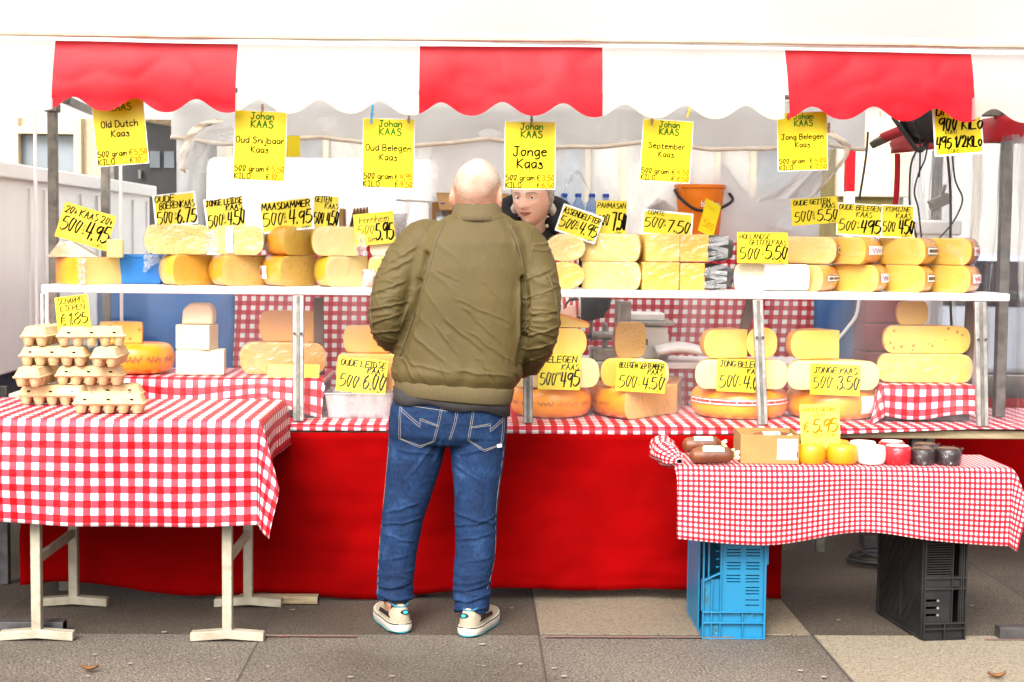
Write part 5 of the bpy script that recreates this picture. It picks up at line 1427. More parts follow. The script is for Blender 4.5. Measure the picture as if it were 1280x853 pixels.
mb.box((-W_/2+.004, D_/2+.06, .29), (.006, D_-.12, .57))
mb.build('walls', M['blue_plastic'], bc)
mb = MB()
for x in (-.118, -.086, -.053): mb.box((x, .0, .307), (.005, .018, .612)) if x != -.086 else (mb.box((x, .0, .115), (.005, .016, .22)), mb.box((-.098, .006, .42), (.005, .014, .37)))
mb.box((.114, .0, .307), (.008, .02, .612))
for z in (.003, .062, .103): mb.box((0, -.001, z), (.236, .02, .005))
for x in (-.086, -.053, .032): mb.box((x, .001, .052), (.004, .016, .10))
mb.bar((-.118, .001, .222), (-.053, .001, .252), .005, .018)
for z in (.27, .30, .33, .36, .39): mb.box((-.062, .020, z), (.012, .004, .006))
mb.box((.122, .0, .33), (.006, .018, .09)); mb.box((-.118, D_*.5, .004), (.006, D_, .008)); mb.box((-.118, D_-.006, .3), (.006, .012, .6))
mb.build('ribs', M['blue_plastic'], bc, bevel=.001)
DIRT = pm('crate_dirt', (.02, .10, .15), (.012, .2, .34), scale=60, rough=.8, lo=.45, hi=.6)
for c_, d_ in (((-.104, .0103, .16), (.018, .001, .08)), ((-.07, .0063, .035), (.024, .001, .04)), ((.06, .0063, .09), (.05, .001, .014))):
    mb = MB(); mb.box(c_, d_); mb.build('grime', DIRT, bc)
p = atz(1180, 802, 0)
bk = thing('black_crate', 'black plastic folding crate stood on edge under the small table', 'crate', (p.x, 5.60, 0), R(7))
W_, D_, H_ = .167, .44, .615
mb = MB()
zz = [.066, .095, .105, .122, .132, .150, .160, .195, .205, .238, .246]
z_ = .2515
while z_ < .40: zz += [z_, z_+.0052]; z_ += .0093
zz += [.45, .615]
xs = [-.081, -.074, -.032, -.026, .022, .032, .056, .082]
def hole2(i, j):
    lo, hi = zz[j], zz[j+1]
    if i == 5: return .205 > lo >= .066 or lo >= .246
    if lo >= .2515 and lo < .40: return i in (1, 2, 3) and hi-lo > .0045 and hi-lo < .0055
    if .205 <= lo < .238: return False
    if lo < .19: return i == 1 and (.0095 < hi-lo < .0105)
    return False
holed(mb, xs, zz, hole2, .0, .008)
mb.box((0, .010, .033), (.16, .008, .066)); mb.box((.080, D_/2, H_/2), (.006, D_, H_)); mb.box((0, D_-.004, H_/2), (.164, .008, H_)) if False else None; mb.box((-.080, D_/2, H_/2), (.006, D_-.02, H_-.02)); mb.box((0, D_/2, .004), (.162, D_-.02, .008)); mb.box((0, D_/2, H_-.004), (.162, D_-.02, .008))
mb.box((-.03, D_-.004, H_/2), (.10, .008, H_))
mb.build('walls', M['black_plastic'], bk)
mb = MB()
for z in (.003, .047, .068, .20, .241): mb.box((0, -.002, z), (.165, .016, .006))
for x in (-.0815, .0, .0815): mb.box((x, -.001, .034 if x == 0 else .307), (.006, .016, .06 if x == 0 else .612))
for x in (.027, .062, .07): mb.box((x, -.001, .34), (.005, .014, .54))
for k in range(-3, 9):
    y0, z0 = .02, .06+.065*k
    a = (-.084, .03, z0+.33); b_ = (-.084, .40, z0-.14)
    # clip the diagonal ribs to the panel
    def clip(a, b):
        pts = []
        for t in [i/40 for i in range(41)]:
            q = Vector(a).lerp(Vector(b), t)
            if .03 < q.z < .585: pts.append(q)
        return (pts[0], pts[-1]) if len(pts) > 3 else None
    c_ = clip(a, b_)
    if c_: mb.bar(c_[0], c_[1], .004, .006)
mb.bar((-.085, .21, .03), (-.085, .21, .585), .005, .007)
for y in (.008, D_-.008): mb.bar((-.0845, y, .004), (-.0845, y, .611), .012, .012)
for z in (.008, .607): mb.bar((-.0845, .014, z), (-.0845, D_-.014, z), .012, .012, up=Vector((1, 0, 0)))
mb.build('ribs', M['black_plastic'], bk, bevel=.001)
mb = MB()
for z in (.1, .127, .155): mb.lathe([(0, 0), (.005, 0), (.005, .004), (0, .005)], 8, (-.029, -.004, z), m=Matrix.Rotation(PI/2, 3, 'X'))
mb.build('pin', M['steel_light'], bk)

# ---------------------------------------------------------------- goods on the small table
SZT = SZ+.004
SAUS = pm('sausage', (.17, .048, .012), (.11, .028, .008), scale=14, rough=.5, bump=.2, bscale=60, coat=.12)
GOLD = pm('gold_crimp', (.75, .55, .12), (.7, .5, .4), scale=30, rough=.3, coat=.3)
SLAB = pm('sausage_label', (.75, .72, .35), (.15, .45, .55), scale=34, rough=.35, lo=.42, hi=.6)
def sausage(px0, px1, Y, z, label, rad=.033, rz=0, par=None):
    a = at(px0, 560, Y).x; b = at(px1, 560, Y).x; L = b-a
    o = thing('sausage', label, 'sausage', ((a+b)/2, Y, z+rad), rz, 'smoked sausages on the small table')
    n = 16
    pr = [(-L/2, .25), (-L/2+.008, .7), (-L/2+.022, .96), (0, 1.0), (L/2-.03, .97), (L/2-.014, .75), (L/2, .3)]
    mb = MB(); pts = catmull([(x, 0, .004*math.sin(x*9)) for x, r_ in pr], 4); rs = [max(v_.x, .1) for v_ in catmull([(r_, 0, 0) for x, r_ in pr], 4)]
    mb.tube(pts, [rad*r_ for r_ in rs], n); mb.build('casing', SAUS, o, smooth=60)
    mb = MB(); mb.grid(lambda u, v: (-L*.22+L*.48*u, (rad+.0012)*math.cos(R(35)+R(80)*v)*-1, (rad+.0012)*math.sin(R(35)+R(80)*v)), 10, 8); mb.build('label', SLAB, o, smooth=180)
    mb = MB(); mb.loft([[(L/2-.004+.02*k/3+.004*math.sin(a_*4), rad*(.3+.25*k/3)*math.cos(a_)*(1+.25*math.sin(a_*5+k)), rad*(.3+.25*k/3)*math.sin(a_)*(1+.25*math.sin(a_*5))) for a_ in [2*PI*j/20 for j in range(20)]] for k in range(4)]); mb.build('crimped_end', GOLD, o, smooth=40)
    return o
sausage(862, 918, 5.60, SZT, 'front brown sausage with a pale label left of the cardboard box', .030)
sausage(866, 912, 5.70, SZT, 'sausage with a blue green label between two others', .026)
o = sausage(853, 902, 5.80, SZT+.012, 'rear brown sausage near the rolled up cloth', .031); 
cb = thing('cardboard_box', 'open brown cardboard box with a white label on the small table', 'cardboard box', (at(962, 580, 5.6).x, 5.60, SZT), R(-3))
bw = 74/ppm(5.6); bh = .108; bdp = .22
mb = MB(); t_ = .004
mb.box((0, 0, bh/2), (bw, t_, bh)); mb.box((0, bdp, bh/2), (bw, t_, bh)); mb.box((-bw/2+.002, bdp/2, bh/2+.002), (t_, bdp-t_-.001, bh)); mb.box((bw/2-.002, bdp/2, bh/2+.002), (t_, bdp-t_-.001, bh)); mb.box((0, bdp/2, .003), (bw-.01, bdp-.01, .004))
mb.build('walls', M['cardboard'], cb, bevel=.0008)
mb = MB(); mb.box((bw/2-.045, -.0031, .055), (.075, .0015, .078)); lw = mb.build('label', M['label_white'], cb)
mb = MB(); [mb.box((bw/2-.026+.006*k, -.0043, .036), (.003 if k % 2 else .002, .0006, .022)) for k in range(4)]; mb.build('print', M['black'], lw)
sausage(938, 985, 5.68, SZT+.062, 'small sausage lying on top in the cardboard box', .024, .2)
sausage(940, 990, 5.74, SZT+.05, 'sausage at the back inside the cardboard box', .026, -.2)
mb = MB(); mb.box((0, 0, 0), (.18, .16, .05))
tag(mb.build('sausage_pack', GOLD, None, (at(960, 580, 5.6).x, 5.71, SZT+.034), bevel=.012, seg=3), 'yellow wrapped pack filling the cardboard box', 'packet')
YB_ = pm('mini_yellow', (.74, .29, .004), (.68, .23, .003), scale=12, rough=.4, coat=.15, bump=.08)
WB_ = pm('mini_white', (.80, .77, .72), (.74, .70, .64), scale=20, rough=.5, bump=.4, bscale=40)
RB_ = pm('mini_red', (.42, .008, .015), (.34, .006, .012), scale=20, rough=.3, coat=.5, bump=.35, bscale=40)
KB_ = pm('mini_dark', (.022, .010, .010), (.012, .007, .008), scale=20, rough=.35, coat=.25, bump=.7, bscale=35)
def mini(px0, px1, Y, h, mat_, label, foil=None, grp='small round cheeses in a row on the small table'):
    a = at(px0, 575, Y).x; b = at(px1, 575, Y).x; r_ = (b-a)/2
    mb = MB()
    pr = [(0, 0)]+[(r_*(1-.28*(1-math.cos(t))**1.0*.0+0)*(.80+.20*math.sin(t)), h/2-h/2*math.cos(t)) for t in [PI*k/12 for k in range(1, 12)]]+[(0, h)]
    if foil: pr = [(0, 0), (r_*.9, 0), (r_*.96, h*.06), (r_, h*.3), (r_*.98, h*.8), (r_*.92, h*.95), (r_*.85, h), (0, h*1.01)]
    mb.lathe(pr, 28)
    mb.v = [(x*(1+.02*nz(x*50, y*50, z*40)), y*(1+.02*nz(x*50+5, y*50, z*40)), z) for x, y, z in mb.v]
    o = mb.build('mini_cheese', mat_, None, ((a+b)/2, Y+r_, SZT), smooth=50)
    tag(o, label, 'cheese', grp)
    if foil == 'film':
        mb = MB(); mb.grid(lambda u, v: ((r_+.002+.004*abs(nz(u*30, v*6)))*math.cos(2*PI*u), (r_+.002+.004*abs(nz(u*30, v*6, 4)))*math.sin(2*PI*u), h*(v*1.08)+.002), 40, 6); mb.build('wrap', M['wrap'], o, smooth=180)
        mb = MB(); mb.grid(lambda u, v: (r_*.95+.009*u+.003*math.sin(v*9), -.012+.024*v, h*.86+.012*u), 6, 5); mb.build('wrap_tail', KB_, o, solid=.001)
    if foil: 
        mb = MB(); mb.lathe([(0, 0), (r_*.78, 0), (r_*.78, .0015), (0, .0018)], 24, (0, 0, h*1.0+.002)); mb.build('lid_label', M['label_white'] if foil == 'lid' else pm('dark_label', (.10, .03, .03), (.06, .05, .03), scale=30, rough=.4), o)
    return o
mini(1000, 1036, 5.575, .070, YB_, 'front left yellow waxed mini cheese right of the box')
mini(1037, 1077, 5.57, .070, YB_, 'front right yellow waxed mini cheese beside the white ones')
mini(1031, 1066, 5.70, .070, YB_, 'back yellow waxed mini cheese behind the two front ones')
mini(1075, 1112, 5.575, .068, WB_, 'front white mini cheese between yellow and red')
mini(1065, 1100, 5.70, .068, WB_, 'back white mini cheese between yellow and red')
mini(1109, 1144, 5.575, .066, RB_, 'front red waxed mini cheese in shiny foil', 'lid')
mini(1102, 1136, 5.70, .066, RB_, 'back red waxed mini cheese in shiny foil', 'lid')
mini(1142, 1172, 5.575, .058, KB_, 'front dark wrapped mini cheese beside the red ones', 'film')
mini(1145, 1176, 5.70, .058, KB_, 'back dark wrapped mini cheese behind the front pair', 'film')
mini(1174, 1206, 5.575, .058, KB_, 'dark wrapped mini cheese at the right end of the row with a twisted film tail', 'film')

# ---------------------------------------------------------------- bits on the ground
def groundbar(px0, px1, py, w_, h_, mat_, label, name, cat, dY=0, rz=0):
    a = atz(px0, py, 0); b = atz(px1, py, 0); 
    mb = MB(); mb.box((0, 0, h_/2+.004), (b.x-a.x, w_, h_))
    mb.box(((b.x-a.x)/2+.0005, 0, h_/2+.004), (.002, w_*.8, h_*.8), None, 1)
    tag(mb.build(name, [M[mat_], M['black']], None, ((a.x+b.x)/2, a.y+w_/2, 0), rz, bevel=.003), label, cat)
groundbar(-60, 79, 794, .06, .045, 'dark_steel', 'dark steel box beam lying at the left foot of the egg table', 'steel_beam', 'beam')
groundbar(1250, 1420, 801, .06, .045, 'dark_steel', 'dark steel box beam end lying at the lower right', 'steel_beam', 'beam')
groundbar(298, 397, 756, .05, .03, 'wood', 'short wooden beam under the red skirt left of the customer', 'wooden_beam', 'beam')
groundbar(1080, 1112, 684, .1, .05, 'dark_steel', 'dark block on the street behind the black crate', 'steel_block', 'block')
lp = MB(); f = atz(7, 730, 0); lp.bar((f.x, f.y, .0), (f.x, f.y, .85), .038, .038)
tag(lp.build('steel_post', M['dark_steel'], None, bevel=.004), 'dark steel post standing at the far left edge beside the red skirt', 'post')
# coiled cable on the street
mb = MB(); c = atz(1130, 705, .0); pts = []
for k in range(150):
    a = k*.21; rr_ = .19+.05*math.sin(k*.31)+.03*math.sin(k*.12)
    pts.append((c.x+rr_*1.25*math.cos(a)+.03*math.sin(k*.07), c.y+rr_*.8*math.sin(a), .012+.010*math.floor(a/(2*PI))*.8+.004*math.sin(a*3)))
mb.tube(pts, .006, 7); tag(mb.build('power_cable', M['cable'], None), 'black cable coiled on the street behind the black crate', 'cable')
# cable reel and hanging cables inside the right end
cr = thing('cable_reel', 'black cable reel hung behind the rightmost hanging sign', 'cable reel', at(1157, 150, 6.9))
mb = MB(); my = Matrix.Rotation(PI/2, 3, 'X') @ Matrix.Rotation(0, 3, 'Z')
rt = Matrix.Rotation(R(25), 3, 'Z') @ Matrix.Rotation(PI/2, 3, 'X')
for z in (-.05, .05): mb.lathe([(0, z-.006), (.10, z-.006), (.108, z), (.10, z+.006), (0, z+.006)], 32, m=rt)
mb.build('flange', M['black_plastic'], cr)
mb = MB(); mb.lathe([(0, -.044), (.08, -.044), (.083, -.02), (.08, 0), (.083, .02), (.08, .044), (0, .044)], 28, m=rt); mb.build('wound_cable', M['cable'], cr)
mb = MB(); mb.tube([(0, 0, .02), (0, 0, .2)], .006, 6); mb.build('hanger', M['steel'], cr)
def cable(pts, label, rad=.005, mat='cable', Y=6.85):
    mb = MB(); mb.tube(catmull([at(x, y, Y+dy) for x, y, dy in pts], 8), rad, 7)
    tag(mb.build('hanging_cable', M[mat] if isinstance(mat, str) else mat, None), label, 'cable', 'cables hanging at the right end of the stall')
cable([(1116, 146, 0), (1132, 168, 0), (1148, 188, 0), (1158, 180, .02), (1166, 160, .05)], 'thick black cable looping below the reel', .011)
cable([(1147, 186, 0), (1139, 205, 0), (1137, 235, 0), (1138, 262, 0), (1146, 300, 0)], 'leftmost thin black cable hanging under the reel')
cable([(1160, 180, 0), (1156, 200, 0), (1148, 218, 0), (1143, 240, 0), (1148, 262, 0), (1152, 300, 0)], 'second thin black cable curling below the reel', .004)
cable([(1150, 150, 0), (1150, 200, 0), (1149, 222, 0)], 'short black cable end hanging straight from the reel', .004)
cable([(1184, 190, 0), (1188, 240, 0), (1188, 300, 0), (1187, 350, 0), (1190, 420, 0)], 'thick straight black cable below the rightmost hanging sign', .006)
cable([(1190, 190, 0), (1194, 225, 0), (1203, 248, 0), (1197, 268, 0), (1186, 285, 0), (1172, 300, 0)], 'black cable bowing to the right near the side sheet', .004)
cable([(1085, 165, .8), (1082, 200, .8), (1074, 250, .8)], 'black cable hanging in front of the olive kiosk', .006)
cable([(1074, 374, .9), (1070, 395, .9), (1058, 412, .9), (1046, 426, .9), (1030, 445, .9)], 'white cable running down in front of the blue panel', .009, 'white_plastic')
lb_ = thing('lamp_bracket', 'white clamp lamp hanging among the cables on the right', 'lamp', at(1172, 285, 7.0))
mb = MB(); mb.box((0, 0, 0), (.2, .1, .07)); mb.build('housing', M['white_plastic'], lb_, bevel=.012)
mb = MB(); mb.bar((-.02, 0, .03), (.03, 0, .2), .016, .016); mb.bar((-.04, 0, .1), (.05, 0, .14), .05, .03); mb.build('clamp', M['steel_light'], lb_, bevel=.003)
wb = MB(); wb.box((0, .06, .06), (.45, .12, .11)); q = at(1130, 292, 7.3)
tag(wb.build('white_case', M['white_plastic'], None, (q.x, 7.3, q.z-.06), bevel=.01), 'white case behind the cheeses at the right end', 'case')
wb = MB(); wb.box((0, .04, 0), (.12, .06, .3)); q = at(1151, 380, 7.2)
tag(wb.build('white_bag', M['label_white'], None, (q.x, 7.2, q.z), bevel=.03, seg=3), 'white bag hanging below the shelf near the right end', 'bag')

# ---------------------------------------------------------------- things on the rear bench
BT = BZ+.008
YR = 8.32
def bxr(px, Y=YR): return at(px, 290, Y).x
bu = thing('orange_bucket', 'orange bucket with a black handle on the rear bench', 'bucket', (bxr(874), YR, BT+.012))
ORB = pm('orange_plastic', (.88, .22, .006), (.82, .18, .005), scale=3, rough=.35)
s_ = 1/ppm(YR)
mb = MB(); rb_, rt_, hb = 24*s_, 31*s_, 66*s_
rings = [(0, 0), (rb_, 0), (rb_+.002, .004), (rt_-.004, hb-.02), (rt_+.004, hb-.018), (rt_+.006, hb), (rt_-.002, hb), (rt_-.008, hb-.02), (rb_-.004, .008), (0, .008)]
mb.lathe(rings, 40); mb.build('body', ORB, bu, smooth=40)
mb = MB(); mb.tube(catmull([(-rt_*1.02, 0, hb-.03), (-rt_*.9, -rt_*.7, hb-.075), (-rt_*.35, -rt_*1.12, hb-.135), (rt_*.3, -rt_*1.15, hb-.14), (rt_*.8, -rt_*.95, hb-.12), (rt_*1.25, -rt_*.5, hb-.08), (rt_*1.08, 0, hb-.03)], 8), .0085, 8); mb.build('handle', M['black_plastic'], bu)
mb = MB(); mpb = lambda x, y, l: Vector(((rt_+l)*math.sin(x/rt_), -(rt_-.006+l)*math.cos(x/rt_), hb-.105+y))
write(mb, 'blokker', .045, 0, .03, .11, mpb, 0, 'c', weight=.16, lift=.0015); mb.build('lettering', M['white_plastic'], bu, smooth=0, fix=False)
WAT = film('bottle_plastic', haze=.12, gloss=1.2, bump=.3, bscale=30, tint=(.66, .80, .95))
WLB = pm('bottle_label', (.10, .32, .72), (.75, .8, .88), scale=22, rough=.35, lo=.45, hi=.55)
CAPB = pm('bottle_cap', (.01, .06, .42), rough=.4)
def bottle(loc_, h, r_, label, grp=None):
    o = thing('water_bottle', label, 'bottle', loc_, random.uniform(0, 6), grp)
    mb = MB(); mb.lathe([(0, 0), (r_*.9, 0), (r_, h*.04), (r_*.97, h*.2), (r_, h*.25), (r_*.93, h*.4), (r_, h*.58), (r_*.96, h*.68), (r_*.6, h*.82), (r_*.4, h*.88), (r_*.4, h*.93), (0, h*.93)], 20); mb.build('bottle', WAT, o, smooth=50)
    mb = MB(); mb.lathe([(r_*1.012, h*.38), (r_*1.015, h*.6)], 20); mb.f = [f for f in mb.f if len(f) == 4]; mb.mi = mb.mi[:len(mb.f)]; mb.build('label', WLB, o, smooth=180)
    mb = MB(); mb.lathe([(0, h*.92), (r_*.46, h*.92), (r_*.46, h*.995), (r_*.4, h), (0, h)], 14); mb.build('cap', CAPB, o)
    return o
b0 = bottle((bxr(553, 8.1), 8.1, BT), 43/ppm(8.1), .033, 'single clear water bottle with blue cap left of the customer head')
pb = None; k = 0
for j in range(2):
    for i in range(4):
        l_ = (bxr(704)+.075*i, 8.24+.08*j, BT)
        if pb is None: pb = bottle(l_, .245, .036, 'water bottle with blue cap in the shrink wrapped pack behind the vendor', 'water bottles in a shrink wrapped pack')
        else:
            c = copy_tree(pb); c.location = l_; c.rotation_euler.z = random.uniform(0, 6)
mb = MB(); x0 = bxr(704)-.04; 
mb.loft([[(x0+.31*a+.004*math.sin(z*60+a*9), 8.2+.17*b, BT+z) for a, b in ((0, 0), (.25, -.02), (.5, 0), (.75, -.02), (1, 0), (1, .5), (1, 1), (.5, 1), (0, 1), (0, .5))] for z in (.002, .08, .16, .2)], cap=False)
sw = mb.build('shrink_wrap', film('shrink', haze=.16, gloss=1.2, bump=.8, bscale=12, tint=(.82, .90, 1)), None, smooth=60)
tag(sw, 'clear shrink wrap around the pack of water bottles', 'wrap')
mb = MB(); mb.grid(lambda u, v: (x0+.02+.17*u, 8.2+.05*v, BT+.21+.16*math.sin(PI*u)*(.75+.25*v)+.012*nz(u*9, v*9)), 16, 6); mb.build('wrap_handle', M['wrap_milky'], sw, smooth=180)
bx1 = thing('cardboard_box', 'open brown cardboard box behind the customer head on the rear bench', 'cardboard box', (bxr(590), 8.3, BT), R(5))
mb = MB(); wB, hB = 100/ppm(8.3), 44/ppm(8.3)
mb.box((0, 0, hB/2), (wB, .006, hB)); mb.box((0, .3, hB/2), (wB, .006, hB)); mb.box((-wB/2+.003, .15, hB/2), (.006, .29, hB)); mb.box((wB/2-.003, .15, hB/2), (.006, .29, hB)); mb.build('walls', M['cardboard'], bx1, bevel=.001)
for q, sg in ((-1, 1), (1, 1)):
    mb = MB(); mb.loft([[(q*(wB/2+.19*u), .02+.26*v, hB+.03*math.sin(u*2)-.02*u+t) for u, v in ((0, 0), (1, .05), (1, .95), (0, 1))] for t in (0, .005)]); mb.build('flap', M['cardboard'], bx1)
mb = MB(); mb.box((0, -.15, hB*1.0), (wB*.9, .28, .005), Matrix.Rotation(.35, 3, 'X')); mb.build('flap', M['cardboard'], bx1)
bx2 = thing('cardboard_box', 'small cardboard box with white cloths left of the orange bucket', 'cardboard box', (bxr(826), 8.36, BT))
mb = MB(); mb.box((0, .08, .07), (.16, .16, .14)); mb.build('walls', pm('print_card', (.5, .36, .2), (.25, .3, .12), scale=16, rough=.8), bx2, bevel=.003)
mb = MB(); mb.grid(lambda u, v: (-.09+.19*u, .02+.13*v, .142+.10*math.sin(PI*u)*math.sin(PI*min(1, v+.3))*(.8+.4*nz(u*6, v*5))+.02*nz(u*14, v*14)), 20, 14); mb.build('cloths', pm('pinkish_cloth', (.78, .70, .68), (.70, .55, .53), scale=12, rough=.9, bump=.5), bx2, smooth=180)
tg = thing('carton_trays', 'nested brown corrugated trays standing left of the kernhem card', 'trays', (bxr(440), 8.2, BT))
for k in range(6):
    mb = MB(); mb.box((-.055+.004*k, .1, .075), (.035, .2, .15)) if k == 0 else mb.grid(lambda u, v, k=k: (-.03+.017*k+.03*v, .02+.16*u, .01+.13*v+.012*math.sin(u*30)+.002*k), 24, 6)
    mb.build('tray', M['cardboard'], tg, solid=.003 if k else 0, bevel=.002 if k == 0 else 0)
tt = thing('clear_tub', 'clear tub of odds and ends behind the kernhem card', 'tub', (bxr(485), 8.25, BT))
mb = MB(); mb.loft([[(a*s*.2, b*s*.2+.1, z) for a, b in ((-.5, -.5), (.5, -.5), (.5, .5), (-.5, .5))] for s, z in ((.85, 0), (1, .12), (1.04, .122), (1.04, .128), (.96, .128), (.8, .006))]); mb.build('tub', M['wrap_milky'], tt, bevel=.003)
mb = MB(); mb.box((-.03, .08, .03), (.08, .08, .05)); mb.box((.04, .1, .045), (.05, .09, .08), Matrix.Rotation(.4, 3, 'Y')); mb.build('contents', pm('odds', (.35, .25, .15), (.6, .55, .45), scale=9), tt, bevel=.004)
kn = thing('scissors', 'black handled scissors lying on the rear bench left of the bottle', 'scissors', (bxr(528, 8.05), 8.05, BT+.03))
for s in (-1, 1):
    mb = MB(); mb.tube(catmull([(-.06, 0, .0), (-.02, .0, .012*s+.012), (.03, 0, .02*s+.02), (.05, .0, .01), (.03, 0, .0), (-.02, 0, .0)], 5), .006, 6); mb.build('handle', M['black_plastic'], kn)
mb = MB(); mb.bar((.0, 0, 0), (.09, .02, .03), .012, .003); mb.build('blade', M['steel_light'], kn)
for k in range(2):
    mb = MB(); mb.grid(lambda u, v: (bxr(900+6*k)+(.55-.2*k)*u, 8.46+.05*k, BT+(.12+.3*k)*(1-u)*v+.03*v), 12, 6)
    tag(mb.build('folded_sheet', M['white_tarp'] if k else M['cream_hem'], None, smooth=180, solid=.004), ('cream folded sheet on the rear bench right of the orange bucket', 'white sheet draped at the back right of the orange bucket')[k], 'sheet')
# ================================================================== people
SKIN = pm('skin', (.42, .20, .125), (.36, .155, .095), scale=14, rough=.5, bump=.1, bscale=60, sss=.15)
def remesh(mb, vox, smooth=2):
    me = mb.mesh('tmp'); o = bpy.data.objects.new('tmp', me); COL.objects.link(o)
    md = o.modifiers.new('r', 'REMESH'); md.mode = 'VOXEL'; md.voxel_size = vox; md.adaptivity = 0
    dg = bpy.context.evaluated_depsgraph_get(); dg.update()
    m2 = bpy.data.meshes.new_from_object(o.evaluated_get(dg))
    bpy.data.objects.remove(o); bpy.data.meshes.remove(me)
    bm = bmesh.new(); bm.from_mesh(m2)
    for _ in range(smooth): bmesh.ops.smooth_vert(bm, verts=bm.verts, factor=.5, use_axis_x=True, use_axis_y=True, use_axis_z=True)
    bm.to_mesh(m2); bm.free(); m2.materials.clear()
    return m2
def deform(me, fn):
    nr = [v.normal.copy() for v in me.vertices]
    for v, n in zip(me.vertices, nr):
        d = fn(v.co, n)
        v.co = v.co + (n*d if not isinstance(d, Vector) else d)
    me.update()
def bvh_of(me): return BVHTree.FromPolygons([v.co.copy() for v in me.vertices], [tuple(p.vertices) for p in me.polygons])
def oval(cx, cy, z, a, b, p=2.3, n=36, tilt=0):
    out = []
    for k in range(n):
        t = 2*PI*k/n; c, s = math.cos(t), math.sin(t)
        x = a*math.copysign(abs(c)**(2/p), c); y = b*math.copysign(abs(s)**(2/p), s)
        out.append((cx+x, cy+y, z+tilt*x))
    return out
def head_pt(lat, lon, s=1.0, off=0, jaw=1):
    """point of a male head facing -Y; lat -90..90, lon 0 = face"""
    cl, sl_ = math.cos(lat), math.sin(lat)
    x = .0765*cl*math.sin(lon); y = -.097*cl*math.cos(lon); z = .118*sl_
    front = max(0, math.cos(lon))*cl
    if z < 0:
        t = -z/.118
        x *= 1-.20*t**1.6; y = y*(1-.10*t) if y < 0 else y*(1-.34*t**1.3)
        y -= .012*t*front
    else:
        y *= 1+.04*(z/.118)
        x *= 1+.09*math.sin(PI*min(z/.118, 1)); z *= .965
    if math.cos(lon) > 0 and abs(lat) < 1.5:
        gx = lambda x0, w: math.exp(-((abs(x)-x0)/w)**2)
        gz = lambda z0, w: math.exp(-((z-z0)/w)**2)
        d = 0
        nb = 0
        if -.045 < z < .025:
            tt = (.025-z)/.058; nb = .030*min(tt, 1)**.9 if z > -.033 else .030*max(0, 1-(-.033-z)/.012)
        d += nb*math.exp(-(x/(.0105+.006*max(0, min(1, (.01-z)/.04))))**2)
        d += .006*gz(.024, .010)*math.exp(-(x/.05)**2)
        d -= .012*gx(.031, .015)*gz(.004, .012)
        d += .004*gx(.042, .02)*gz(-.022, .016)
        d -= .004*gx(.024, .006)*gz(-.045, .016)
        d += .0045*math.exp(-(x/.024)**2)*(gz(-.0545, .005)+gz(-.066, .006))
        d -= .004*math.exp(-(x/.024)**2)*gz(-.060, .0022)
        d += .010*math.exp(-(x/.022)**2)*gz(-.098, .016)
        d -= .003*math.exp(-(x/.03)**2)*gz(-.079, .006)
        y -= d*max(0, math.cos(lon))**.5
    v = Vector((x, y, z))
    if off: v += Vector((x/.0765**2, y/.097**2, z/.118**2)).normalized()*off
    return v*s
def head_mb(mb, m4, s, edz=0, es=1):
    mb.grid(lambda u, v: m4 @ head_pt(-PI/2+PI*v, -PI+2*PI*u, s), 96, 110)
    for sg in (-1, 1):
        # ear: cupped shell with a raised rim
        base = Vector((sg*.074, .008, -.002+edz))
        def ear(u, v):
            a = 2*PI*u; r_ = v
            ez = .033*es*math.sin(a)*(1.0 if math.sin(a) > 0 else .9); ey = .019*es*math.cos(a)+.004*math.sin(a)
            lift = .016*es*min(1, r_*1.6)*(.55+.45*max(-.3, math.cos(a)))-.007*math.exp(-((r_-.55)/.2)**2)
            return m4 @ ((base+Vector((sg*(lift-.003), ey*r_, ez*r_)))*s)
        mb.grid(ear, 28, 8)
        def earb(u, v):
            a = 2*PI*u; ez = .033*es*math.sin(a)*(1.0 if math.sin(a) > 0 else .9); ey = .019*es*math.cos(a)+.004*math.sin(a)
            lift = .016*es*(.55+.45*max(-.3, math.cos(a)))
            return m4 @ ((base+Vector((sg*(-.012+(lift+.009)*v), ey*(.8+.2*v), ez*(.8+.2*v))))*s)
        mb.grid(earb, 28, 4)
def patch(fn, u0, u1, nu, nv): pass
def hand_mb(mb, m4, curl=.5, sg=1):
    """right hand for sg=1: fingers along +Y, palm facing -Z, thumb towards -X"""
    T = lambda v: m4 @ Vector((v[0]*sg, v[1], v[2]))
    def ov(y, w_, t_, z=0): return [T((w_*math.cos(a), y, z+t_*math.sin(a))) for a in [2*PI*k/16 for k in range(16)]]
    mb.loft([ov(-.02, .027, .021), ov(.01, .031, .020), ov(.04, .039, .017), ov(.075, .043, .015), ov(.092, .040, .012, -.001)])
    for x, L, r_, spr in ((-.031, .072, .0088, -.10), (-.0105, .080, .0090, -.03), (.0105, .075, .0086, .05), (.031, .058, .0076, .14)):
        p_ = Vector((x, .080, 0)); pts = [p_-Vector((0, .02, 0)), p_.copy()]; a = curl*.35
        for f in (.46, .30, .24):
            p_ = p_+Vector((math.sin(spr)*L*f, math.cos(a)*L*f, -math.sin(a)*L*f)); pts.append(p_.copy()); a += curl*.75
        mb.tube([T(q) for q in catmull(pts, 3)], [r_*(1.05-.25*i/12) for i in range(13)], 10)
    pts = [(-.022, .012, -.004), (-.040, .034, -.012), (-.050, .058, -.020), (-.050, .080, -.026)]
    mb.tube([T(q) for q in catmull(pts, 3)], [.0135, .0135, .013, .0125, .012, .0115, .011, .0105, .010, .009], 10)
def limb(mb, pts, rad, n=20, per=5, fold=None):
    P_ = catmull(pts, per); rr_ = [v.x for v in catmull([(r_, 0, 0) for r_ in rad], per)]
    if fold: rr_ = [r_*(1+fold(i/(len(P_)-1))) for i, r_ in enumerate(rr_)]
    mb.tube(P_, rr_, n)
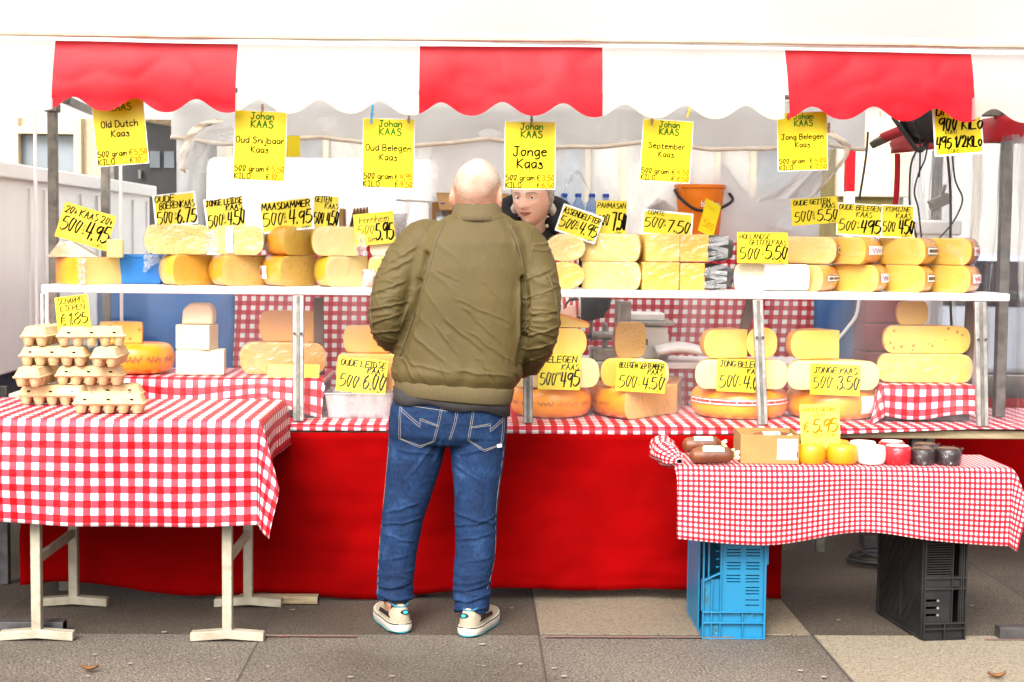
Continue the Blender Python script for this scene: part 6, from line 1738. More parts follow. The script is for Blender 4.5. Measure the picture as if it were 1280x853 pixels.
def seam(bv, pts, r_, mb, lift=.0, per=6, org=-1.2, smooth=True):
    pp = catmull(pts, per) if smooth else [Vector(pts[i]).lerp(Vector(pts[i+1]), k/per) for i in range(len(pts)-1) for k in range(per)]+[Vector(pts[-1])]
    out = []
    for q in pp:
        h = bv.ray_cast(Vector((q.x, q.y+org, q.z)), Vector((0, 1, 0)))
        if h[0] is not None: out.append(h[0]-Vector((0, lift, 0)))
    if len(out) > 1: mb.tube(out, r_, 6)

# ------------------------------------------------------------------ customer, seen from behind
YC = 5.72
def P(px, py, Y=YC): 
    q = at(px, py, YC); return Vector((q.x, Y, q.z))
def ring_px(py, xl, xr, b, yc, p=2.3, tilt=0, n=40):
    a = P(xl, py); c = P(xr, py)
    return oval((a.x+c.x)/2, yc, (a.z+c.z)/2, (c.x-a.x)/2, b, p, n, tilt)
LEG_L = [(523, 540, 5.79), (518, 572, 5.78), (511, 612, 5.77), (503, 650, 5.765), (497, 690, 5.765), (494, 725, 5.76), (493, 752, 5.75)]
LEG_R = [(597, 540, 5.78), (597, 572, 5.765), (596, 612, 5.75), (595, 650, 5.735), (594, 690, 5.725), (590, 725, 5.715), (589, 764, 5.70)]
RL_ = [.115, .107, .093, .080, .074, .0695, .068]
RR_ = [.113, .103, .088, .081, .077, .072, .064]
ARM_L = [(530, 300, 5.78), (503, 333, 5.76), (487, 374, 5.72), (485, 408, 5.745), (492, 425, 5.87), (506, 436, 5.97)]
ARM_R = [(652, 303, 5.78), (671, 338, 5.76), (677, 380, 5.72), (676, 418, 5.74), (665, 446, 5.86), (650, 462, 5.965)]
cust = None
bodym = MB()
hs_ = 1.13
hc = P(597, 241, 5.80)
hm = Matrix.Translation(hc) @ Matrix.Rotation(R(180-10), 4, 'Z') @ Matrix.Rotation(R(6), 4, 'X')
head_mb(bodym, hm, hs_, -.018, 1.35)
nk0, nk1 = P(598, 290, 5.785), P(597, 236, 5.805)
limb(bodym, [nk0, P(598, 270, 5.78), P(597, 255, 5.79), nk1], [.098, .083, .0735, .07], 28)
# nape roll
bodym.tube(catmull([P(577, 250, 5.765), P(587, 253, 5.737), P(597, 254, 5.73), P(607, 253, 5.737), P(617, 250, 5.765)], 4), .012, 10)
tors = [ring_px(py, xl+7, xr-7, b*.88, yc) for py, xl, xr, b, yc in ((285, 535, 650, .10, 5.785), (305, 518, 664, .12, 5.78), (335, 513, 662, .135, 5.78), (370, 510, 658, .145, 5.78), (410, 505, 654, .15, 5.785), (450, 500, 648, .155, 5.785), (485, 500, 640, .145, 5.785), (520, 492, 630, .14, 5.785), (550, 490, 626, .125, 5.785))]
bodym.loft(tors)
for LG, rr_ in ((LEG_L, RL_), (LEG_R, RR_)): limb(bodym, [P(*q) for q in LG], [r_*.84 for r_ in rr_])
for LG in (LEG_L, LEG_R):
    q = P(*LG[-1]); limb(bodym, [q, Vector((q.x, q.y+.01, .08)), Vector((q.x, q.y+.03, .055)), Vector((q.x, q.y+.07, .045))], [.045, .036, .028, .018], 14)
for AR, sg in ((ARM_L, 1), (ARM_R, -1)):
    limb(bodym, [P(*q) for q in AR], [.062, .056, .05, .045, .04, .03], 16)
    wv = P(*AR[-1]); pv = P(*AR[-2]); d = (wv-pv).normalized()
    inner = Vector((.75*sg, .55, -.02)).normalized()
    xq = Vector((0, 0, 1)) * 1.0; zq = inner.cross(xq)*-1; zq.normalize(); xq = inner.cross(zq)
    m4 = Matrix((xq, inner, zq)).transposed().to_4x4(); m4.translation = wv+inner*.02
    hand_mb(bodym, m4, .8, 1 if sg > 0 else -1)
me = remesh(bodym, .0055, 2)
cust = put('person', me, SKIN, smooth=180)
tag(cust, 'man in an olive bomber jacket and blue jeans seen from behind at the stall', 'person')
# short white hair cropped close, bare pink nape
HAIR, t_, b_, _ = nt('white_stubble')
tc_ = t_.nodes.new('ShaderNodeTexCoord'); sp_ = t_.nodes.new('ShaderNodeSeparateXYZ'); t_.links.new(tc_.outputs['Object'], sp_.inputs[0])
mr_ = N(t_, 'ShaderNodeMapRange'); t_.links.new(sp_.outputs[2], mr_.inputs[0]); mr_.inputs[1].default_value = hc.z-.07; mr_.inputs[2].default_value = hc.z+.13
nh_ = N(t_, 'ShaderNodeTexNoise', Scale=260, Detail=4); t_.links.new(tc_.outputs['Object'], nh_.inputs['Vector'])
nl_ = N(t_, 'ShaderNodeTexNoise', Scale=16, Detail=4); t_.links.new(tc_.outputs['Object'], nl_.inputs['Vector'])
ad_ = N(t_, 'ShaderNodeMath', operation='ADD'); t_.links.new(mr_.outputs[0], ad_.inputs[0]); t_.links.new(nh_.outputs[0], ad_.inputs[1])
a2_ = N(t_, 'ShaderNodeMath', operation='ADD'); t_.links.new(ad_.outputs[0], a2_.inputs[0]); t_.links.new(nl_.outputs[0], a2_.inputs[1])
rh_ = ramp(t_, [(.50, (.40, .185, .115)), (.64, (.38, .21, .14)), (.80, (.42, .31, .23)), (.97, (.46, .385, .315))])
dv_ = N(t_, 'ShaderNodeMath', operation='DIVIDE'); t_.links.new(a2_.outputs[0], dv_.inputs[0]); dv_.inputs[1].default_value = 2.0
t_.links.new(dv_.outputs[0], rh_.inputs[0]); t_.links.new(rh_.outputs[0], b_.inputs['Base Color']); b_.inputs['Roughness'].default_value = .75
bp_ = N(t_, 'ShaderNodeBump', Strength=.9, Distance=.004); t_.links.new(nh_.outputs[0], bp_.inputs['Height']); t_.links.new(bp_.outputs[0], b_.inputs['Normal'])
hb_ = MB()
def hairline(lon):   # lowest latitude of the hair at this longitude (0 = face)
    c = math.cos(lon)
    return R(58) if c > .5 else (R(58)-(0.5-c)/1.5*R(84))
def hair_fn(u, v):
    lon = -PI+2*PI*u; lo = hairline(lon); lat = lo+(PI/2-lo)*v
    k = min(1, v*9)
    return hm @ head_pt(lat, lon, hs_, -.0006+.0026*k+.0008*nz(math.sin(lon)*22, math.cos(lon)*22, lat*22))
hb_.grid(hair_fn, 90, 50)
rh = random.Random(3)
for _ in range(9000):                     # cropped bristles
    lon = rh.uniform(-PI, PI); lo = hairline(lon); s_ = rh.uniform(math.sin(lo-.05), 1); lat = math.asin(s_)
    if lat < lo+.12 and rh.random() < .5: continue
    p0 = head_pt(lat, lon, hs_, -.0005); p1 = head_pt(lat, lon, hs_, .012)
    n_ = (p1-p0).normalized(); t1 = n_.orthogonal().normalized(); t2 = n_.cross(t1)
    d_ = (n_*.8+t1*rh.uniform(-.6, .6)+t2*rh.uniform(-.6, .6)+Vector((0, 0, -.35))).normalized()
    w_ = t1*math.cos(rh.uniform(0, 6))+t2*math.sin(rh.uniform(0, 6)); L_ = rh.uniform(.004, .0085)
    hb_.add([hm @ (p0-w_*.0008), hm @ (p0+w_*.0008), hm @ (p0+d_*L_)], [(0, 1, 2)])
hb_.build('hair', HAIR, cust, smooth=180, fix=False)
# jacket
JK, t_, b_, _ = nt('olive_nylon')
tc_ = t_.nodes.new('ShaderNodeTexCoord')
n1 = N(t_, 'ShaderNodeTexNoise', Scale=3.2, Detail=7); t_.links.new(tc_.outputs['Object'], n1.inputs['Vector'])
r1 = ramp(t_, [(.35, (.088, .062, .0185)), (.65, (.071, .049, .014))]); t_.links.new(n1.outputs[0], r1.inputs[0]); t_.links.new(r1.outputs[0], b_.inputs['Base Color'])
b_.inputs['Roughness'].default_value = .66; b_.inputs['Specular IOR Level'].default_value = .28
mp_ = t_.nodes.new('ShaderNodeMapping'); mp_.inputs['Scale'].default_value = (1, 1, .55); mp_.inputs['Rotation'].default_value = (0, .5, 0); t_.links.new(tc_.outputs['Object'], mp_.inputs[0])
n2 = N(t_, 'ShaderNodeTexNoise', Scale=7, Detail=8, Distortion=1.1, Roughness=.55); t_.links.new(mp_.outputs[0], n2.inputs['Vector'])
s1 = N(t_, 'ShaderNodeMath', operation='SUBTRACT'); t_.links.new(n2.outputs[0], s1.inputs[0]); s1.inputs[1].default_value = .5
s2 = N(t_, 'ShaderNodeMath', operation='ABSOLUTE'); t_.links.new(s1.outputs[0], s2.inputs[0])
s3 = ramp(t_, [(0, (1, 1, 1)), (.05, (.35, .35, .35)), (.2, (0, 0, 0))]); t_.links.new(s2.outputs[0], s3.inputs[0])
bp_ = N(t_, 'ShaderNodeBump', Strength=.16, Distance=.006); t_.links.new(s3.outputs[0], bp_.inputs['Height'])
n3 = N(t_, 'ShaderNodeTexNoise', Scale=60, Detail=4); t_.links.new(tc_.outputs['Object'], n3.inputs['Vector'])
b2_ = N(t_, 'ShaderNodeBump', Strength=.12, Distance=.004); t_.links.new(n3.outputs[0], b2_.inputs['Height']); t_.links.new(bp_.outputs[0], b2_.inputs['Normal'])
t_.links.new(b2_.outputs[0], b_.inputs['Normal'])
RIBM, t_, b_, _ = nt('olive_rib'); b_.inputs['Roughness'].default_value = .85
wv_ = N(t_, 'ShaderNodeTexWave', Scale=55, wave_type='BANDS', bands_direction='X'); tc_ = t_.nodes.new('ShaderNodeTexCoord'); t_.links.new(tc_.outputs['Object'], wv_.inputs['Vector'])
rp_ = ramp(t_, [(0, (.080, .057, .021)), (1, (.115, .082, .032))]); t_.links.new(wv_.outputs[0], rp_.inputs[0]); t_.links.new(rp_.outputs[0], b_.inputs['Base Color'])
bp_ = N(t_, 'ShaderNodeBump', Strength=.4, Distance=.003); t_.links.new(wv_.outputs[0], bp_.inputs['Height']); t_.links.new(bp_.outputs[0], b_.inputs['Normal'])
jm = MB()
TR = [(262, 576, 620, .072, 5.785), (272, 556, 638, .088, 5.785), (284, 535, 655, .108, 5.785), (304, 517, 668, .13, 5.78), (335, 508, 669, .148, 5.78), (372, 503, 667, .16, 5.78), (412, 498, 662, .168, 5.785), (445, 493, 655, .174, 5.785), (468, 491, 648, .172, 5.785), (481, 493, 642, .160, 5.785), (489, 497, 638, .150, 5.785)]
jm.loft([ring_px(py, xl, xr, b, yc, 2.5, -.085*max(0, (py-400)/90)) for py, xl, xr, b, yc in TR])
limb(jm, [P(550, 296, 5.785)]+[P(*q) for q in ARM_L], [.05, .080, .080, .074, .070, .063, .05], 26, 8)
limb(jm, [P(634, 297, 5.785)]+[P(*q) for q in ARM_R], [.05, .080, .080, .074, .070, .064, .05], 26, 8)
me = remesh(jm, .0075, 3)
bm = bmesh.new(); bm.from_mesh(me)
bmesh.ops.subdivide_edges(bm, edges=[e for e in bm.edges if True], cuts=1, use_grid_fill=True)
bm.to_mesh(me); bm.free()
# crease lines (px) on the back: start, end, width m, depth m
CR = [((548, 338), (574, 350), .006, .003), ((575, 374), (636, 402), .006, .004), ((606, 352), (634, 384), .007, .003), ((560, 400), (603, 436), .007, .007), ((583, 385), (622, 425), .006, .006), ((545, 405), (572, 440), .006, .005), ((598, 446), (616, 470), .005, .006), ((532, 330), (505, 400), .010, .010), ((530, 380), (512, 440), .008, .006), ((515, 452), (560, 462), .007, .005), ((575, 460), (630, 468), .008, .006), ((500, 440), (520, 470), .006, .006), ((630, 440), (645, 470), .006, .006), ((650, 350), (648, 420), .010, .010), ((640, 300), (655, 340), .009, .006), ((552, 455), (560, 476), .003, .006), ((560, 270), (545, 300), .008, .005), ((632, 275), (648, 300), .008, .005), ((590, 415), (640, 452), .007, .005), ((520, 420), (556, 448), .007, .004),
      ((470, 365), (505, 352), .006, .008), ((466, 385), (505, 378), .006, .009), ((468, 402), (500, 392), .006, .008), ((472, 345), (512, 325), .006, .007), ((464, 415), (496, 412), .006, .007), ((485, 330), (518, 310), .006, .006), ((655, 372), (692, 360), .006, .007), ((658, 392), (697, 388), .006, .008), ((655, 420), (696, 408), .006, .009), ((652, 438), (692, 428), .006, .008), ((655, 350), (686, 338), .006, .006), ((660, 410), (694, 420), .006, .006), ((650, 455), (682, 444), .005, .006)]
CRW = [(P(*a), P(*b), w_, d_) for a, b, w_, d_ in CR]
GRV = [((533, 318), (524, 350), .010, .022), ((524, 350), (510, 405), .011, .034), ((510, 405), (499, 446), .010, .034), ((654, 348), (657, 385), .010, .026), ((657, 385), (655, 425), .010, .032), ((655, 425), (648, 455), .009, .03)]
GRW = [(P(*a), P(*b), w_, d_) for a, b, w_, d_ in GRV]
def jack(co, n):
    d = 0
    if co.y < 5.80:
        best = 0
        for a, b, w_, dp in GRW:
            A = Vector((a.x, a.z)); B = Vector((b.x, b.z)); C_ = Vector((co.x, co.z)); t = max(0, min(1, (C_-A).dot(B-A)/(B-A).length_squared))
            best = max(best, dp*math.exp(-(((C_-A.lerp(B, t)).length+.003*nz(co.z*20, 5))/w_)**2))
        d -= best
    if co.y < 5.80:
        for a, b, w_, dp in CRW:
            ab = Vector((b.x-a.x, b.z-a.z)); ap = Vector((co.x-a.x, co.z-a.z)); L2 = ab.length_squared
            t = ap.dot(ab)/L2
            if -.15 < t < 1.15:
                cr_ = (ap.x*ab.y-ap.y*ab.x)/math.sqrt(L2)
                cr_ += .006*nz(t*4, a.x*9)
                f = max(0, min(1, (t+.15)*5, (1.15-t)*5))
                if abs(cr_) < w_*5: d += .62*dp*f*(math.exp(-(cr_/(w_*.55))**2)-.5*math.exp(-((cr_-w_*1.9)/(w_*1.5))**2))
    d += .003*nz(co.x*6+co.z*3, co.y*6, co.z*5)
    rd = 1-abs(nz(co.x*7+co.z*3, co.y*8, co.z*7+co.x*4))
    d += .0022*(rd**8)
    sleeve = co.x < P(500, 400).x or co.x > P(664, 400).x
    if sleeve:
        rd = 1-abs(nz(co.x*11, co.y*9, co.z*34))
        d += .0048*rd**5-.002
    # gathered blouson above the hem band
    hz = P(570, 484).z+.03*0
    if co.z < hz+.12: d += .010*math.exp(-((co.z-hz-.045)/.04)**2)*(1+.8*nz(co.x*26, co.y*20))
    return d
deform(me, jack)
jacket = put('bomber_jacket', me, JK, cust, smooth=180)
bvj = bvh_of(me)
mb = MB()
seam(bvj, [P(556, 277), P(546, 300), P(538, 330), P(528, 365), P(512, 410), P(500, 445)], .0032, mb)
seam(bvj, [P(637, 280), P(648, 310), P(655, 345), P(658, 380), P(657, 420)], .0028, mb)
seam(bvj, [P(472, 330), P(466, 360), P(464, 390), P(468, 420)], .0035, mb, per=10)
seam(bvj, [P(684, 342), P(693, 370), P(697, 400), P(694, 430)], .003, mb)
seam(bvj, [P(567, 270), P(582, 276), P(598, 278), P(614, 276), P(629, 270)], .0025, mb)
mb.build('seams', pm('seam_olive', (.085, .068, .03), rough=.6), jacket, smooth=180)
# knitted collar, hem band, cuffs
def ringband(rings, name, parent, mat_):
    mb = MB(); mb.loft(rings, cap=False); o = mb.build(name, mat_, parent, smooth=180)
    md = o.modifiers.new('t', 'SOLIDIFY'); md.thickness = .008; md.offset = 1
    return o
col = []
for k, (dz, a, b, dy) in enumerate(((-.030, .100, .100, .0), (-.008, .092, .093, .004), (.014, .086, .088, .008), (.030, .082, .086, .012), (.034, .078, .082, .012), (.028, .074, .078, .012))):
    c0 = P(597, 267, 5.785)
    col.append([(x, y, z-.035*max(0, (y-5.785)/.09)) for x, y, z in oval(c0.x, c0.y+dy, c0.z+dz, a, b, 2.1, 48)])
ringband(col, 'collar', jacket, RIBM)
hem = []
for py, xl, xr, b in ((480, 494, 641, .158), (483, 494, 641, .163), (490, 495, 639.5, .163), (497, 496, 638, .161), (499, 497, 637, .156)):
    hem.append(ring_px(py, xl, xr, b, 5.785, 2.5, -.085, 56))
ringband(hem, 'hem_band', jacket, RIBM)
for AR in (ARM_L, ARM_R):
    w1 = P(*AR[-1]); w0 = P(*AR[-2]); d = (w1-w0).normalized()
    mb = MB(); mb.tube([w1-d*.01, w1, w1+d*.02, w1+d*.05, w1+d*.055], [.046, .047, .043, .039, .033], 24); mb.build('cuff', RIBM, jacket, smooth=180)
# dark shirt hem showing below the jacket
TS = pm('black_shirt', (.016, .014, .014), (.03, .026, .026), scale=20, rough=.85, bump=.3)
sh_ = []
for py, b in ((488, .150), (500, .153), (508, .153)):
    sh_.append([(x, y, z+.010*math.sin(x*30)-(.016*max(0, min(1, (x+.02)/.1)) if py > 500 else 0)) for x, y, z in ring_px(py, 493, 636, b, 5.785, 2.5, -.07, 56)])
ringband(sh_, 'shirt_hem', cust, TS)
# jeans
JM, t_, b_, _ = nt('denim')
tc_ = t_.nodes.new('ShaderNodeTexCoord')
n1 = N(t_, 'ShaderNodeTexNoise', Scale=9, Detail=8, Roughness=.65); t_.links.new(tc_.outputs['Object'], n1.inputs['Vector'])
mp_ = t_.nodes.new('ShaderNodeMapping'); mp_.inputs['Scale'].default_value = (1, 1, .35); t_.links.new(tc_.outputs['Object'], mp_.inputs[0])
n2 = N(t_, 'ShaderNodeTexNoise', Scale=190, Detail=2); t_.links.new(mp_.outputs[0], n2.inputs['Vector'])
r1 = ramp(t_, [(.32, (.0045, .013, .040)), (.55, (.008, .026, .075)), (.75, (.024, .060, .140))]); t_.links.new(n1.outputs[0], r1.inputs[0])
r2 = ramp(t_, [(.35, (.72, .74, .78)), (.65, (1.25, 1.22, 1.2))]); t_.links.new(n2.outputs[0], r2.inputs[0])
mx_ = N(t_, 'ShaderNodeMix', data_type='RGBA', blend_type='MULTIPLY'); mx_.inputs[0].default_value = 1
t_.links.new(r1.outputs[0], mx_.inputs[6]); t_.links.new(r2.outputs[0], mx_.inputs[7]); t_.links.new(mx_.outputs[2], b_.inputs['Base Color'])
b_.inputs['Roughness'].default_value = .85; b_.inputs['Specular IOR Level'].default_value = .2
bp_ = N(t_, 'ShaderNodeBump', Strength=.35, Distance=.002); t_.links.new(n2.outputs[0], bp_.inputs['Height']); t_.links.new(bp_.outputs[0], b_.inputs['Normal'])
jn = MB()
jn.loft([ring_px(py, xl, xr, b, 5.785, 2.4) for py, xl, xr, b in ((484, 497, 634, .140), (496, 493, 635, .146), (512, 487, 636, .152), (530, 484.5, 635, .152), (545, 484, 634, .142), (556, 490, 628, .115))])
limb(jn, [P(*q) for q in LEG_L], RL_, 28, 8); limb(jn, [P(*q) for q in LEG_R], RR_, 28, 8)
me = remesh(jn, .0075, 3)
bm = bmesh.new(); bm.from_mesh(me)
bmesh.ops.subdivide_edges(bm, edges=[e for e in bm.edges], cuts=1, use_grid_fill=True)
bm.to_mesh(me); bm.free()
JC = [((482, 640), (520, 628), .007, .007), ((480, 655), (524, 648), .006, .008), ((484, 668), (515, 676), .006, .006), ((572, 640), (618, 652), .007, .007), ((570, 656), (616, 645), .006, .006), ((574, 672), (612, 664), .006, .006), ((500, 560), (540, 566), .007, .005), ((540, 560), (515, 590), .008, .006), ((575, 565), (605, 560), .007, .005), ((570, 580), (600, 600), .008, .006), ((508, 600), (512, 630), .008, .006), ((476, 735), (512, 728), .006, .008), ((474, 745), (514, 748), .005, .009), ((570, 735), (608, 726), .006, .009), ((568, 748), (604, 742), .006, .010), ((572, 758), (606, 756), .005, .008), ((555, 545), (545, 575), .007, .006), ((478, 700), (510, 694), .008, .004), ((575, 700), (612, 694), .008, .004)]
JCW = [(P(*a), P(*b), w_, d_) for a, b, w_, d_ in JC]
def jean(co, n):
    d = 0
    if co.y < 5.80:
        for a, b, w_, dp in JCW:
            ab = Vector((b.x-a.x, b.z-a.z)); ap = Vector((co.x-a.x, co.z-a.z)); L2 = ab.length_squared; t = ap.dot(ab)/L2
            if -.15 < t < 1.15:
                cr_ = (ap.x*ab.y-ap.y*ab.x)/math.sqrt(L2)+.008*nz(t*3, a.z*9)
                f = max(0, min(1, (t+.15)*5, (1.15-t)*5))
                if abs(cr_) < w_*5: d += .6*dp*f*(math.exp(-(cr_/(w_*.7))**2)-.6*math.exp(-((cr_-w_*1.9)/(w_*1.5))**2))
    d += .002*nz(co.x*10, co.y*8, co.z*12)
    low = max(0, min(1, (.30-co.z)/.15))
    d += (.0015+.005*low)*((1-abs(nz(co.x*8, co.y*8, co.z*30)))**5)
    return d
deform(me, jean)
jeans = put('jeans', me, JM, cust, smooth=180)
bvn = bvh_of(me)
STC = pm('denim_stitch', (.30, .25, .17), (.2, .2, .2), scale=300, rough=.8)
mb = MB()
def sm(pts, r_=.0009, **k): seam(bvn, [P(*q) for q in pts], r_, mb, **k)
for o2 in (0, 2.2):
    sm([(501+o2, 495), (499.5+o2, 520), (499+o2, 547), (526, 557.5-o2), (544-o2, 549), (550-o2, 525), (554.5-o2, 503)], smooth=False, per=8)
    sm([(591.5+o2, 505), (588+o2, 527), (584.5+o2, 548), (605, 562-o2), (628-o2, 555), (630-o2, 540), (631-o2, 518)], smooth=False, per=8)
    sm([(501, 508+o2*1.6), (526, 528+o2*1.6), (526, 520+o2*1.2), (549, 529+o2*.5)], smooth=False, per=8)
    sm([(588, 531+o2*.5), (612.5, 527.5+o2), (612.5, 535+o2*1.4), (630, 521+o2*1.6)], smooth=False, per=8)
    sm([(572+o2, 500), (568+o2, 525), (561+o2, 548)])
sm([(490, 503), (530, 507), (560, 511)], .0012); 
sm([(485.5, 560), (482, 596), (476, 645), (473, 700), (472, 745)], .0009)
sm([(630, 560), (620, 638), (619, 694), (609, 733)], .0009)
sm([(472, 752), (494, 756), (515, 752)], .0016); sm([(571, 766), (590, 769), (609, 762)], .0016)
mb.build('stitching', STC, jeans, smooth=180)
mb = MB(); h = bvn.ray_cast(P(622, 556.5)-Vector((0, 1.2, 0)), Vector((0, 1, 0)))
if h[0] is not None: mb.box(h[0]-Vector((0, .001, 0)), (.032, .003, .012), Matrix.Rotation(-.1, 3, 'Y')); mb.build('pocket_tag', M['label_white'], jeans, bevel=.0008)
# sneakers
SHOE = pm('shoe_sand', (.36, .30, .21), (.30, .24, .165), scale=20, rough=.8, bump=.15, bscale=120)
SOLE = pm('shoe_sole', (.52, .48, .41), (.42, .38, .31), scale=18, rough=.7)
TEAL = pm('shoe_teal', (.02, .42, .55), rough=.6)
def shoe(heel, ang, sg, label=None, roll_=0):
    o = bpy.data.objects.new('sneaker', None); COL.objects.link(o); o.parent = cust
    o.location = heel; o.rotation_euler = (0, roll_, ang); o.scale = (1.08, 1.05, 1.1)
    S = [(-.006, .012, .060), (-.002, .024, .084), (.010, .034, .098), (.04, .040, .100), (.08, .042, .088), (.12, .045, .078), (.17, .050, .070), (.215, .050, .064), (.255, .043, .058), (.278, .030, .053), (.29, .016, .046)]
    def sec(y, w_, top, z0, n=22):
        r_ = []
        for k in range(n):
            a = 2*PI*k/n; c, s = math.cos(a), math.sin(a)
            zz = z0 if s < 0 else z0+(top-z0)*abs(s)**.75
            r_.append((w_*math.copysign(abs(c)**.75, c)*(1 if s < 0 else 1-.22*abs(s)), y, zz-(.004 if s < -.2 else 0)))
        return r_
    mb = MB(); mb.loft([sec(y, w_, t_, .030) for y, w_, t_ in S]); up = mb.build('upper', SHOE, o, smooth=60)
    def solering(z, g): 
        pts = []
        for y, w_, t_ in S: pts.append((w_*1.07+g, y-.004 if y < .01 else y))
        return [(x, y, z) for x, y in pts]+[(-x, y, z) for x, y in reversed(pts)]
    mb = MB(); lift = lambda ring_: [(x, y, z+(.010*max(0, (y-.2)/.09)**2 if z < .02 else .012*max(0, (y-.2)/.09)**2)+(.004 if y < .02 and z < .01 else 0)) for x, y, z in ring_]
    mb.loft([lift(solering(z, g)) for z, g in ((.003, -.003), (.008, .001), (.020, .003), (.032, .002), (.035, .0)) ]); mb.build('sole', SOLE, o, smooth=50)
    mb = MB(); mb.loft([lift(solering(z, g)) for z, g in ((.0, -.007), (.0025, -.002), (.0045, .0012))]); mb.build('outsole', TEAL, o, smooth=50)
    mb = MB(); mb.loft([lift(solering(z, g)) for z, g in ((.0315, .0024), (.0335, .0028), (.0355, .0016))], cap=False); mb.build('foxing', M['black_plastic'], o, smooth=50)
    # collar opening, padded lining and dark sock
    mb = MB(); ctr = [(.033*math.cos(a), .052+.046*math.sin(a), .0985+.004*math.cos(2*a)-.010*math.sin(a)*(1 if math.sin(a) > 0 else -.6)) for a in [2*PI*k/24 for k in range(25)]]
    mb.tube(ctr, .0042, 8); mb.build('collar_lining', pm('lining', (.02, .13, .2), rough=.7), up, smooth=180)
    mb = MB(); mb.lathe([(0, .06), (.030, .06), (.031, .09), (.031, .118), (0, .118)], 18, (0, .052, 0)); mb.build('sock', TS, o, smooth=50)
    # black side stripe and heel patch
    for sd_ in (-1, 1):
        mb = MB()
        prof = [(.075, .088), (.03, .050), (.165, .046), (.175, .056), (.062, .062), (.094, .084)]
        n_ = len(prof)
        def wsurf(y, z):
            for i in range(len(S)-1):
                if S[i][0] <= y <= S[i+1][0]:
                    f = (y-S[i][0])/(S[i+1][0]-S[i][0]); w_ = S[i][1]*(1-f)+S[i+1][1]*f; top = S[i][2]*(1-f)+S[i+1][2]*f
                    q = max(0, min(1, (z-.03)/(top-.03)))
                    s_ = q**(1/.75)
                    return w_*(1-min(s_, .98)**2)**.375*(1-.22*s_)
            return .04
        a_ = [(sd_*(wsurf(y, z)+.0022), y, z) for y, z in prof]; b2 = [(sd_*(wsurf(y, z)-.006), y, z) for y, z in prof]
        mb.add(a_+b2, [(0, 1, 4, 5), (1, 2, 3, 4)]+[(i, (i+1) % n_, (i+1) % n_+n_, i+n_) for i in range(n_)]); mb.build('side_stripe', M['black_plastic'], up, smooth=0)
    mb = MB(); mb.lathe([(0, 0), (.013, 0), (.011, .003), (0, .004)], 16, (-sg*.012, -.004, .074), m=Matrix.Rotation(PI/2, 3, 'X') @ Matrix.Diagonal((1.4, .7, 1))); hp_ = mb.build('heel_patch', M['black_plastic'], up)
    mb = MB(); mb.lathe([(0, 0), (.007, 0), (.006, .002), (0, .003)], 14, (-sg*.012, -.0075, .074), m=Matrix.Rotation(PI/2, 3, 'X') @ Matrix.Diagonal((1.3, .8, 1))); mb.build('heel_badge', TEAL, hp_)
    return o
ql = atz(498, 793, 0); qr = atz(588, 798, 0)
shoe((ql.x+.012, ql.y+.01, .001), R(16), -1)
shoe((qr.x-.012, qr.y+.01, .001), R(-17), 1)

# ------------------------------------------------------------------ vendor behind the shelf
YV = 7.02
def V(px, py, Y=YV):
    q = at(px, py, YV); return Vector((q.x, Y, q.z))
vs = 1.12
vc = V(665, 247, 6.98)
vm = Matrix.Translation(vc) @ Matrix.Rotation(R(-24), 4, 'Z') @ Matrix.Rotation(R(6), 4, 'X')
bm_ = MB()
head_mb(bm_, vm, vs)
limb(bm_, [V(668, 310, 7.08), V(667, 290, 7.05), V(666, 270, 7.02), V(665, 250, 7.0)], [.09, .075, .068, .066], 24)
def vring(py, xl, xr, b, yc, p=2.4): 
    a = V(xl, py); c = V(xr, py); return oval((a.x+c.x)/2, yc, (a.z+c.z)/2, (c.x-a.x)/2, b, p, 36)
bm_.loft([vring(300, 632, 706, .07, 7.09), vring(320, 620, 718, .10, 7.09), vring(370, 622, 716, .11, 7.08), vring(430, 624, 714, .11, 7.08), vring(500, 622, 716, .12, 7.1)])
xm = V(668, 400).x
for s in (-1, 1):
    limb(bm_, [(xm+s*.09, 7.1, .95), (xm+s*.1, 7.09, .5), (xm+s*.1, 7.11, .1), (xm+s*.1, 7.06, .05), (xm+s*.11, 6.95, .03)], [.085, .065, .045, .04, .03], 16)
VA_R = [(708, 304, 7.08), (728, 338, 7.06), (745, 374, 7.0), (728, 383, 6.88), (712, 384, 6.80)]
VA_L = [(628, 304, 7.08), (612, 340, 7.06), (604, 378, 7.0), (622, 390, 6.88), (640, 392, 6.80)]
for AR, sg in ((VA_R, -1), (VA_L, 1)):
    limb(bm_, [V(*q) for q in AR], [.055, .05, .042, .036, .028], 16)
    wv = V(*AR[-1]); inner = (Vector((.6*sg, -.55, -.42))).normalized()
    zq = Vector((.25*sg, -.35, .9)); zq = (zq-inner*zq.dot(inner)).normalized(); xq = inner.cross(zq)
    m4 = Matrix((xq, inner, zq)).transposed().to_4x4(); m4.translation = wv+inner*.01
    hand_mb(bm_, m4, .55, 1 if sg < 0 else -1)
me = remesh(bm_, .0042, 1)
VSK = pm('skin_ruddy', (.74, .46, .34), (.70, .40, .29), scale=7, rough=.48, bump=.12, bscale=70, sss=.15)
vend = put('person', me, VSK, smooth=180)
tag(vend, 'grey haired vendor in a black hooded coat and striped apron behind the cheeses', 'person')
def face_patch(name, fn, nu, nv, mat_, parent=vend, solid=0):
    mb = MB(); mb.grid(lambda u, v: vm @ (fn(u, v)*vs), nu, nv); return mb.build(name, mat_, parent, smooth=180, solid=solid)
def sph(x, z):   # lat, lon of a face point near x, z
    lat = math.asin(max(-1, min(1, z/.118))); k = .0765*math.cos(lat)*(1-.20*max(0, -z/.118)**1.6)
    return lat, math.asin(max(-1, min(1, x/k)))
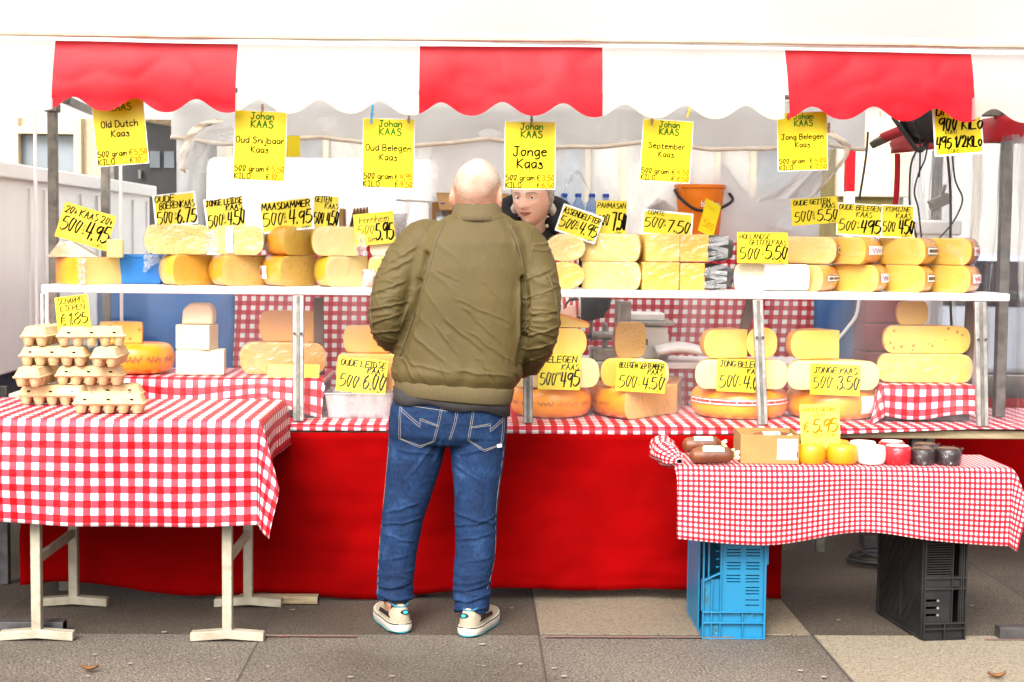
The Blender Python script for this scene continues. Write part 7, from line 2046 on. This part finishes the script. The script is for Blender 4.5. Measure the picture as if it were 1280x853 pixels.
def fp(x, z, off): return head_pt(*sph(x, z), 1, 0)+Vector((0, -off, 0))
LIP = pm('lips', (.48, .16, .13), (.42, .12, .1), rough=.45)
face_patch('lips', lambda u, v: fp(-.026+.052*u, -.0615+.005*(2*u-1)**2+(.0088*math.sin(PI*min(max(u, .02), .98))**.7)*(2*v-1), .0012), 20, 8, LIP)
face_patch('mouth_line', lambda u, v: fp(-.024+.048*u, -.0613+.005*(2*u-1)**2+.0022*math.sin(PI*u)*(2*v-1), .0019), 20, 2, pm('mouth_dark', (.08, .02, .02), rough=.6))
EYEW = pm('eye_white', (.72, .69, .66), rough=.2); IRIS = pm('iris', (.03, .035, .04), rough=.15)
BROW = pm('grey_hair', (.44, .40, .35), (.30, .26, .22), scale=60, rough=.9, bump=.8, bscale=120)
for s in (-1, 1):
    e = MB(); c = vm @ (Vector((s*.031, -.0735, .0035))*vs)
    e.lathe([(.0125*math.sin(PI*k/12), -.0125*math.cos(PI*k/12)) for k in range(13)], 18, c); ey = e.build('eye', EYEW, vend, smooth=180)
    e = MB(); gz_ = Vector((-.35, -1, .02)).normalized()
    e.lathe([(.006*math.sin(PI*k/8), -.006*math.cos(PI*k/8)) for k in range(9)], 14, c+gz_*.0078); e.build('iris', IRIS, ey, smooth=180)
    face_patch('eyelid', lambda u, v, s=s: Vector((s*.031, -.0735, .0035))+Vector(((.0145)*math.cos(PI*u), -.0136*math.sin(PI*u)*math.cos(R(22+60*v))-.001, .0136*math.sin(R(22+60*v))*math.sin(PI*min(max(u, .0), 1))**.5-.001)), 16, 6, VSK)
    face_patch('eyebrow', lambda u, v, s=s: fp(s*(.012+.038*u), .0205+.006*math.sin(PI*(u*.8+.15))+(.0034-.0015*u)*(2*v-1), .0022+.001*nz(u*30, v*9)), 18, 4, BROW)
hb_ = MB()
def vhair(u, v):
    lon = -PI+2*PI*u; c = math.cos(lon)
    lo = R(52) if c > .62 else (R(52)-min(1, (.62-c)/.7)*R(78))
    lat = lo+(PI/2-lo)*v
    return vm @ head_pt(lat, lon, vs, .002+.007*min(1, v*6)+.003*nz(math.sin(lon)*14, math.cos(lon)*14, lat*14))
hb_.grid(vhair, 80, 36); hb_.build('hair', BROW, vend, smooth=180)
# coat
COAT = pm('black_coat', (.007, .007, .008), (.012, .011, .013), scale=8, rough=.8, bump=.4, bscale=18, spec=.2)
jm = MB()
jm.loft([vring(282, 640, 700, .085, 7.09), vring(292, 628, 714, .105, 7.09), vring(305, 617, 722, .125, 7.085), vring(335, 614, 722, .14, 7.08), vring(380, 615, 722, .145, 7.08), vring(440, 613, 724, .15, 7.08), vring(500, 612, 726, .15, 7.09)])
limb(jm, [V(*q) for q in VA_R], [.082, .074, .066, .058, .046], 22, 7); limb(jm, [V(*q) for q in VA_L], [.082, .074, .066, .058, .046], 22, 7)
me = remesh(jm, .009, 2)
deform(me, lambda co, n: .008*(1-abs(nz(co.x*9, co.y*8, co.z*20)))**4+.004*nz(co.x*7, co.y*7, co.z*12))
coat = put('coat', me, COAT, vend, smooth=180)
SHER = pm('sherpa', (.70, .60, .48), (.55, .45, .34), scale=50, rough=1, bump=1.0, bscale=90, sheen=.4)
def hood(rad, dz, dy, rt_, name, mat_, k):
    mb = MB(); pts = []
    for i in range(41):
        a = R(-150)+R(300)*i/40                       # opening in front
        c = V(667, 278, 7.035)
        x = math.sin(a+PI)*rad*1.05; y = -math.cos(a+PI)*rad
        a2 = a
        # back of the neck is high, the front ends run down the chest
        f = (1-math.cos(a2))/2
        pts.append((c.x-math.sin(a2)*rad*1.08, c.y+dy+math.cos(a2)*rad*.95, c.z+dz-.085*f+.03*(1-f)))
    rr_ = [rt_*(1+.12*nz(i*.5, k)) * (1-(.25 if k == 1 else .75)*(abs(i-20)/20)**2) for i in range(41)]
    mb.tube(pts, rr_, 16); return mb.build(name, mat_, vend, smooth=180)
hood(.132, .062, .016, .052, 'hood', COAT, 1)
hood(.100, .058, .002, .030, 'fur_lining', SHER, 5)
c0 = V(667, 290, 7.03)
mb = MB(); mb.loft([[(x, y, z+.012*nz(x*30, y*30, dz*9)) for x, y, z in oval(c0.x, c0.y-.02, c0.z+dz, a_, b2_, 2.1, 40)] for dz, a_, b2_ in ((-.10, .150, .135), (-.06, .135, .128), (-.03, .118, .118), (-.005, .108, .110), (.004, .100, .104), (-.01, .09, .095))], cap=False)
mb.build('stand_collar', COAT, coat, smooth=180)
mb = MB()
for py in (318, 336, 352): 
    q = V(672, py); h = bvh_of(me).ray_cast(q-Vector((0, 1, 0)), Vector((0, 1, 0)))
    if h[0] is not None: mb.lathe([(0, 0), (.009, 0), (.008, .004), (0, .005)], 12, h[0], m=Matrix.Rotation(PI/2, 3, 'X'))
if mb.v: mb.build('snap_button', M['dark_steel'], coat)
# apron in red and white stripes
APR, t_, b_, _ = nt('apron_stripe'); uv_ = t_.nodes.new('ShaderNodeUVMap'); sp_ = t_.nodes.new('ShaderNodeSeparateXYZ'); t_.links.new(uv_.outputs[0], sp_.inputs[0])
d_ = N(t_, 'ShaderNodeMath', operation='FRACT'); m_ = N(t_, 'ShaderNodeMath', operation='MULTIPLY'); m_.inputs[1].default_value = 1/.024
t_.links.new(sp_.outputs[0], m_.inputs[0]); t_.links.new(m_.outputs[0], d_.inputs[0]); r_ = ramp(t_, [(.42, (.75, .72, .70)), (.46, (.55, .02, .03))]); t_.links.new(d_.outputs[0], r_.inputs[0]); t_.links.new(r_.outputs[0], b_.inputs['Base Color']); b_.inputs['Roughness'].default_value = .8
bvc = bvh_of(me)
def onto(x, z, off=.008):
    h = bvc.ray_cast(Vector((x, 6.0, z)), Vector((0, 1, 0)))
    return h[0]-Vector((0, off, 0)) if h[0] is not None and h[0].y < 7.1 else Vector((x, 6.95, z))
xa, xb = V(622, 330).x, V(722, 330).x
zt_, zb2 = V(668, 322).z, .55
mb = MB(); mb.grid(lambda u, v: (lambda x, z: Vector((x, min(onto(x, max(z, 1.05)).y, 6.945), z)))(xa+(xb-xa)*u, zb2+(zt_-zb2)*v), 24, 40, lambda u, v: ((xb-xa)*u, (zt_-zb2)*v))
ap = mb.build('apron', APR, vend, smooth=180, solid=.003)
mb = MB(); mb.grid(lambda u, v: onto(xa+(xb-xa)*u, zt_-.05+.055*v, .014), 20, 6, lambda u, v: (.06*v*1.2, u)); mb.build('apron_hem', APR, ap, smooth=180, solid=.002)
for px in (651, 697):
    mb = MB()
    pts = [(V(px, 322), ), (V(px-2 if px < 660 else px+1, 300), ), (V(px-3 if px < 660 else px+2, 285), )]
    q = catmull([p_[0] for p_ in pts], 5)
    vs_ = []
    for k, p_ in enumerate(q):
        for dx in (-.016, .016):
            h = onto(p_.x+dx, p_.z, .010); vs_.append(h)
    mb.add(vs_, [(2*i, 2*i+1, 2*i+3, 2*i+2) for i in range(len(q)-1)], [(.012+.024*(i % 2)*1.0, .1*i) for i in range(len(vs_))]); mb.build('strap', APR, ap, solid=.002, smooth=180)
# trousers
jm = MB()
for s in (-1, 1): limb(jm, [(xm+s*.09, 7.1, .98), (xm+s*.1, 7.09, .5), (xm+s*.1, 7.11, .08)], [.115, .09, .075], 20)
me = remesh(jm, .012, 2); put('trousers', me, COAT, vend, smooth=180)
bpy.context.view_layer.update()
